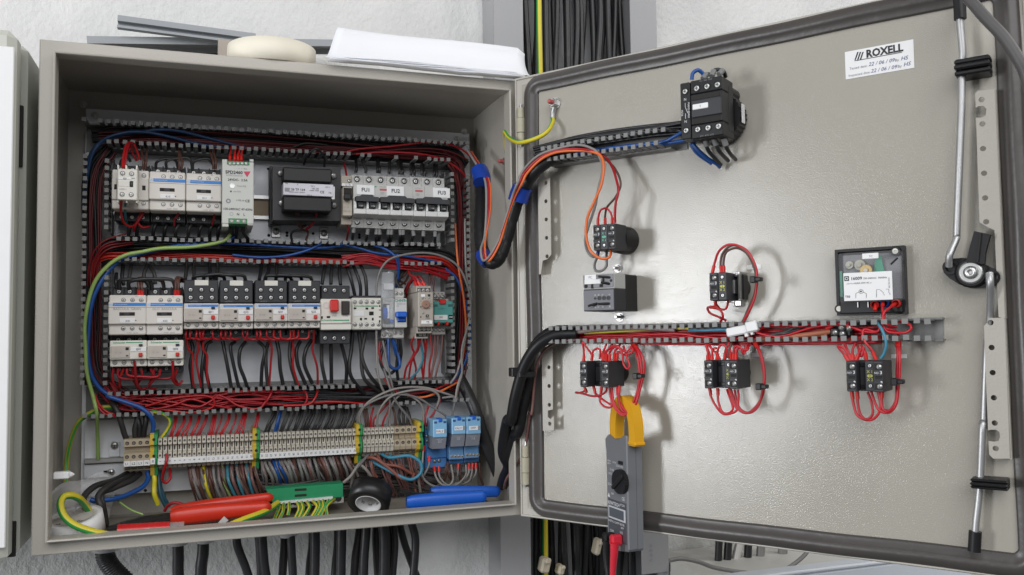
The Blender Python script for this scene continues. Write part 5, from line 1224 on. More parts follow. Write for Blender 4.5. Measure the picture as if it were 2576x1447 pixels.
def line(zx0, zy0, zx1, zy1):
    a = tc_.L(z(16, zx0, zy0), 26.8); b = tc_.L(z(16, zx1, zy1), 26.8); dx, dz = b[0] - a[0], b[1] - a[1]; L_ = math.hypot(dx, dz) or 1; nx, nz = -dz / L_ * .14, dx / L_ * .14
    build(MB().prism([(a[0] + nx, a[1] + nz), (b[0] + nx, b[1] + nz), (b[0] - nx, b[1] - nz), (a[0] - nx, a[1] - nz)], 'h', 26.7, 26.95), 'circuit_line', ink, tc_.e)
for l in ((405, 495, 428, 485), (404, 495, 404, 530), (455, 485, 480, 497), (480, 497, 480, 530), (554, 468, 554, 525), (554, 468, 572, 467), (575, 466, 602, 488), (602, 488, 602, 500), (622, 465, 643, 464), (643, 464, 643, 490), (643, 490, 652, 497), (335, 428, 352, 427), (352, 429, 372, 420), (372, 426, 390, 425)): line(*l)
q = tc_.L(z(16, 442, 482), 26.8); build(MB().tubering((q[0], q[1], 26.7), 'h', 2.3, 2.0, .25, 16), 'circuit_ring', ink, tc_.e)
for zx, zy in ((690, 190), (284, 607)):
    q = tc_.L(z(16, zx, zy), 14); build(MB().lathe((q[0], q[1], 0), 'h', [(5.2, 1), (5.2, 13), (4.6, 14)], 18), 'corner_boss', blackp, tc_.e); build(MB().lathe((q[0], q[1], 0), 'h', [(2.9, 14), (2.9, 15.2), (1.0, 15.2), (1.0, 14.4)], 14), 'corner_screw', ivory, tc_.e)
for zx in (413, 487): d = TR(zx, 558, zx + 10, 598, 18); tc_.box('blade_terminal', zinc, d[0], d[1], d[2], d[3], 12, 18, .2)
q0, q1 = tc_.L(z(16, 655, 285), 27), tc_.L(z(16, 705, 238), 27); build(MB().tube([(q0[0], -26, q0[1]), (q1[0], -26, q1[1])], 1.0, 6), 'cover_clip', hole, tc_.e)
o = None

# terminal block and white connector lying in the lower door duct
tb_ = Thing(DR, 'terminal_connector', 'black screw connector block lying among the red wires in the long door duct', 'connector', z(16, 300, 770), 30)
a = tb_.R(16, 205, 740, 372, 810, 34); tb_.box('block_body', blackp, a[0], a[1], a[2], a[3], 18, 32, 2)
for zx, zy in ((255, 778), (308, 788), (302, 742), (357, 746)): q = tb_.L(z(16, zx, zy), 34); build(MB().lathe((q[0], q[1], 0), 'h', [(3.6, 30), (3.6, 35), (2.6, 35)], 14), 'screw_tower', blackp, tb_.e); tb_.scr(q[0], q[1], 35, 2.6, PAN)
wc = Thing(DR, 'wire_connector', 'white plastic wire connector on a blue wire in the long door duct', 'connector', z(15, 490, 760), 36, roll=-.18)
wc.box('connector_body', white, -18, 18, -5, 5, 30, 41, 1.5); wc.box('connector_nose', white, 6, 19, -4, 7, 32, 43, 1); wc.box('latch', white, 2, 6, -8.5, -5, 34, 40, .5); wc.box('latch', white, 9, 12, -7.5, -4.8, 34, 40, .5)

# ================================================================ clamp meter hanging on the red wires
edge = DR.w(z(21, 289, 800), 47)
CL = Frame((edge.x, edge.y, 0), -1.503)
cl = Thing(CL, 'clamp_meter', 'grey digital clamp meter with amber jaws hanging from red wires before the door', 'clamp meter', at=(-22, CL.un(z(17, 960, 1240), 0)[1]))
def cp(x, y, h=0, n=17): return cl.L(z(n, x, y), h)
def c21(x, y, h=0): return cp(x, y, h, 21)
DPT = 20.5
xr = c21(289, 800)[0]
poly = [c21(*p) for p in ((150, 428), (125, 457), (127, 500), (133, 545), (138, 700), (142, 1000), (146, 1180), (150, 1245), (162, 1266))] + [(xr - 3, c21(280, 1278)[1]), (xr, c21(289, 1262)[1]), (xr, c21(289, 455)[1])] + [c21(*p) for p in ((280, 442), (262, 436), (248, 452), (225, 466), (200, 468), (178, 455))]
build(MB().prism(poly, 'h', -DPT, -DPT * .61), 'rear_shell', metergrey, cl.e)
build(MB().prism([(p[0], p[1]) for p in poly], 'h', -DPT * .59, -1.2), 'front_shell', metergrey, cl.e)
cx_ = sum(p[0] for p in poly) / len(poly); cz_ = sum(p[1] for p in poly) / len(poly)
mb = MB(); mb.rings([[(p[0], 1.2, p[1]) for p in poly], [(cx_ + (p[0] - cx_) * .955, 0, cz_ + (p[1] - cz_) * .99) for p in poly]]); build(mb, 'front_bevel', metergrey, cl.e)
build(MB().prism([(cx_ + (p[0] - cx_) * .97, cz_ + (p[1] - cz_) * .995) for p in poly], 'h', -DPT * .64, -DPT * .56), 'housing_seam', hole, cl.e)
xm = min(p[0] for p in poly)
zz0 = cp(950, 470)[1]; zz1 = cp(950, 1180)[1]
build(MB().box(c21(148, 700)[0], xr - 3.2, zz1 + 3, c21(200, 905)[1], -.4, .35, .3), 'face_panel', meterdark, cl.e)
kc = cp(992, 680, 5); mb = MB(); mb.smooth = False
kk = [(14.2 + (.35 if k % 2 else 0)) for k in range(60)]
kx = c21(236, 775, 3)[0]
kz = kc[1]
mb.prism([(kx + kk[k] * 1.12 * math.cos(2 * math.pi * k / 60), kz + kk[k] * math.sin(2 * math.pi * k / 60)) for k in range(60)], 'h', .3, 5.5); build(mb, 'selector_knob', blackp, cl.e)
o = build(MB().box(-15.5, 15.5, -2.4, 2.4, 5, 8.6, 1.2), 'knob_grip', blackp, cl.e); o.location = Vector((kx, 0, kz)) * MM; o.rotation_euler = (0, -.62, 0)
def mid(x0, x1): return (cp(x0, 700)[0] + cp(x1, 700)[0]) / 2
sc_ = .5
for s_, zx, zy, sz, bb, mm_ in (('400A=', 903, 502, 3.2, 0, wink), ('600V=', 903, 524, 3.2, 0, wink), ('CAT III', 946, 517, 3.0, 0, wink), ('DCA 0 ADJ.', 990, 549, 3.4, 0, wink), ('\u2126 /o))', 925, 575, 3.8, 0, wink), ('DCV', 912, 608, 3.8, 0, wink), ('DCA', 906, 694, 3.8, 0, wink), ('OFF', 930, 775, 3.8, 0, wink), ('CE', 1019, 819, 5.5, 1, wink), ('KEWTECH', 940, 858, 6.0, 1, wink), ('KT203', 1012, 872, 4.0, 0, wink), ('DIGITAL CLAMP TESTER', 962, 1014, 3.6, 0, wink), ('COM', 926, 1080, 4.2, 0, wink), ('V/\u2126', 1003, 1098, 4.2, 0, wink), ('600V', 1012, 1060, 3.2, 0, wink)):
    q = cp(zx, zy, .4); cl.txt(s_, q[0], q[1], .4, sz, mm_, bold=bb)
a, b = cp(897, 865, .5), cp(1037, 1020, .5)
build(MB().box(a[0], b[0], b[1], a[1], .2, 1.0, .4), 'display_frame', mat('silver_frame', (.55, .56, .58), .4), cl.e)
a, b = cp(905, 880, .5), cp(1026, 1000, .5); build(MB().box(a[0], b[0], b[1], a[1], .9, 1.3, .2), 'display', mat('lcd_dark', (.10, .11, .13), .25, var=.05), cl.e)
q = cp(996, 520, .5); build(MB().box(q[0] - 5.2, q[0] + 5.2, q[1] - 2.1, q[1] + 2.1, .2, 1.4, .9), 'adjust_button', blackp, cl.e)
q = cp(898, 785, .5); build(MB().prism([(q[0] - 2.8, q[1] - 2), (q[0] + 2.8, q[1] - 2), (q[0], q[1] + 3)], 'h', .3, .5), 'warning_triangle', wink, cl.e)
# jaws : two amber arms
jz = c21(230, 440)[1]; jt = c21(250, 150, -3)[1]
jx = c21(246, 300, -3)[0]
def arm(sg):
    po, pi_ = [], []
    Ro, hgt = 30.0, jt - jz
    for k in range(17):
        an = math.radians(90 * k / 16); po.append((sg * Ro * math.sin(an) ** .9, hgt * max(0, math.cos(an)) ** .8))
        pi_.append((sg * 16.2 * math.sin(an) ** .9, (hgt - 14) * max(0, math.cos(an)) ** .8))
    po.append((sg * Ro * .985, -10)); pi_.append((sg * 15.4, -10))
    po[0] = (sg * .35, hgt); pi_[0] = (sg * .35, hgt - 14)
    pl_ = [(jx + x, jz + y) for x, y in po] + [(jx + x, jz + y) for x, y in reversed(pi_)]
    build(MB().prism(pl_, 'h', -15.5, -3.0), 'jaw', amber, cl.e)
arm(-1); arm(1)
build(MB().box(jx + 13.5, jx + 32, jz - 9, jz - 5, -16.5, -2, 1), 'jaw_trigger', amber, cl.e)
# test leads
q = cp(955, 1175, 6); mb = MB()
def lead(lab, m_, n, pts, plug, h0):
    p = [CL.w(z(n, *q_), h0 + 4) for q_ in pts]
    t_ = Thing(CL, 'test_lead', lab, 'test lead', z(17, *plug), 8, group='test leads plugged into the clamp meter')
    build(MB().box(-5, 5, -6, 7, .4, 15, 2.2), 'plug_head', m_, t_.e)
    w0 = CL.pt(t_.x, t_.z, 0)
    def loc(pw): d_ = pw - w0; return (d_.dot(CL.U), -d_.dot(CL.N), d_.z)
    mb = MB(); mb.tube([loc(x_) for x_ in p], 4.8, 10, 4, rf=lambda i, N_: max(.55, 1.15 - .6 * i / N_)); build(mb, 'strain_relief', m_, t_.e)
    mb = MB(); mb.tube([loc(p[-2] + (p[-1] - p[-2]) * .6), loc(p[-1]), loc(p[-1] + (p[-1] - p[-2]) * 2)], 2.3, 9); build(mb, 'cable', m_, t_.e)
    for k in range(6): t_.box('grip_dot', m_, -2 + 2.0 * (k % 2), -1.2 + 2.0 * (k % 2), 2.5 - 1.9 * (k // 2), 3.4 - 1.9 * (k // 2), 15, 15.5, 0)
lead('red test lead plugged into the bottom of the clamp meter', mat('red_lead', (.62, .02, .04), .4, var=.05), 17, ((945, 1180), (942, 1260), (935, 1350), (930, 1447), (935, 1560)), (955, 1160), 9)
lead('black test lead plugged into the bottom of the clamp meter', blackp, 17, ((885, 1160), (880, 1260), (885, 1360), (895, 1447), (900, 1560)), (892, 1145), 7)

# ================================================================ tools and loose things in the bottom of the cabinet
FH = lambda v, y: P.w(v, YP - y)
# red handled pliers
pr = Thing(P, 'pliers', 'pliers with long bright red handles lying across the bottom of the cabinet', 'pliers', z(11, 1600, 700), 150)
def grip(n, a, b, y, r0, r1, m_, nm, th, flat=.8):
    p = [FH(z(n, *q), y) for q in (a, b)]
    o = Vector((pr_.x, YP, pr_.z))
    d = (p[1] - p[0]); L_ = d.length; d.normalize(); up = Vector((0, 0, 1)) - d * d.z; up.normalize(); f = d.cross(up)
    mb = MB(); mb.smooth = True; rs = []
    N_ = 42
    for i in range(N_ + 1):
        t_ = i / N_; s_ = 1.0
        if t_ < .06: s_ = .80 + .2 * (t_ / .06)
        if t_ > .93: s_ = math.sqrt(max(.05, 1 - ((t_ - .93) / .07) ** 2 * .95))
        hw = (r0 + (r1 - r0) * t_ + 1.0 * math.sin(t_ * 5)) * s_; cc = p[0] + d * L_ * t_ - o + up * (th * 4 * t_ * (1 - t_))
        rs.append([cc + up * hw * math.copysign(abs(math.sin(an)) ** .7, math.sin(an)) + f * hw * flat * math.copysign(abs(math.cos(an)) ** .7, math.cos(an)) for an in [2 * math.pi * k / 14 for k in range(14)]])
    mb.rings(rs); return build(mb, nm, m_, pr_.e)
pr_ = pr
grip(11, (1600, 588), (2565, 440), 86, 8.0, 7.4, tomato, 'handle', 1, .9)
grip(11, (1598, 632), (2545, 535), 66, 10.5, 9.4, tomato, 'handle', 1, .9)
o = Vector((pr.x, YP, pr.z))
jaw = [FH(z(11, *q), 85) - o for q in ((1610, 590), (1500, 600), (1340, 625), (1180, 665), (1000, 720), (940, 735), (960, 745), (1200, 712), (1420, 675), (1610, 655))]
build(MB().prism([(v_.x, v_.z) for v_ in jaw], 'h', YP - 88, YP - 78), 'upper_jaw', mat('dark_tool_steel', (.05, .048, .045), .4, .8, var=.3, vs=60), pr.e)
jaw = [FH(z(11, *q), 72) - o for q in ((1610, 640), (1400, 680), (1200, 712), (1000, 735), (1010, 750), (1250, 728), (1450, 705), (1610, 690))]
build(MB().prism([(v_.x, v_.z) for v_ in jaw], 'h', YP - 76, YP - 66), 'lower_jaw', mat('dark_tool_steel', (0, 0, 0)), pr.e)
# blue handled pliers
bp_ = Thing(P, 'pliers', 'pliers with thick bright blue handles at the bottom right of the cabinet', 'pliers', z(12, 1900, 440), 150); pr_ = bp_
grip(12, (1690, 400), (2345, 388), 86, 8.0, 8.8, bluep, 'handle', 0, .8)
grip(12, (1465, 490), (2218, 432), 48, 8.2, 9.6, bluep, 'handle', 0, .8)
o = Vector((bp_.x, YP, bp_.z)); jaw = [FH(z(12, *q), 70) - o for q in ((1720, 395), (1600, 405), (1480, 385), (1400, 365), (1390, 385), (1460, 430), (1620, 440), (1720, 430))]
build(MB().prism([(v_.x, v_.z) for v_ in jaw], 'h', YP - 76, YP - 62), 'jaws', mat('dark_tool_steel', (0, 0, 0)), bp_.e)
# black insulating tape roll
cc = FH(z(12, 1118, 468), 56)
bt = Thing(P, 'tape_roll', 'roll of black insulating tape with printed white core on the cabinet floor', 'tape roll', at=(cc.x, cc.z))
bt.e.location = cc * MM; bt.e.rotation_euler = (.74, 0, -.46)
mb = MB(); mb.smooth = True; mb.tubering((0, 0, -17), 'h', 28.0, 17.4, 24, 48); build(mb, 'tape', mat('black_vinyl_tape', (.013, .013, .014), .38, var=.1), bt.e)
mb = MB(); mb.smooth = True; mb.tubering((0, 0, -16.5), 'h', 17.3, 15.8, 23.6, 48); build(mb, 'core', mat('white_core', (.66, .66, .66), .5, var=.03), bt.e)
for k, (s_, sz, an) in enumerate((('Temflex', 5.6, -100), ('1300', 5.6, -62), ('3M', 5, -28), ('Temflex', 5.6, -178), ('1300', 5.6, -140))):
    a_ = math.radians(an); o = link('lettering', text_mesh(s_, sz, ink, 'CENTER', 1), bt.e)
    rr = 15.7; pos = Vector((rr * math.cos(a_), 4, rr * math.sin(a_)))
    inward = Vector((-math.cos(a_), 0, -math.sin(a_))); tang = Vector((-math.sin(a_), 0, math.cos(a_)))
    # text x along the tangent, text up towards the viewer's far side
    M3 = Matrix((tang, inward * -1, inward.cross(tang) * 1)).transposed()
    M3 = Matrix((tang, -inward, tang.cross(-inward))).transposed()
    o.matrix_local = Matrix.Translation((pos + inward * .15) * MM) @ M3.to_4x4()
# white tape roll lying
cc = FH(z(11, 720, 700), 62)
wt = Thing(P, 'tape_roll', 'white tape roll lying in the bottom left corner of the cabinet', 'tape roll', at=(cc.x, 22)); wt.e.location = Vector((cc.x - 4, 76, 20)) * MM; wt.e.rotation_euler = (.22, -.14, 0)
mb = MB(); mb.smooth = True; mb.lathe((0, 0, 0), 'z', [(24, -12), (33, -12), (33.3, 0), (33, 12), (24, 12)], 48, False, True); build(mb, 'tape', mat('white_tape', (.80, .80, .79), .4, var=.02), wt.e)
mb = MB(); mb.smooth = True; mb.lathe((0, 0, 0), 'z', [(22.5, -11.5), (24, -11.5), (24, 11.6), (22.5, 11.6)], 40, False, True); build(mb, 'core', mat('pale_core', (.55, .52, .48), .7, var=.08), wt.e)
build(MB().lathe((0, 0, 0), 'z', [(8, 9.4), (23.4, 9.4), (23.4, 10.2), (8, 10.2)], 30), 'printed_disc', mat('pale_core', (0, 0, 0)), wt.e)
for s_, x_, y_ in (('Temflex', 4, -6), ('3M', -17, -4)):
    o = link('lettering', text_mesh(s_, 7, ink, 'CENTER', 0), wt.e, Vector((x_, y_ - 9, 10.6)) * MM); o.rotation_euler = (-math.pi / 2, 0, 0)
# red screwdriver-like wire marker pen
a, b = FH(z(11, 1100, 765), 40), FH(z(11, 1590, 735), 40)
pn = Thing(P, 'red_tube', 'translucent red tube tool lying under the jaws of the red pliers', 'tool', at=(a.x, a.z)); o = Vector((pn.x, YP, pn.z))
mb = MB(); mb.tube([a - o, (a + b) / 2 - o, b - o], 8.5, 14, 3); build(mb, 'barrel', mat('glossy_red', (.55, .02, .02), .2, var=.1), pn.e)
mb = MB(); mb.tube([b - o, b + (b - a) * .28 - o], 7.5, 14, 2, catmull=False); build(mb, 'clear_cap', clear, pn.e)
mk = build(MB().box(-7, 7, -2, 2, 0, .5), 'white_mark', wink, pn.e); mk.location = ((a + b) / 2 - o + Vector((0, -8.7, 1))) * MM; mk.rotation_euler = (0, -.06, 0)
# crumpled clear bag
bgm = MB(); bgm.smooth = True
rs = []
NX, NY = 16, 12
c00, c10, c01, c11 = [FH(z(11, *q), y) for q, y in (((480, 395), 120), ((1120, 245), 170), ((470, 660), 50), ((1010, 640), 130))]
vv = []
for i in range(NX + 1):
    for j in range(NY + 1):
        s_, t_ = i / NX, j / NY
        p = c00 * (1 - s_) * (1 - t_) + c10 * s_ * (1 - t_) + c01 * (1 - s_) * t_ + c11 * s_ * t_
        vv.append(p + Vector((0, -14 * math.sin(3.1 * s_) * math.sin(3.1 * t_) + 5 * math.sin(9 * s_ + 5 * t_) + 3 * math.sin(17 * t_ - 8 * s_), 10 * math.sin(3.14 * s_) * (1 - t_) + 3 * math.sin(11 * s_))))
bgm.add(vv, [(i * (NY + 1) + j, i * (NY + 1) + j + 1, (i + 1) * (NY + 1) + j + 1, (i + 1) * (NY + 1) + j) for i in range(NX) for j in range(NY)])
top(bgm, 'plastic_bag', bagm, 'crumpled clear plastic bag in the bottom left corner of the cabinet', 'plastic bag')
tp = MB(); q = [FH(z(11, *p_), 30) for p_ in ((2020, 712), (2100, 625), (2140, 662), (2060, 716))]
tp.add(q + [p_ + Vector((0, 1, .4)) for p_ in q], [(0, 1, 2, 3), (4, 5, 6, 7), (0, 1, 5, 4), (1, 2, 6, 5), (2, 3, 7, 6), (3, 0, 4, 7)])
top(tp, 'tape_scrap', mat('frosted_tape', (.62, .60, .58), .4, alpha=.7), 'torn scrap of frosted tape sticking up below the red plier handles', 'tape scrap')

# ================================================================ wiring in the cabinet
def parse(s, hd):
    out = []
    for l in s.split('|'):
        pts = []
        for q in l.split(';'):
            f = [float(t) for t in q.split(',')]
            pts.append((f[0], f[1], f[2] if len(f) > 2 else None))
        for i, (x, y, h) in enumerate(pts):
            if h is None: pts[i] = (x, y, hd[min(i, len(hd) - 1)] if i < len(pts) - 1 or len(hd) < 3 else hd[-1])
        out.append(pts)
    return out


# loose masses inside the ducts (nobody could count these)
bundle('wire_bundle', 'dense dark wires filling the topmost duct of the cabinet', P, 0, [(232, 345, 22), (330, 338, 26), (600, 348, 26), (900, 370, 26), (1125, 384, 24), (1170, 420, 20)], 26, 9, 1.5, blkw)
bundle('wire_bundle', 'dark red wires deep in the topmost duct of the cabinet', P, 0, [(250, 350, 30), (420, 345, 36), (700, 360, 36), (1000, 384, 36), (1140, 400, 30), (1165, 470, 28)], 12, 8, 1.25, dred)
bundle('wire_bundle', 'dense dark wires filling the left vertical duct of the cabinet', P, 0, [(270, 370, 24), (228, 440, 24), (228, 600, 26), (230, 800, 26), (236, 930, 26), (300, 990, 26)], 18, 9, 1.7, blkw)
bundle('wire_bundle', 'dark red wires in the left vertical duct of the cabinet', P, 0, [(280, 380, 30), (246, 450, 34), (240, 600, 34), (242, 800, 34), (250, 940, 30), (330, 1000, 30)], 8, 7, 1.2, dred)
bundle('wire_bundle', 'black wires in the upper half of the duct between the two device rows', P, 0, [(250, 640, 24), (310, 612, 26), (600, 618, 28), (900, 634, 30), (1105, 640, 28), (1160, 680, 24)], 30, 8, 1.6, blkw)
bundle('wire_bundle', 'bright red wires crowding the duct between the two device rows', P, 0, [(238, 700, 34), (250, 650, 40), (340, 643, 42), (560, 650, 42), (780, 657, 44), (900, 658, 44), (1000, 652, 44), (1110, 656, 42), (1160, 700, 34)], 13, 4, 1.0, redo)
bundle('wire_bundle', 'red wires curving out of the left duct beside the contactors', P, 0, [(226, 720, 36), (232, 660, 42), (262, 618, 48), (330, 600, 40)], 7, 8, 1.05, mat('deep_red_wire', (.20, .009, .012), .45, var=.15))
bundle('wire_bundle', 'red wires fanning across the gap right of the middle duct fingers', P, 0, [(860, 655, 50), (920, 648, 54), (980, 660, 52), (1060, 668, 48), (1130, 690, 40)], 14, 9, 1.15, redw)
bundle('wire_bundle', 'red wires down the right vertical duct of the cabinet', P, 0, [(1130, 400, 26), (1160, 470, 30), (1166, 640, 32), (1168, 800, 32), (1160, 930, 30), (1140, 985, 28)], 9, 7, 1.05, mat('deep_red_wire', (.20, .009, .012), .45, var=.15))
bundle('wire_bundle', 'dark wires down the right vertical duct of the cabinet', P, 0, [(1130, 400, 18), (1160, 470, 20), (1164, 640, 22), (1164, 800, 22), (1150, 940, 20)], 14, 8, 1.5, blkw)
bundle('wire_bundle', 'tangled red wires in the left half of the lowest duct', P, 0, [(262, 975, 36), (300, 1008, 40), (380, 1012, 44), (500, 1010, 46), (600, 1002, 44), (720, 1000, 38), (860, 996, 26), (960, 992, 18)], 22, 10, 1.05, redw, wob=3.4)
bundle('wire_bundle', 'coiled black wires in the right half of the lowest duct', P, 0, [(250, 985, 24), (400, 1010, 26), (620, 1004, 30), (760, 995, 34), (900, 990, 32), (1030, 985, 28), (1150, 985, 24)], 22, 9, 1.7, blkw, wob=2.0)
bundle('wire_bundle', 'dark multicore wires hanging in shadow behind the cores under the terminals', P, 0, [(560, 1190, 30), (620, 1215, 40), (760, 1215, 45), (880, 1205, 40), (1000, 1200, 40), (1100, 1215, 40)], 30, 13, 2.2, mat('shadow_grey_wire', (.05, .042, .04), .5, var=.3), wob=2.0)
# the many thin cores hanging from the terminals, behind the ones that can be told apart
def hanging(label, n, x0, x1, ya, yb, cnt, m_, r, slope):
    mb = MB()
    for i in range(cnt):
        f = random.random(); x = x0 + (x1 - x0) * f; y = ya + (yb - ya) * f; k = random.uniform(.4, 1.5)
        mb.tube([P.w(z(n, x, y), 30), P.w(z(n, x + 4, y + slope * .2), 40 + 10 * k), P.w(z(n, x + 22 * k, y + slope * .5), 46 + 10 * k), P.w(z(n, x + 60 * k, y + slope * .85), 40 + 8 * k), P.w(z(n, x + 95 * k, y + slope * 1.15), 24)], r * random.uniform(.8, 1.15), 6, 4)
    top(mb, 'wire_bundle', m_, label, 'wires', kind='stuff')
hanging('dark brown cores crowding behind the others under terminals one to twenty', 9, 1230, 1840, 700, 670, 26, brnw, 1.5, 290)
hanging('dull grey cores crowding behind the others under terminals one to twenty', 9, 1230, 1840, 700, 670, 16, gbrw, 1.5, 280)
hanging('dull grey cores crowding behind the others under terminals twenty-one to forty-two', 12, 100, 930, 80, 20, 34, gryw, 1.6, 260)
hanging('dark brown cores crowding behind the others under terminals twenty-one to forty-two', 12, 100, 930, 80, 20, 34, mat('umber_core', (.075, .045, .04), .5, var=.2), 1.6, 270)
hanging('reddish brown cores behind the loops at the right end of the strip', 10, 1010, 1500, 700, 690, 22, pinkb, 1.3, 330)
# long individual wires over the ducts
wset(P, 5, [[(95, 1000, 40), (110, 800, 44), (150, 480, 48), (270, 310, 52), (500, 215, 54), (750, 208, 50), (1000, 262, 46), (1300, 330, 40), (1700, 392, 34)], [(120, 700, 44), (190, 420, 50), (340, 290, 50), (620, 215, 46), (900, 180, 50), (1100, 195, 48), (1400, 270, 42), (1800, 372, 36)]], 2.4, dblu, '# thick dark blue wire sweeping from the left duct into the topmost duct', 'dark blue wires in the topmost duct')
wset(P, 6, [[(1080, 172, 46), (1250, 128, 50), (1600, 100, 50), (2120, 55, 48), (2400, 130, 44), (2560, 250, 40)], [(1210, 192, 48), (1500, 176, 52), (1900, 185, 52), (2200, 245, 48), (2420, 390, 44), (2520, 560, 40)]], 1.6, redw, '# bright red wire arching along the right end of the topmost duct', 'red wires in the topmost duct')
wset(P, 6, [[(1050, 205, 38), (1400, 165, 44), (1900, 130, 44), (2250, 150, 42), (2500, 260, 38)], [(-400, 130, 40), (200, 130, 42), (600, 165, 44), (1000, 185, 40)]], 1.5, dred, '# dark red wire lying in the topmost duct', 'dark red wires in the topmost duct')
wire(zw(P, 5, [(1650, 1270, 55), (1560, 1350, 58), (1250, 1410, 58), (900, 1430, 60)]) + zw(P, 7, [(640, 18, 62), (500, 52, 64), (350, 122, 64), (225, 265, 64), (140, 450, 62), (95, 720, 60), (95, 950, 60), (118, 1180, 58), (165, 1400, 54)]) + zw(P, 9, [(395, 130, 60), (412, 240, 58), (424, 420, 30), (428, 640, 18)]), 2.5, [ltg, yelw], 'yellow green striped wire looping from the power supply down the left side', n=10, stripe=(0, 1, 2, 3, 4, 5), name='supply_cable', cat='supply cable')
wire(zw(P, 5, [(1690, 1300, 50), (1500, 1385, 52), (1100, 1400, 52)]) + zw(P, 7, [(600, 45, 50), (400, 120, 54), (255, 300, 58), (165, 500, 58), (128, 760, 56), (128, 1000, 56), (155, 1200, 54), (240, 1330, 52), (330, 1405, 52)]) + zw(P, 9, [(520, 78, 58), (680, 132, 60), (810, 182, 60), (890, 250, 60), (916, 330, 56), (905, 455, 50)]), 3.0, bluw, 'thick bright blue wire looping down the left side to the neutral terminal')
wset(P, 6, [[(-300, 1215, 48), (0, 1228, 50), (500, 1255, 50), (800, 1265, 48), (1080, 1240, 44)], [(-200, 1345, 46), (100, 1368, 50), (400, 1350, 50), (650, 1290, 52), (820, 1215, 50)], [(1000, 1215, 46), (1250, 1270, 50), (1450, 1320, 52), (1800, 1360, 50), (2200, 1440, 44)], [(1420, 1240, 46), (1540, 1270, 54), (1640, 1340, 58), (1690, 1440, 58), (1690, 1520, 50)]], 1.9, bluw, '# blue wire from the left weaving through the duct between the device rows', 'blue wires between the device rows')
wset(P, 8, [[(1738, -260, 40), (1748, 0, 46), (1775, 220, 50), (1820, 460, 50), (1842, 780, 46), (1800, 1100, 44)]], 1.7, orgw, 'orange wire running down inside the right vertical duct', None)
wset(P, 8, [[(975, 445, 74), (985, 320, 72), (1020, 190, 70), (1130, 82, 68), (1380, 25, 66), (1600, 62, 64), (1770, 170, 62), (1862, 380, 60), (1885, 560, 58), (1850, 760, 58), (1800, 960, 58), (1805, 1180, 58), (1770, 1300, 58), (1745, 1450, 50)], [(1832, -300, 56), (1838, 0, 58), (1848, 260, 58), (1895, 420, 56), (1870, 680, 52), (1815, 950, 54), (1760, 1180, 56), (1690, 1290, 56)]], 1.7, gryw, '# long pale grey wire bowing over the right side of the middle row', 'pale grey wires at the right of the cabinet')
wset(P, 8, [[(1640, 175, 44), (1760, 290, 46), (1850, 560, 46), (1885, 800, 44), (1830, 1080, 44), (1700, 1290, 42)]], 1.9, bluw, 'blue wire curving down the right vertical duct', None)
# upper row drops
wset(P, 5, [[(500, 585, 110), (510, 470, 100), (535, 345, 84), (600, 315, 68), (650, 400, 60), (680, 500, 55)], [(520, 585, 110), (530, 470, 100), (560, 350, 84), (590, 330, 70), (600, 420, 55), (650, 510, 50)]], 1.7, redw, '# red wire looping from the duct into the add-on contact block', 'red wires above the first contactor')
wset(P, 5, [[(x0, 600, 60), (x0 + 5, 520, 62), (x1, 430, 52), (x1 + 5, 380, 40)] for x0, x1 in ((712, 705), (738, 750), (1095, 1092), (1118, 1108), (1455, 1425), (1478, 1460))], 1.6, brnw, '# brown wire from the left dropping from the top duct to the contactors', 'brown wires above the contactors')
wset(P, 5, [[(470, 570, 50), (490, 500, 52), (560, 480, 52), (585, 520, 50)], [(850, 590, 52), (860, 520, 56), (960, 485, 56), (1060, 500, 56), (1085, 590, 52)], [(960, 590, 52), (975, 510, 58), (1150, 480, 58), (1220, 500, 58), (1235, 610, 52)], [(1240, 610, 52), (1250, 520, 56), (1400, 485, 56), (1460, 560, 52)]], 1.9, blkw, '# black jumper wire from the left hooped above the upper white contactors', 'black jumper wires above the upper contactors', name='jumper_wire', cat='jumper wire')
wset(P, 5, [[(490, 930, 112), (488, 1040, 90), (520, 1160, 70), (600, 1205, 58), (660, 1140, 56), (715, 1018, 60)], [(735, 1020, 60), (700, 1100, 62), (640, 1180, 60), (620, 1250, 50)], [(720, 1020, 58), (660, 1130, 58), (700, 1215, 56), (780, 1200, 50)], [(1085, 1025, 60), (1085, 1080, 62), (1045, 1130, 58), (1045, 1190, 50)], [(1470, 1035, 60), (1465, 1100, 60), (1445, 1180, 52)]], 1.6, redw, '# red wire from the left under the upper contactors', 'red wires under the upper contactors')
wire(zw(P, 5, [(530, 960, 88), (532, 1080, 66), (540, 1160, 50), (560, 1250, 30)]), 1.5, tealw, 'short teal wire under the add-on contact block')
wset(P, 5, [[(x, 1105, 34), (x - 5, 1170, 44), (x - 35, 1240, 46), (x - 40, 1310, 36)] for x in (600, 690, 860, 980, 1100, 1230, 1345, 1455, 1545)] + [[(1648, 1180, 70), (1650, 1240, 66), (1665, 1340, 40)], [(1710, 1185, 70), (1705, 1250, 66), (1690, 1340, 40)], [(1775, 1185, 70), (1770, 1260, 66), (1830, 1345, 40)]], 2.5, blkw, '# black wire from the left below the upper contactors and power supply', 'black wires below the upper row', name='supply_cable', cat='supply cable')
wset(P, 5, [[(x, 506, 80), (x + 3, 450, 76), (x + 15, 390, 50), (x + 20, 340, 34)] for x in (1632, 1678, 1716, 1750)], 1.5, mat('scarlet_wire', (.75, .02, .015), .4, var=.05), '# scarlet wire from the left plugged in the top of the power supply', 'scarlet wires on top of the power supply', ferr=redp, name='supply_cable', cat='supply cable')
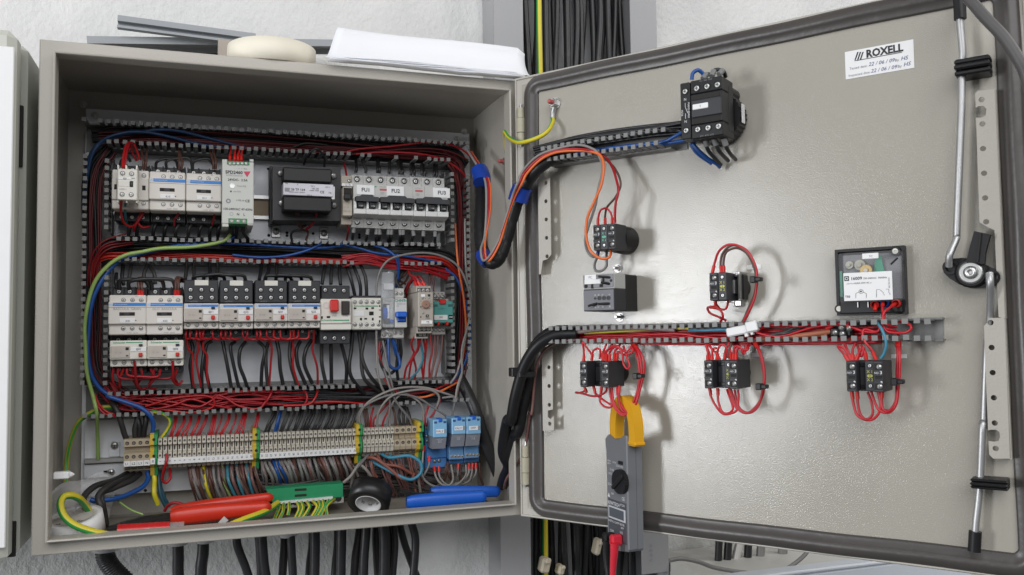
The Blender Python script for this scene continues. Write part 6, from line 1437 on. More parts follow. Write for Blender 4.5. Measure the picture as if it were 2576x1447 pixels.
wset(P, 6, [[(520, 852, 70), (540, 950, 50), (575, 1030, 36), (640, 1010, 30)], [(550, 852, 70), (560, 960, 46), (600, 1050, 30), (660, 1080, 24), (640, 1180, 20)]], 1.7, brnw, '# brown wire under the transformer', 'brown wires under the transformer')
wset(P, 6, [[(765, 862, 70), (745, 940, 56), (690, 1010, 44), (645, 1050, 36)]], 1.9, redw, 'short red wire leaving the lower edge of the transformer', None)
wset(P, 6, [[(600, 1060, 30), (500, 1070, 28), (470, 1120, 28), (480, 1190, 40)], [(615, 310, 50), (650, 210, 64), (730, 140, 68), (800, 145, 68), (850, 230, 60), (850, 335, 50)], [(500, 110, 40), (620, 70, 44), (760, 70, 44), (880, 90, 40)]], 1.7, blkw, '# black wire from the left looping round the transformer', 'black wires round the transformer')
tops = [(1212, 405, 1215, 260), (1322, 412, 1280, 215), (1458, 410, 1455, 240), (1480, 410, 1470, 240), (1592, 420, 1600, 280), (1708, 425, 1695, 270), (1742, 430, 1728, 270), (1840, 436, 1845, 300), (1880, 438, 1870, 300), (1970, 442, 1965, 310), (2003, 445, 1980, 310), (2105, 452, 2110, 320), (2142, 455, 2135, 320)]
wset(P, 6, [[(a, b, 55), (a + 4, b - 50, 56), ((a + c) / 2, (b + d) / 2, 50), (c, d, 30)] for a, b, c, d in tops], 2.2, blkw, '# black wire from the left entering the top of the white breakers', 'black wires above the white breakers', ferr=None)
bots = [(1190, 1040, 1172, 1165), (1350, 1060, 1328, 1180), (1452, 1060, 1445, 1200), (1480, 1060, 1475, 1200), (1590, 1060, 1582, 1200), (1620, 1060, 1610, 1200), (1722, 1065, 1718, 1210), (1752, 1065, 1750, 1210), (1868, 1075, 1850, 1190), (1986, 1080, 1980, 1200), (2120, 1085, 2118, 1210)]
wset(P, 6, [[(a, b, 55), (a, b + 40, 55), ((a + c) / 2, (b + d) / 2 + 20, 50), (c, d, 30)] for a, b, c, d in bots], 2.2, blkw, '# black wire from the left leaving the bottom of the white breakers', 'black wires below the white breakers', ferr=mat('grey_ferrule', (.20, .20, .20), .5))
wset(P, 6, [[(1105, 435, 60), (1095, 370, 50), (1075, 290, 30)], [(1120, 1000, 60), (1122, 1080, 50), (1108, 1180, 30)]], 1.5, redw, '# red wire on the narrow beige breaker tagged QTR', 'red wires of the narrow beige breaker')
# middle row, above
wset(P, 7, [[(430, 370, 54), (435, 300, 60), (560, 285, 62), (700, 290, 62), (735, 330, 58), (742, 372, 54)], [(520, 370, 54), (530, 300, 64), (700, 275, 66), (820, 290, 64), (855, 330, 58), (858, 372, 54)], [(640, 330, 56), (650, 290, 62), (800, 275, 66), (930, 285, 64), (965, 330, 58), (965, 375, 54)]], 2.6, blkw, '# black jumper wire from the left hooped above contactors K01 and K02', 'black jumper wires above the middle contactors', name='jumper_wire', cat='jumper wire')
wset(P, 7, [[(400, 365, 54), (395, 300, 56), (400, 230, 40)], [(465, 140, 36), (455, 250, 46), (470, 340, 50)], [(545, 140, 36), (525, 250, 48), (515, 350, 52)], [(700, 140, 36), (665, 250, 48), (720, 365, 50)], [(725, 160, 36), (765, 230, 44), (775, 330, 46)]], 2.5, blkw, '# black wire from the left reaching down to contactors K01 and K02', 'black wires above the middle contactors')
wset(P, 7, [[(x0, 432, 62), (x0, 360, 66), (x1, 285, 60), (x1 + 25, 265, 50), (x1 + 45, 310, 40)] for x0, x1 in ((618, 605), (645, 628), (972, 975), (1000, 1000))], 1.8, brnw, '# brown wire from the left bent over the leftmost contactors of the middle row', 'brown wires above the middle contactors', ferr=redp)
wset(P, 7, [[(1140, 288, 60), (1160, 250, 64), (1300, 240, 66), (1420, 250, 64), (1445, 290, 60)], [(1240, 288, 60), (1255, 245, 68), (1400, 236, 70), (1520, 250, 66), (1542, 292, 60)], [(1345, 288, 60), (1355, 248, 66), (1500, 240, 72), (1625, 252, 66), (1645, 295, 60)]], 2.5, blkw, '# black jumper wire from the left hooped over the first two black terminal blocks', 'black jumpers over the left terminal blocks', name='jumper_wire', cat='jumper wire')
wset(P, 8, [[(-90, 290, 60), (-70, 255, 64), (40, 246, 66), (140, 255, 64), (165, 295, 60)], [(10, 290, 60), (20, 252, 68), (130, 243, 70), (240, 255, 66), (258, 295, 60)], [(100, 290, 60), (110, 254, 66), (220, 246, 72), (335, 258, 66), (355, 298, 60)]], 2.5, blkw, '# black jumper wire from the left hooped over the last two black terminal blocks', 'black jumpers over the right terminal blocks', name='jumper_wire', cat='jumper wire')
wset(P, 7, [[(x0, 130, 34), (x0, 190, 40), (x1, 285, 56)] for x0, x1 in ((1075, 1062), (1145, 1155), (1300, 1308), (1375, 1362), (1795, 1778), (1870, 1830))] + [[(1945, 130, 34), (1945, 190, 40), (1945, 262, 56)]], 2.5, blkw, '# black wire from the left dropping from the duct to the black terminal blocks', 'black wires down to the terminal blocks')
wset(P, 8, [[(490, 120, 36), (470, 220, 50), (455, 330, 58)], [(555, 120, 36), (543, 220, 50), (540, 330, 58)], [(625, 120, 36), (622, 220, 50), (632, 335, 58)], [(680, 130, 40), (715, 240, 50), (745, 340, 52), (772, 445, 48)], [(750, 140, 40), (800, 250, 50), (820, 350, 52), (826, 450, 48)], [(825, 145, 40), (868, 260, 50), (884, 360, 52), (885, 450, 48)]], 2.6, blkw, '# black wire from the left entering the motor starter and small contactor', 'black wires above the motor starter')
wset(P, 8, [[(1180, 40, 56), (1192, 140, 56), (1185, 250, 46), (1165, 360, 36)]], 2.2, bluw, 'blue wire dropping behind the raised clear lid', None)
wset(P, 8, [[(1205, 370, 45), (1175, 310, 44), (1190, 230, 44), (1250, 180, 40)], [(1225, 370, 40), (1190, 320, 38), (1230, 220, 40), (1290, 180, 36)]], 2.4, blkw, '# black wire curling above the breaker with the blue handle', 'black wires above the blue-handled breaker')
wset(P, 8, [[(1365, 350, 84), (1345, 280, 76), (1310, 290, 62), (1270, 420, 40), (1280, 470, 20)], [(1400, 345, 84), (1370, 270, 80), (1310, 240, 66), (1280, 190, 44)], [(1445, 345, 84), (1410, 275, 82), (1370, 260, 70), (1300, 330, 50), (1260, 420, 30)], [(1415, 345, 84), (1360, 285, 78), (1290, 310, 50), (1250, 400, 24)]], 1.6, redw, '# red wire from the left bent over the top of the taupe timer relay', 'red wires above the taupe timer relay', ferr=redp)
wset(P, 8, [[(1380, 340, 80), (1340, 250, 70), (1310, 245, 60), (1290, 190, 44)], [(1350, 300, 60), (1290, 240, 56), (1260, 300, 40), (1210, 340, 30)], [(1280, 200, 46), (1230, 260, 40), (1185, 290, 30), (1260, 330, 26)]], 1.7, brnw, '# brown wire from the left tangled above the taupe timer relay', 'brown wires above the taupe timer relay')
wset(P, 8, [[(1530, 400, 48), (1528, 300, 46), (1510, 220, 42), (1500, 170, 36)], [(1490, 350, 46), (1492, 280, 44), (1485, 170, 36)]], 1.4, dred, '# thin dark red wire above the teal relay', 'dark red wires above the teal relay')
# middle row, below : red link chain and wires down to the lowest duct
drop = [1075, 1112, 1175, 1205, 1240, 1325, 1412, 1450, 1500, 1620, 1662, 1752, 1785, 1850]
wset(P, 7, [[(x, 778, 66), (x, 815, 68), (x + (10 if i % 2 else -4), 850, 66), (x + (60 if i % 2 else 40), 862, 64), (x + 90, 858, 60)] for i, x in enumerate(drop)], 1.6, redw, '# red link wire from the left under the four overload relays', 'red link wires under the overload relays', name='jumper_wire', cat='jumper wire')
wset(P, 8, [[(-10, 775, 66), (-8, 840, 66), (60, 858, 66), (140, 858, 66), (150, 775, 66)], [(50, 775, 68), (60, 850, 68), (130, 862, 66), (215, 850, 66), (226, 775, 66)], [(180, 775, 68), (185, 850, 66), (250, 862, 64), (320, 850, 64), (330, 775, 64)], [(-300, 866, 64), (-100, 868, 64), (100, 866, 64), (225, 862, 62)]], 1.6, redw, '# red U-shaped link wire from the left under relay Q22', 'red link wires at the right end of the chain', name='jumper_wire', cat='jumper wire')
wset(P, 7, [[(1100, 850, 40), (1140, 945, 44), (1118, 1100, 46), (1122, 1220, 44), (1142, 1345, 40)], [(1208, 850, 40), (1240, 960, 46), (1228, 1150, 48), (1222, 1345, 40)], [(1318, 880, 40), (1272, 925, 44), (1255, 1080, 46), (1270, 1220, 44), (1300, 1340, 40)], [(1425, 880, 40), (1450, 1000, 44), (1480, 1180, 44), (1508, 1335, 40)], [(1545, 885, 40), (1500, 940, 46), (1520, 1090, 46), (1550, 1220, 44), (1582, 1330, 40)], [(1645, 885, 40), (1592, 960, 46), (1585, 1110, 46), (1630, 1240, 44), (1662, 1325, 40)], [(1765, 880, 40), (1832, 960, 46), (1810, 1120, 46), (1795, 1320, 40)], [(1865, 890, 40), (1842, 980, 44), (1840, 1120, 46), (1858, 1310, 40)]], 2.5, blkw, '# black wire from the left hanging below relays Q11 and Q12', 'black wires below the left overload relays')
wset(P, 8, [[(15, 870, 40), (42, 990, 44), (55, 1140, 44), (78, 1300, 40)], [(155, 870, 40), (138, 980, 44), (150, 1120, 46), (210, 1300, 40)], [(245, 880, 40), (212, 970, 46), (220, 1120, 46), (295, 1295, 40)], [(355, 870, 40), (295, 960, 46), (285, 1110, 46), (360, 1290, 40)], [(450, 905, 50), (450, 1010, 46), (452, 1110, 46), (490, 1290, 40)], [(540, 905, 50), (542, 1080, 48), (545, 1285, 40)], [(640, 905, 50), (668, 1010, 48), (688, 1130, 48), (685, 1290, 40)], [(748, 790, 50), (738, 960, 50), (722, 1110, 52), (745, 1240, 50), (860, 1390, 36)], [(808, 795, 50), (825, 960, 50), (835, 1140, 52), (880, 1260, 52), (1010, 1370, 36)], [(872, 795, 50), (855, 920, 52), (838, 1040, 54), (920, 1210, 54), (1040, 1350, 36)]], 2.7, blkw, '# black wire from the left hanging below relay Q21 and the motor starter', 'black wires below the right half of the row')
wset(P, 7, [[(1072, 790, 60), (1095, 950, 54), (1138, 1010, 50), (1128, 1170, 50), (1148, 1345, 40)], [(1175, 850, 60), (1190, 950, 56), (1168, 1060, 52), (1200, 1220, 50), (1222, 1345, 40)], [(1240, 860, 58), (1232, 960, 54), (1270, 1030, 50), (1275, 1180, 48), (1290, 1340, 40)], [(1850, 850, 58), (1898, 940, 54), (1885, 1100, 50), (1872, 1320, 40)]], 1.5, redw, '# thin red wire from the left hanging below relays Q11 and Q12', 'thin red wires below the left relays')
wset(P, 8, [[(172, 862, 58), (178, 1000, 52), (172, 1130, 50), (228, 1310, 40)], [(375, 770, 66), (378, 880, 58), (358, 970, 54), (405, 1130, 52), (412, 1320, 40)]], 1.6, redw, '# thin red wire from the left hanging below relays Q21 and Q22', 'thin red wires below the right relays')
wset(P, 7, [[(370, 1145, 72), (362, 1230, 68), (375, 1310, 60), (420, 1335, 50)], [(415, 1145, 72), (425, 1225, 70), (540, 1245, 66), (680, 1240, 62), (900, 1240, 60), (940, 1210, 62)], [(500, 1145, 72), (512, 1212, 72), (640, 1228, 70), (790, 1225, 70), (825, 1150, 72)], [(574, 1075, 82), (576, 1180, 76), (590, 1270, 66), (640, 1345, 54), (690, 1330, 48)], [(470, 1145, 70), (435, 1240, 66), (432, 1320, 56)], [(555, 1145, 70), (570, 1260, 60), (610, 1340, 50)], [(730, 1150, 72), (760, 1240, 66), (712, 1310, 56), (780, 1345, 46)], [(942, 1070, 82), (940, 1180, 76), (950, 1270, 66), (990, 1305, 56), (1035, 1265, 50)], [(985, 1150, 70), (962, 1230, 66), (990, 1290, 54)], [(640, 1150, 70), (645, 1220, 66), (600, 1300, 50)], [(760, 1150, 70), (750, 1225, 66), (715, 1300, 50)]], 1.7, redw, '# red wire from the left looping under the relays tagged Q01 and Q02', 'red wires under the lower relay pair')
wset(P, 8, [[(978, 775, 66), (985, 900, 62), (985, 1100, 62), (1010, 1250, 62), (1085, 1450, 56)], [(1040, 880, 50), (1075, 1060, 60), (1110, 1220, 62), (1165, 1460, 56)]], 1.6, gryw, '# grey wire from the left falling from the small contactor past the lowest duct', 'grey wires below the small contactor')
wset(P, 8, [[(1012, 890, 44), (1010, 980, 46), (1040, 1130, 46), (1110, 1290, 44), (1200, 1380, 36)]], 1.7, redw, 'red wire falling below the clear-lidded time switch', None)
wset(P, 8, [[(1070, 880, 40), (1030, 990, 44), (1025, 1090, 46), (1080, 1190, 46), (1150, 1170, 44), (1190, 1090, 40)], [(1192, 860, 46), (1185, 1000, 44), (1178, 1120, 42), (1188, 1260, 36)], [(1205, 862, 44), (1218, 980, 42), (1205, 1090, 38)]], 2.4, blkw, '# black wire from the left looping below the time switch', 'black wires below the time switch')
wset(P, 8, [[(1092, 855, 46), (1090, 1010, 50), (1110, 1110, 52), (1165, 1150, 52), (1205, 1105, 48), (1180, 990, 44), (1140, 860, 44)], [(1135, 855, 44), (1150, 960, 42), (1185, 1050, 40), (1205, 1090, 38)]], 2.4, bluw, '# blue wire looping below the time switch', 'blue wires below the time switch')
wset(P, 8, [[(1362, 815, 80), (1318, 890, 70), (1325, 960, 64), (1340, 1010, 58), (1265, 1130, 48), (1245, 1240, 40)], [(1380, 855, 76), (1372, 960, 66), (1320, 1080, 54), (1290, 1240, 40)], [(1405, 860, 76), (1380, 960, 64), (1340, 1030, 56), (1360, 1140, 48), (1350, 1245, 40)], [(1432, 860, 72), (1450, 980, 62), (1415, 1100, 52), (1430, 1240, 40)], [(1468, 860, 72), (1452, 1000, 60), (1430, 1240, 40)], [(1498, 820, 44), (1512, 980, 46), (1495, 1100, 46), (1490, 1235, 40)]], 1.6, redw, '# red wire from the left falling below the taupe timer and teal relay', 'red wires below the timer relays')
wset(P, 8, [[(1392, 858, 74), (1418, 980, 62), (1425, 1060, 56), (1380, 1160, 48), (1312, 1240, 40)]], 1.8, tealw, 'teal wire falling below the taupe timer relay', None)
wset(P, 8, [[(1540, 820, 44), (1548, 980, 46), (1530, 1100, 46), (1500, 1235, 40)], [(1572, 820, 44), (1560, 1000, 46), (1520, 1140, 46), (1508, 1235, 40)], [(1615, 820, 44), (1605, 1000, 46), (1570, 1140, 46), (1545, 1235, 40)]], 1.5, pinkb, '# pinkish brown wire from the left falling below the teal relay', 'brown wires below the teal relay')
# loops over the lowest duct
wset(P, 9, [[(850, 170, 46), (1100, 95, 52), (1350, 75, 54), (1450, 105, 54), (1440, 180, 52), (1250, 220, 50), (950, 190, 46)], [(900, 110, 48), (1100, 130, 50), (1300, 170, 54), (1400, 140, 54), (1500, 80, 50), (1600, 60, 44)], [(860, 210, 46), (1100, 160, 52), (1250, 110, 54), (1420, 150, 52), (1620, 190, 48)], [(1400, 40, 46), (1550, 90, 52), (1680, 170, 56), (1850, 190, 56), (1920, 130, 54), (1980, 40, 46)], [(390, 70, 44), (430, 180, 52), (500, 240, 54), (600, 258, 50)], [(400, 60, 44), (440, 160, 50), (520, 225, 54), (640, 250, 48)], [(410, 130, 40), (470, 225, 50), (560, 262, 48)]], 1.5, redw, '# bright red wire from the left curling over the left of the lowest duct', 'red wires curling over the lowest duct')
wset(P, 10, [[(0, 310, 46), (100, 290, 52), (170, 200, 56), (205, 130, 50)], [(470, 120, 46), (510, 190, 54), (490, 260, 54), (420, 285, 50)], [(605, 120, 46), (590, 200, 54), (520, 260, 56), (300, 275, 52)], [(500, 250, 48), (700, 235, 52), (900, 245, 52), (1080, 270, 46)], [(1190, 30, 44), (1260, 120, 50), (1370, 165, 52), (1600, 140, 48), (1860, 40, 40)]], 1.6, redw, '# red wire from the left over the right half of the lowest duct', 'red wires over the right half of the lowest duct')
wset(P, 10, [[(1400, 190, 50), (1540, 195, 56), (1680, 155, 54), (1860, 60, 44)]], 1.6, orgw, 'orange wire arching over the right end of the lowest duct', None)
wset(P, 10, [[(1010, 490, 50), (975, 380, 56), (1050, 240, 64), (1280, 125, 66), (1540, 108, 64), (1740, 160, 60), (1850, 205, 50)], [(1130, 480, 50), (1145, 330, 58), (1250, 195, 66), (1400, 140, 66), (1590, 135, 64), (1680, 200, 60), (1640, 330, 50), (1600, 430, 44)], [(1120, -60, 56), (1180, 120, 62), (1250, 250, 60), (1215, 480, 48)], [(1190, -60, 56), (1270, 170, 62), (1340, 290, 58), (1420, 390, 52), (1440, 450, 46)], [(955, 470, 50), (975, 340, 58), (1060, 250, 64), (1260, 175, 66), (1470, 200, 62), (1620, 285, 56), (1745, 365, 50)], [(1890, -30, 56), (1850, 110, 58), (1832, 230, 56), (1815, 300, 46), (1800, 370, 40)], [(1245, 480, 48), (1250, 300, 56), (1330, 190, 62), (1420, 175, 62), (1530, 280, 56), (1545, 430, 48)], [(1710, 205, 54), (1800, 195, 56), (1850, 220, 50)]], 1.7, gryw, '# pale grey wire from the left arching over the terminal strip', 'grey wires arching over the terminal strip')
wset(P, 10, [[(1075, 480, 46), (1078, 380, 50), (1100, 290, 44)], [(1100, 480, 46), (1105, 400, 50), (1150, 340, 48), (1240, 240, 44)], [(1175, 480, 46), (1190, 400, 50), (1240, 300, 50), (1250, 230, 44)], [(1563, 450, 48), (1560, 380, 50), (1590, 270, 44)], [(1580, 450, 48), (1600, 390, 52), (1660, 300, 52), (1700, 210, 46)]], 1.6, redw, '# red wire from the left dropping into the right end of the strip', 'red wires above the right end of the strip')
wset(P, 10, [[(1040, 480, 44), (1025, 390, 46), (1010, 300, 40)], [(1060, 480, 44), (1050, 390, 46), (1035, 300, 40)], [(1300, 460, 44), (1290, 360, 46), (1270, 290, 40)]], 1.8, brnw, '# brown wire from the left dropping into the right end of the strip', 'brown wires above the right end of the strip')
wset(P, 10, [[(1345, 455, 46), (1325, 370, 48), (1345, 280, 40)], [(1370, 455, 46), (1365, 370, 48), (1360, 280, 40)], [(1395, 455, 46), (1405, 360, 48), (1380, 280, 40)], [(1435, 455, 46), (1420, 370, 48), (1395, 290, 40)]], 2.2, blkw, '# black wire from the left entering the beige right-hand terminals from above', 'black wires above the right beige terminals')
# wires from the lowest duct into the terminal strip
rt = [(1112, 262, 1058), (1130, 262, 1070), (1188, 260, 1102), (1200, 258, 1115), (1248, 255, 1150), (1262, 255, 1190), (1325, 252, 1228), (1335, 252, 1240), (1388, 250, 1275), (1400, 250, 1305), (1455, 246, 1385), (1468, 246, 1405), (1480, 246, 1430), (1528, 240, 1452), (1590, 238, 1480), (1602, 238, 1510), (1655, 234, 1570), (1720, 230, 1610), (1735, 230, 1640), (1750, 230, 1690), (1850, 225, 1760), (1862, 225, 1790)]
wset(P, 9, [[(x0, y0, 34), (x0 - 6, y0 + 50, 46), ((x0 * .4 + x1 * .6), 400, 52), (x1, 482 - (x1 - 1050) * .045, 46)] for x0, y0, x1 in rt], 1.35, redw, '# red wire from the left slanting down into the numbered terminals one to twenty', 'red wires into the left numbered terminals', name='terminal_wire', cat='terminal wire')
bt_ = [205, 228, 335, 352, 400, 452, 470, 520, 545, 575, 620, 640, 668, 720, 745, 770, 818, 840, 865, 895, 945]
wset(P, 10, [[(x, 300 - (x - 200) * .03, 34), (x - 6, 350, 46), (x - 45, 450, 52), (x - 78 + (x % 7), 540 - (x - 110) * .055, 46)] for x in bt_], 1.9, blkw, '# black wire from the left slanting down into the numbered terminals twenty-one to forty-two', 'black wires into the right numbered terminals', name='terminal_wire', cat='terminal wire')
wset(P, 10, [[(270, 300, 34), (262, 350, 46), (235, 440, 52), (212, 535, 46)], [(285, 300, 30), (272, 350, 42), (248, 440, 48), (225, 535, 44)]], 1.9, bluw, '# dark blue wire slanting down among the black ones', 'blue wires into the numbered terminals', name='terminal_wire', cat='terminal wire')
wset(P, 9, [[(545, 130, 44), (600, 200, 52), (640, 320, 52), (665, 420, 48), (692, 480, 44)], [(700, 150, 40), (770, 260, 46), (755, 380, 46), (762, 480, 42)], [(720, 150, 40), (785, 280, 46), (800, 380, 46), (792, 475, 42)], [(820, 160, 40), (850, 280, 48), (838, 380, 48), (828, 475, 42)]], 3.6, blkw, '# thick black wire from the left feeding the beige terminals L1 to L3', 'thick black supply wires', name='supply_cable', cat='supply cable')
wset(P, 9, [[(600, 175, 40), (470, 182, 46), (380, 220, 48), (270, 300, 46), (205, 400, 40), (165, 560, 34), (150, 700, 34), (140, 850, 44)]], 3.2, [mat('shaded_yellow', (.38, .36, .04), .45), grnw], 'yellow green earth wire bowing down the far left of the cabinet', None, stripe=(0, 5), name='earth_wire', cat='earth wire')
wset(P, 9, [[(800, 195, 40), (900, 208, 46), (1010, 240, 52), (1075, 300, 52), (1050, 380, 48), (965, 485, 46)]], 2.4, [yelw, grnw], 'short yellow green earth wire curving down to the first striped terminal', None, stripe=(0, 1, 2), name='earth_wire', cat='earth wire')
# cores under the terminals
cores = [(1278, gryw), (1312, brnw), (1366, yelw), (1408, brnw), (1457, gryw), (1500, gbrw), (1535, ltg), (1580, tealw), (1622, pinkb), (1662, tealw), (1706, pinkb), (1752, tealw), (1790, pinkb), (1832, brnw)]
for i, (x, mm_) in enumerate(cores):
    y0 = 705 - (x - 1270) * .06
    wire(zw(P, 9, [(x, y0, 36), (x + 2, y0 + 60, 48), (x + 14, y0 + 150, 58), (x + 55, y0 + 260, 50), (x + 90, y0 + 320, 34)]), random.uniform(1.9, 2.5), mm_, '%s coloured cable core from the left hanging under the terminals numbered one to twenty' % ordn(i), 'cable cores under the left terminals', name='cable_core', cat='cable core')
cols = [gbrw, gryw, gryw, bluw, bluw, gbrw, gryw, gryw, brnw, gryw, gryw, pinkb, gbrw, gryw, brnw, pinkb, gryw, gryw, gbrw, brnw, gryw, gbrw, brnw]
for i, mm_ in enumerate(cols):
    x = 105 + i * 37.0 + random.uniform(-6, 6); y0 = 95 - i * 3.1
    k = random.uniform(.7, 1.3)
    wire(zw(P, 12, [(x, y0 - 12, 36), (x + 6, y0 + 30, 52), (x + 30 * k, y0 + 90, 64), (x + 62 * k, y0 + 170, 60), (x + 75 * k, y0 + 260, 42)]), random.uniform(1.9, 2.5), mm_, '%s cable core from the left under terminals twenty-one to forty-two' % ordn(i), 'cable cores under the right terminals', name='cable_core', cat='cable core')
wset(P, 9, [[(868, 748, 40), (870, 810, 46), (820, 890, 60), (660, 970, 80), (520, 1005, 95), (400, 1010, 100), (360, 1000, 100)]], 3.2, bluw, 'thick blue neutral cable swinging left under the beige terminals', None)
wset(P, 9, [[(690, 765, 30), (560, 830, 60), (400, 880, 90), (300, 980, 110), (320, 1070, 120), (400, 1150, 110), (470, 1240, 90)], [(745, 770, 30), (640, 830, 60), (520, 880, 90), (430, 970, 105), (460, 1080, 110), (480, 1210, 90)], [(800, 770, 30), (720, 830, 54), (560, 900, 80), (460, 950, 95), (480, 1100, 100), (500, 1220, 80)]], 4.0, blkw, '# thick black supply cable from the left sweeping down under the beige terminals', 'thick black supply cables', name='supply_cable', cat='supply cable')
wset(P, 9, [[(922, 742, 40), (925, 830, 46), (928, 940, 56), (960, 1040, 50)]], 3.4, [yelw, grnw], 'yellow and green earth core under the first striped terminal', None, n=12, stripe=(0, 1, 2, 3), name='earth_wire', cat='earth wire')
wset(P, 9, [[(970, 740, 34), (965, 850, 40), (985, 960, 44), (1030, 1060, 36)], [(980, 740, 30), (985, 860, 36), (1010, 970, 38), (1060, 1060, 30)]], 2.6, mat('dim_teal', (.03, .10, .14), .45), '# dim teal core beside the first striped terminal', 'dim teal cores')
wset(P, 9, [[(1042, 590, 62), (1036, 660, 66), (1010, 750, 62), (1000, 815, 56), (1030, 845, 54), (1062, 815, 52), (1068, 760, 46), (1068, 715, 40)]], 2.0, redw, 'red wire loop plugged into terminal two and hanging below the strip', None)
wset(P, 9, [[(1020, 1100, 100), (1050, 1050, 105), (1110, 1030, 110), (1190, 1045, 110)]], 2.2, redw, 'short red wire bent up behind the red plier handles', None)
wset(P, 9, [[(545, 970, 70), (620, 1020, 80), (720, 1090, 95), (830, 1132, 100)]], 1.2, ltg, 'thin pale green wire lying across the cabinet floor', None)
# right end below the strip
wset(P, 10, [[(1150, 690, 40), (1240, 735, 62), (1420, 722, 72), (1515, 780, 76), (1520, 870, 76), (1440, 930, 76), (1330, 905, 74), (1180, 820, 64), (1075, 765, 50)], [(1230, 690, 40), (1290, 780, 50), (1350, 890, 46)], [(1310, 700, 40), (1360, 800, 46), (1400, 880, 40)]], 2.4, mat('sky_teal_wire', (.05, .23, .34), .42), '# sky blue wire from the left looping below the right end of the strip', 'sky blue wires below the strip')
wset(P, 10, [[(1035, 740, 50), (1110, 745, 66), (1250, 840, 72), (1350, 920, 74), (1440, 930, 70), (1460, 880, 60)], [(1120, 690, 40), (1190, 790, 60), (1320, 820, 66), (1440, 880, 60)], [(1205, 690, 40), (1270, 800, 56), (1320, 880, 50)], [(1275, 690, 40), (1340, 790, 54), (1400, 880, 48)], [(1425, 725, 40), (1450, 880, 50), (1475, 1040, 40)], [(1395, 700, 40), (1420, 800, 50), (1440, 900, 44)], [(1080, 770, 54), (1090, 850, 56), (1130, 910, 50)]], 2.2, mat('salmon_brown_wire', (.27, .09, .065), .45, var=.1), '# salmon brown wire from the left looping below the right end of the strip', 'salmon brown wires below the strip')
wset(P, 10, [[(1070, 690, 44), (990, 780, 60), (920, 880, 66), (900, 1000, 60)], [(985, 800, 60), (1040, 850, 62), (1090, 920, 56)], [(1495, 850, 50), (1505, 950, 50), (1520, 1060, 40)], [(885, 770, 50), (930, 840, 56), (960, 900, 50)], [(830, 960, 70), (900, 900, 70), (960, 810, 64), (1000, 760, 50)]], 2.2, gryw, '# grey core from the left hanging behind the black tape roll', 'grey cores behind the tape roll')
wset(P, 10, [[(1595, 735, 56), (1590, 800, 60), (1560, 870, 64), (1540, 910, 60)], [(1640, 825, 50), (1650, 900, 58), (1700, 970, 62), (1770, 985, 62), (1810, 920, 58), (1790, 800, 46)], [(1680, 825, 50), (1690, 900, 56), (1740, 970, 60), (1830, 985, 60), (1920, 900, 54), (1922, 800, 50)], [(1855, 798, 50), (1850, 880, 54), (1840, 950, 46)], [(1950, 798, 50), (1940, 880, 54), (1880, 960, 50), (1780, 1000, 46)], [(1982, 796, 50), (1975, 890, 54), (1920, 960, 50), (1700, 1010, 46)], [(2012, 794, 50), (2010, 880, 54), (1960, 950, 46)], [(1545, 640, 50), (1535, 760, 58), (1540, 900, 62), (1620, 980, 62), (1740, 1000, 58), (1850, 960, 50)]], 1.6, gryw, '# grey wire with a red tip from the left under the blue plug-in relays', 'grey wires under the blue relays', ferr=redp)
wset(P, 10, [[(1740, 760, 40), (1745, 860, 46), (1720, 980, 36)], [(1760, 770, 40), (1765, 880, 44), (1800, 940, 36)], [(1880, 800, 40), (1870, 900, 44), (1890, 1000, 36)], [(2040, 780, 36), (2050, 900, 40), (2075, 980, 30)]], 2.0, brnw, '# brown wire from the left under the blue plug-in relays', 'brown wires under the blue relays')
# earth wires under the green covered bar
yg = [(268, 505, 262, 580, 210, 690), (318, 500, 302, 580, 250, 690), (366, 495, 362, 560, 355, 610), (438, 490, 462, 560, 405, 680), (478, 487, 492, 560, 440, 680), (530, 483, 560, 550, 475, 670), (585, 478, 622, 540, 560, 660), (636, 474, 652, 540, 590, 650), (680, 470, 684, 540, 620, 650), (736, 466, 695, 540, 650, 640), (788, 460, 712, 530, 725, 630)]
wset(P, 12, [[(a, b, 94), ((a + c) / 2 + 8, (b + d) / 2 - 8, 112), (c, d, 118), (e_, f, 120)] for a, b, c, d, e_, f in yg], 2.3, [yelw, grnw], '# yellow green earth wire from the left bending out of the green covered bar', 'earth wires in the green covered bar', n=12, stripe=(0, 1, 6, 7), name='earth_wire', cat='earth wire')
wset(P, 11, [[(860, 620, 110), (800, 520, 130), (740, 455, 150), (660, 425, 160), (590, 445, 165), (566, 520, 172), (600, 620, 178), (690, 700, 182), (830, 755, 184), (1000, 795, 184), (1200, 822, 180), (1500, 850, 172), (1800, 820, 172), (2080, 735, 172), (2280, 655, 166), (2480, 580, 150), (2600, 500, 120)]], 4.3, [yelw, grnw], 'thick yellow and green earth cable looping along the bottom of the cabinet', None, n=16, stripe=(0, 1, 2, 3, 8, 9, 10, 11), name='earth_cable', cat='earth cable')
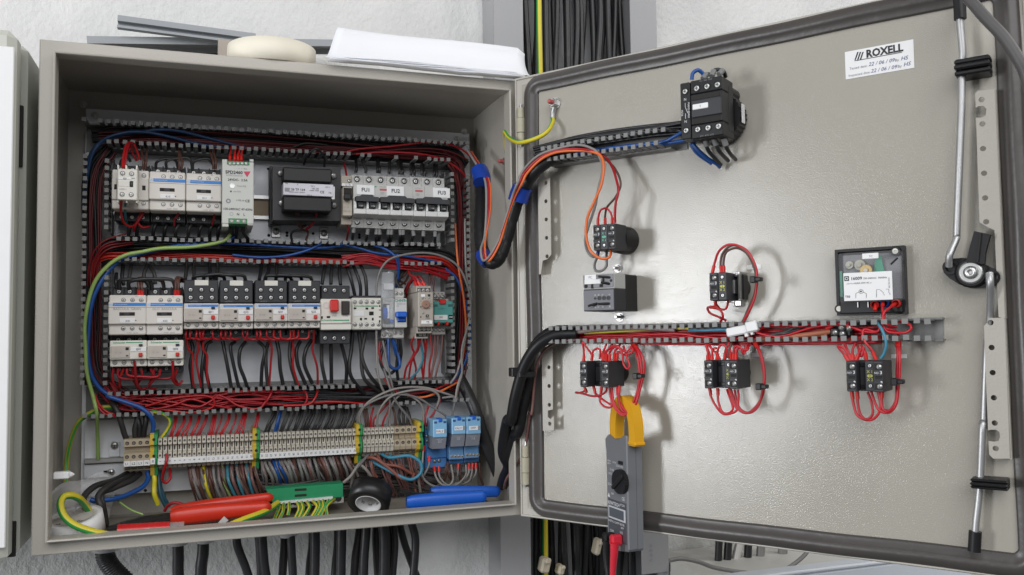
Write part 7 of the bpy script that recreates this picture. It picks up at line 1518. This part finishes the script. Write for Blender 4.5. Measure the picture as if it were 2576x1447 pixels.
# earth strap across the hinge
wire([DR.w(z(3, 490, 1100), 5), DR.w(z(3, 490, 1150), 12), DR.w(z(3, 440, 1230), 26), DR.w(z(3, 330, 1300), 34), DR.w(z(3, 180, 1328), 30), PW(z(3, 90, 1290), 0), PW(z(3, 42, 1232), 22), PW(z(3, 48, 1320), 40), PW(z(3, 62, 1420), 52)], 2.9, [yelw, grnw], 'yellow and green earth strap hanging across the upper hinge', n=12, stripe=(0, 1, 6, 7))
for pts, lab in (([DR.w(z(3, 508, 1000), 6), DR.w(z(3, 495, 1050), 5), DR.w(z(3, 490, 1110), 5)], 'crimped ring terminal on the door end of the earth strap'), ([PW(z(3, 60, 1400), 52), PW(z(3, 66, 1450), 56)], 'crimped terminal on the cabinet end of the earth strap')):
    mb = MB().tube(pts, 3.6, 8, 3); top(mb, 'cable_lug', steel, lab, 'cable lug', 'lugs on the earth strap')
# black spiral wrapped harness up to the door
def spiral(i, N_): return 1.0 - (.07 if i % 7 == 0 else 0)
hp = [PW(z(13, 20, 430), 120), PW(z(13, 55, 560), 70), PW(z(13, 50, 800), 40), PW(z(13, 45, 1000), 22), PW(z(13, 75, 1200), 6), PW(z(13, 150, 1330), -8), PW(z(13, 235, 1290), -16), PW(z(13, 300, 1120), -20), PW(z(13, 365, 880), -26), PW(z(13, 430, 690), -36), PW(z(13, 510, 540), -50), DR.w(z(13, 610, 420), 36), DR.w(z(13, 760, 320), 30), DR.w(z(13, 950, 290), 24)]
wire(hp, 8.4, blackp, 'black spiral wrapped harness looping from the cabinet to the upper door duct', name='harness', cat='harness', n=16, sub=9, rf=spiral)
for j, (mm_, nm, dx, dy) in enumerate(((orgw, 'orange', 24, 10), (redw, 'red', 6, 4), (gryw, 'grey', -12, -8))):
    pts = [PW(z(13, -60 + dx, 250 + dy), 130), PW(z(13, 60 + dx, 440), 60), PW(z(13, 115 + dx, 560), 30), PW(z(13, 125 + dx * .9, 820), 12), PW(z(13, 100 + dx * .3, 1080), 2), PW(z(13, 75 + dx, 1200), -14), PW(z(13, 90 + dx, 1300), -22), PW(z(13, 150 + dx * .6, 1285 - j * 12), -32), PW(z(13, 235 + dx * .3, 1120 - j * 14), -34), PW(z(13, 310 + dx * .4, 860), -42), PW(z(13, 370 + dx * .7, 680), -50), PW(z(13, 425 + dx, 560), -62), DR.w(z(13, 480 + dx, 450 + dy), 46), DR.w(z(13, 620 + dx, 310 + dy * 2), 46), DR.w(z(13, 800, 240 + dy * 2.2), 42), DR.w(z(13, 1000, 215 + dy * 3), 40), DR.w(z(13, 1150, 250 + dy * 2), 42)]
    if nm == 'red': pts += [DR.w(z(13, 1260, 320), 34), DR.w(z(13, 1330, 420), 38), DR.w(z(13, 1362, 520), 44), DR.w(z(13, 1380, 640), 50), DR.w(z(13, 1355, 740), 52), DR.w(z(13, 1348, 850), 50), DR.w(z(13, 1352, 945), 48)]
    elif nm == 'orange': pts += [DR.w(z(13, 1215, 310), 44), DR.w(z(13, 1245, 420), 50), DR.w(z(13, 1215, 580), 56), DR.w(z(13, 1150, 740), 60), DR.w(z(13, 1090, 900), 62), DR.w(z(13, 1072, 1050), 62), DR.w(z(13, 1100, 1190), 60), DR.w(z(13, 1170, 1270), 58), DR.w(z(13, 1250, 1288), 54), DR.w(z(13, 1305, 1260), 50), DR.w(z(13, 1310, 1190), 46)]
    else: pts += [DR.w(z(13, 1200, 300), 42), DR.w(z(13, 1225, 420), 46), DR.w(z(13, 1195, 600), 50), DR.w(z(13, 1160, 780), 54), DR.w(z(13, 1100, 950), 56), DR.w(z(13, 1065, 1100), 56), DR.w(z(13, 1080, 1210), 54), DR.w(z(13, 1140, 1278), 52), DR.w(z(13, 1185, 1240), 50)]
    wire(pts, 1.7, mm_, nm + ' wire running along the black harness from the cabinet across to the door', 'loose wires along the upper harness')
def tapewrap(pts, r, lab):
    mb = MB().tube(pts, r, 16, 3); top(mb, 'tape_wrap', bluet, lab, 'tape', 'blue tape wraps on the harness')
tapewrap([PW(z(13, 40, 440), 62), PW(z(13, 65, 500), 52), PW(z(13, 66, 560), 46)], 12.5, 'blue tape wrap on the harness where it leaves the cabinet duct')
tapewrap([PW(z(13, 412, 740), -36), PW(z(13, 432, 670), -39), PW(z(13, 460, 600), -44)], 13.5, 'blue tape wrap on the harness beside the hinge')
tapewrap([PW(z(13, 75, 1245), 4), PW(z(13, 95, 1285), -2), PW(z(13, 130, 1320), -8)], 10.5, 'blue tape wrap at the lowest bend of the harness')
# lower harness : two thick black tubes
h1 = [DR.w(z(14, 640, 585), 26), DR.w(z(14, 520, 592), 30), DR.w(z(14, 400, 625), 36), DR.w(z(14, 300, 700), 40), DR.w(z(14, 225, 810), 40), PW(z(14, 175, 930), -46), PW(z(14, 125, 1120), -36), PW(z(14, 92, 1300), -24), PW(z(17, 60, 180), -8), PW(z(17, 25, 420), 24), PW(z(12, 2420, 150), 40), PW(z(12, 2380, 260), 70), PW(z(12, 2360, 330), 110)]
h2 = [DR.w(z(14, 560, 560), 22), DR.w(z(14, 430, 575), 26), DR.w(z(14, 330, 640), 28), DR.w(z(14, 265, 740), 28), DR.w(z(14, 235, 860), 28), PW(z(14, 235, 1000), -30), PW(z(14, 190, 1200), -22), PW(z(14, 150, 1400), -12), PW(z(17, 105, 300), 4), PW(z(17, 50, 480), 30), PW(z(12, 2460, 200), 50), PW(z(12, 2400, 320), 90)]
wire(h1, 7.6, blackp, 'smooth thick black harness tube sweeping from the long door duct down into the cabinet', name='harness', cat='harness', n=16, sub=8)
wire(h2, 7.2, blackp, 'spiral wrapped thick black harness behind the smooth tube at the lower hinge side', name='harness', cat='harness', n=16, sub=9, rf=spiral)
wire([DR.w(z(14, 700, 640), 30), DR.w(z(14, 480, 660), 26), DR.w(z(14, 360, 730), 24), DR.w(z(14, 310, 850), 22), PW(z(14, 285, 1000), -34), PW(z(14, 265, 1250), -32), PW(z(17, 250, 120), -24), PW(z(17, 190, 440), 0), PW(z(17, 60, 640), 30), PW(z(12, 2380, 360), 70)], 1.8, pinkb, 'thin pinkish wire running beside the lower black harness')
kt = Thing(P, 'cable_tie', 'big black cable tie clamping the lower harness tubes beside the hinge', 'cable tie', z(14, 215, 930), YP + 44)
def tbx(nm, x0, y0, x1, y1, h0, h1):
    a = P.un(z(14, x0, y0), YP + 24 + h1); b = P.un(z(14, x1, y1), YP + 24 + h1); return build(MB().box(a[0] - kt.x, b[0] - kt.x, b[1] - kt.z, a[1] - kt.z, YP + 24 + h0, YP + 24 + h1, 1), nm, blackp, kt.e)
tbx('tie_head', 98, 872, 168, 945, 10, 24); tbx('tie_band', 160, 905, 300, 950, 6, 30)
wire([PW(z(10, 1800, -90), 196), PW(z(10, 1860, 20), 180), PW(z(10, 1930, 150), 165), PW(z(10, 2010, 330), 150), PW(z(10, 2100, 600), 150), PW(z(10, 2190, 830), 150), PW(z(10, 2240, 960), 150)], 9, cableb, 'thick black cable slanting down inside the right wall of the cabinet', name='cable', cat='cable', n=14)
# ================================================================ wiring on the door
bundle('wire_bundle', 'black wires in the upper door duct leading to the main switch', DR, 3, [(330, 1430, 14), (640, 1340, 16), (1000, 1280, 18), (1400, 1230, 18), (1700, 1200, 18)], 12, 7, 1.9, blkw)
wset(DR, 3, [[(700, 1420, 22), (900, 1395, 24), (1200, 1360, 26), (1500, 1325, 26), (1640, 1270, 26), (1720, 1225, 26)], [(700, 1440, 20), (900, 1410, 22), (1200, 1372, 24), (1480, 1345, 24), (1800, 1300, 20)]], 2.3, bluw, '# blue wire in the upper door duct', 'blue wires in the upper door duct')
wset(DR, 3, [[(1790, 745, 44), (1800, 690, 44), (1850, 662, 40), (1890, 680, 36), (1905, 730, 34)], [(1800, 1345, 36), (1850, 1410, 34), (1930, 1470, 26), (2020, 1530, 18), (2050, 1560, 10)], [(1780, 1340, 30), (1840, 1430, 26), (1980, 1530, 16)]], 2.3, bluw, '# blue wire from the top bending round the black main switch', 'blue wires round the main switch')
wset(DR, 3, [[(1900, 730, 44), (1930, 695, 40), (1975, 700, 34)], [(1980, 705, 44), (2000, 668, 40), (2050, 660, 36), (2075, 690, 30)], [(2050, 690, 44), (2075, 665, 40), (2100, 680, 34), (2105, 720, 30)], [(1920, 1310, 44), (1940, 1400, 40), (2000, 1480, 28), (2060, 1540, 10)], [(2000, 1305, 44), (2020, 1370, 42), (2060, 1430, 34), (2130, 1500, 12)], [(2090, 1305, 44), (2110, 1370, 40), (2150, 1440, 30), (2200, 1490, 10)]], 2.4, blkw, '# black wire from the top bending round the black main switch', 'black wires round the main switch', ferr=mat('grey_ferrule', (0, 0, 0)))
wset(DR, 13, [[(1185, 955, 46), (1185, 900, 50), (1215, 830, 54), (1260, 808, 56), (1305, 840, 54), (1320, 900, 50), (1322, 950, 46)]], 1.35, litred, 'short red loop on top of the button unit nearest the hinge', None, ferr=redp, two=True)
wset(DR, 13, [[(1255, 950, 46), (1252, 880, 48), (1275, 800, 50), (1340, 710, 50), (1398, 610, 48), (1400, 520, 42), (1340, 420, 36), (1260, 330, 30)]], 1.4, brnw, 'brown wire from the upper door duct to the button unit nearest the hinge', None, ferr=redp)
wset(DR, 13, [[(1190, 1210, 40), (1180, 1270, 44), (1150, 1350, 46), (1170, 1405, 46), (1225, 1410, 46), (1265, 1360, 46), (1272, 1290, 44), (1270, 1215, 40)]], 1.7, gryw, 'grey wire loop hanging under the button unit nearest the hinge', None, ferr=bluet)
for q, mm_ in (((1268, 1222), redp), ((1308, 1225), redp)): pass
bundle('wire_bundle', 'red wires filling the long lower door duct', DR, 14, [(640, 610, 14), (900, 610, 18), (1300, 620, 20), (1447, 620, 20), (1800, 620, 20), (2300, 615, 20), (2700, 610, 20), (3150, 600, 18)], 20, 8, 1.2, litred)
bundle('wire_bundle', 'brown and dark wires in the long lower door duct', DR, 14, [(640, 590, 10), (900, 585, 12), (1447, 590, 12), (1900, 600, 12), (2400, 600, 12), (2750, 590, 12)], 12, 8, 1.5, pinkb)
wset(DR, 14, [[(620, 580, 26), (780, 560, 30), (1000, 545, 32), (1250, 550, 30), (1447, 560, 28)]], 2.6, mat('mauve_grey_wire', (.33, .26, .25), .45), 'thick mauve grey core along the top of the long door duct', None)
wset(DR, 14, [[(700, 585, 22), (900, 575, 24), (1200, 560, 24), (1447, 550, 24), (1560, 548, 24)]], 1.8, [yelw, grnw], 'yellow green core in the long door duct', None, stripe=(0, 1, 2))
wset(DR, 15, [[(-300, 800, 30), (0, 790, 36), (200, 805, 38), (420, 825, 38), (540, 800, 36), (640, 740, 34), (800, 735, 30)], [(520, 800, 30), (600, 740, 36), (760, 725, 38), (900, 735, 36), (1000, 720, 34), (1260, 715, 30)], [(560, 770, 34), (680, 800, 38), (800, 800, 36), (1000, 740, 36), (1200, 720, 34)]], 1.35, litred, '# red wire from the left meandering along the top of the long door duct', 'red wires on top of the long door duct')
wset(DR, 15, [[(100, 760, 30), (200, 762, 34), (310, 762, 36), (430, 758, 36)]], 1.8, mat('sky_teal_wire', (0, 0, 0)), 'blue wire entering the white connector in the long door duct', None)
wset(DR, 15, [[(620, 830, 30), (800, 812, 32), (980, 790, 32), (1130, 770, 28)], [(700, 820, 28), (900, 805, 30), (1100, 790, 28)]], 3.0, mat('copper_brown_sheath', (.38, .13, .07), .45), '# copper brown cable lying in the long door duct', 'copper brown cables in the long door duct')
wset(DR, 15, [[(680, 800, 32), (800, 775, 34), (860, 745, 32)], [(690, 795, 30), (800, 785, 34), (900, 755, 32)]], 2.4, blkw, '# black sleeved wire in the long door duct', 'black sleeved wires in the long door duct')
# selector loop
wset(DR, 15, [[(272, 340, 48), (285, 270, 52), (320, 190, 58), (380, 148, 60), (450, 145, 60), (520, 185, 58), (565, 250, 56), (588, 330, 54), (592, 420, 52), (575, 520, 50), (540, 610, 46), (495, 690, 36), (470, 740, 28)]], 1.4, litred, 'outer red wire of the loop above the selector switch', None, ferr=redp)
wset(DR, 15, [[(336, 340, 48), (330, 270, 52), (345, 200, 56), (395, 158, 60), (450, 155, 58), (520, 195, 56), (570, 275, 54), (592, 370, 52), (585, 480, 48), (550, 590, 44), (500, 700, 34)], [(354, 340, 48), (352, 270, 52), (365, 205, 56), (405, 172, 58), (455, 170, 56), (520, 205, 54), (565, 285, 52), (585, 380, 50), (575, 490, 46), (540, 590, 42), (490, 700, 34)]], 1.4, brnw, '# brown wire of the loop above the selector switch', 'brown loop wires of the selector switch', ferr=redp)
wset(DR, 15, [[(292, 545, 46), (294, 590, 50), (320, 612, 52), (360, 605, 52), (380, 580, 48), (382, 545, 42)], [(300, 600, 50), (255, 590, 54), (238, 605, 54), (255, 635, 52), (310, 660, 44), (370, 692, 30)], [(295, 580, 48), (330, 625, 50), (345, 660, 44), (330, 700, 30)]], 1.4, litred, '# red wire looping under the selector switch', 'red wires under the selector switch', ferr=redp)
def ctie(n, x, y, h, lab):
    t_ = Thing(DR, 'cable_tie', lab, 'cable tie', z(n, x, y), h, group='small black cable ties on the red loops')
    t_.box('tie_head', blackp, -5.5, .5, -3.6, 3.6, h - 5, h + 6, .8); t_.box('tie_band', blackp, -1, 6, -2.2, 2.4, h - 5, h + 4.5, .8)
ctie(15, 588, 395, 52, 'small black cable tie on the wire loop right of the selector switch')
ctie(15, 630, 1170, 52, 'small black cable tie on the red loop of the middle lower push button')
ctie(16, 708, 1135, 52, 'small black cable tie on the red loop nearest the lock rods')
ctie(14, 1148, 940, 54, 'small black cable tie on the red loop above the clamp meter')
# button under the duct, clamp meter end
wset(DR, 14, [[(692, 815, 50), (690, 740, 54), (688, 660, 56), (715, 700, 52), (750, 760, 46), (762, 810, 40)], [(758, 800, 46), (765, 740, 50), (795, 712, 52), (825, 730, 50), (825, 800, 46)], [(850, 800, 48), (845, 750, 52), (870, 690, 46), (880, 670, 36)], [(880, 805, 50), (885, 740, 56), (925, 690, 60), (975, 695, 62), (1010, 760, 62), (1020, 840, 60), (1055, 882, 58), (1070, 850, 56), (1050, 780, 50), (1020, 690, 36)], [(905, 805, 50), (905, 745, 54), (950, 700, 58), (1000, 720, 58), (1040, 740, 50), (1090, 690, 36)], [(945, 800, 48), (950, 740, 52), (985, 695, 46), (1000, 660, 30)], [(965, 800, 46), (975, 745, 50), (1030, 760, 46), (1100, 740, 40), (1090, 700, 36)], [(865, 800, 44), (860, 745, 48), (910, 700, 46), (930, 660, 34)]], 1.4, litred, '# red wire from the left sprouting above the push button over the clamp meter', 'red wires above the button over the clamp meter', ferr=redp)
wset(DR, 14, [[(1105, 680, 30), (1140, 740, 44), (1160, 830, 52), (1165, 930, 54), (1150, 1030, 56), (1125, 1150, 58), (1080, 1240, 60), (1020, 1260, 64), (960, 1220, 62), (920, 1130, 58), (905, 1030, 50)], [(1115, 680, 30), (1160, 740, 46), (1190, 830, 54), (1180, 930, 54), (1155, 1060, 56), (1120, 1170, 60), (1060, 1245, 66), (1000, 1240, 66), (940, 1150, 60), (925, 1030, 50)], [(1095, 680, 28), (1130, 760, 42), (1145, 850, 50), (1150, 950, 54), (1130, 1100, 58), (1060, 1225, 64), (1000, 1180, 60), (970, 1110, 56), (965, 1030, 50)], [(700, 1035, 52), (708, 1060, 54), (660, 1078, 56), (630, 1074, 56), (680, 1085, 58), (760, 1105, 60), (830, 1100, 60), (875, 1070, 56), (885, 1030, 50)], [(775, 1030, 46), (785, 1080, 52), (830, 1120, 58), (900, 1170, 62), (940, 1180, 62)], [(840, 1030, 48), (830, 1100, 56), (835, 1160, 60), (880, 1195, 64), (925, 1180, 64), (910, 1090, 56), (905, 1030, 50)], [(985, 1030, 50), (985, 1090, 56), (990, 1170, 62), (1015, 1230, 66), (1060, 1240, 66)]], 1.4, litred, '# red wire from the left looping under the push button into the clamp jaws', 'red wires looping through the clamp jaws', ferr=redp)
# middle button
wset(DR, 15, [[(238, 985, 50), (235, 920, 54), (215, 850, 44), (235, 900, 50), (262, 985, 48)], [(270, 985, 48), (265, 900, 52), (225, 850, 40)], [(303, 975, 44), (310, 900, 52), (335, 865, 54), (370, 890, 52), (385, 960, 44)], [(318, 970, 44), (300, 930, 50), (265, 905, 46), (300, 890, 44)], [(420, 975, 48), (425, 900, 54), (450, 872, 54), (480, 895, 50), (520, 900, 42), (530, 850, 30)], [(440, 975, 48), (440, 920, 52), (470, 880, 52), (500, 930, 46), (515, 870, 34)], [(360, 970, 40), (365, 910, 46), (395, 850, 36)], [(405, 970, 40), (400, 910, 46), (390, 850, 34)]], 1.4, litred, '# red wire from the left sprouting above the middle lower push button', 'red wires above the middle lower button', ferr=redp)
wset(DR, 15, [[(370, 965, 42), (368, 900, 48), (380, 850, 36)], [(390, 965, 42), (392, 905, 48), (410, 850, 36)]], 1.4, brnw, '# brown wire above the middle lower push button', 'brown wires above the middle lower button')
wset(DR, 15, [[(575, 855, 30), (605, 920, 44), (630, 1010, 50), (645, 1100, 52), (635, 1200, 54), (605, 1300, 56), (550, 1358, 56), (490, 1345, 56), (450, 1290, 54), (430, 1190, 50)], [(585, 855, 30), (618, 930, 46), (642, 1030, 52), (648, 1120, 54), (630, 1230, 54), (595, 1315, 56), (530, 1362, 56), (470, 1340, 54), (435, 1280, 52), (405, 1190, 46)], [(252, 1190, 50), (260, 1250, 54), (300, 1320, 56), (350, 1368, 58), (400, 1365, 58), (445, 1330, 56), (460, 1250, 54), (456, 1190, 50)], [(310, 1190, 44), (312, 1270, 52), (335, 1345, 56), (380, 1370, 58), (415, 1330, 56), (400, 1250, 52), (375, 1190, 44)], [(395, 1190, 46), (410, 1260, 52), (440, 1320, 54), (490, 1350, 54)]], 1.4, litred, '# red wire from the left hanging in loops under the middle lower push button', 'red wires under the middle lower button', ferr=redp)
# button farthest from the hinge
wset(DR, 16, [[(350, 985, 50), (310, 930, 54), (275, 890, 56), (285, 872, 56), (320, 890, 54), (345, 940, 52), (360, 985, 50)], [(375, 985, 50), (350, 920, 52), (320, 855, 38)], [(385, 985, 50), (380, 910, 52), (400, 855, 36)], [(405, 985, 50), (425, 920, 52), (455, 880, 50), (460, 920, 46), (440, 945, 42), (410, 850, 30)], [(480, 970, 42), (470, 920, 46), (440, 870, 36)], [(545, 965, 48), (520, 910, 54), (475, 850, 56), (450, 790, 48), (470, 760, 38), (560, 770, 36), (600, 700, 36)]], 1.4, litred, '# red wire from the left sprouting above the push button farthest from the hinge', 'red wires above the farthest button', ferr=redp)
wset(DR, 16, [[(585, 965, 44), (605, 920, 50), (625, 850, 54), (600, 760, 50), (560, 712, 42), (520, 695, 36)]], 1.6, mat('sky_teal_wire', (0, 0, 0)), 'sky blue wire bending from the door duct to the farthest push button', None)
wset(DR, 16, [[(700, 840, 28), (706, 940, 46), (705, 1060, 52), (704, 1160, 54), (690, 1270, 56), (650, 1340, 58), (605, 1335, 58), (585, 1290, 56), (562, 1205, 50)], [(716, 840, 28), (722, 940, 46), (720, 1070, 52), (716, 1180, 54), (695, 1290, 56), (640, 1352, 58), (580, 1340, 58), (540, 1290, 56), (515, 1205, 48)], [(375, 1210, 50), (380, 1280, 54), (415, 1370, 58), (480, 1415, 60), (540, 1405, 60), (575, 1340, 58), (580, 1270, 54), (572, 1205, 50)], [(415, 1210, 46), (420, 1290, 52), (440, 1370, 58), (490, 1405, 60), (530, 1370, 58), (520, 1290, 54), (490, 1210, 46)], [(595, 1205, 50), (590, 1270, 54), (600, 1330, 56), (640, 1345, 56)]], 1.4, litred, '# red wire from the left looping under the push button nearest the lock rods', 'red wires under the farthest button', ferr=redp)
wset(DR, 16, [[(600, 560, 18), (598, 610, 28), (605, 670, 40), (600, 720, 36), (640, 770, 36), (740, 785, 38), (800, 765, 38), (800, 725, 36), (740, 700, 32), (680, 700, 24)], [(690, 570, 18), (640, 610, 30), (605, 650, 40), (610, 740, 34), (680, 760, 30), (715, 800, 24)], [(548, 580, 18), (545, 600, 20)], [(200, 745, 30), (280, 715, 36), (370, 740, 38), (460, 775, 38), (560, 770, 36), (600, 720, 34), (700, 740, 28)]], 1.4, litred, '# red wire from the left below the clear-fronted timer box', 'red wires below the timer box', ferr=redp)
for q, mm_, lab in (((545, 580), redp, 'empty red spade connector under the timer box'), ((618, 566), bluet, 'blue spade connector under the timer box'), ((700, 568), redp, 'right red spade connector under the timer box')):
    t_ = Thing(DR, 'spade_connector', lab, 'connector', z(16, *q), 17, group='spade connectors under the timer box'); build(MB().lathe((0, 0, 0), 'h', [(4.2, 12), (4.4, 20), (3.2, 22), (3.2, 16)], 12), 'sleeve', mm_, t_.e)
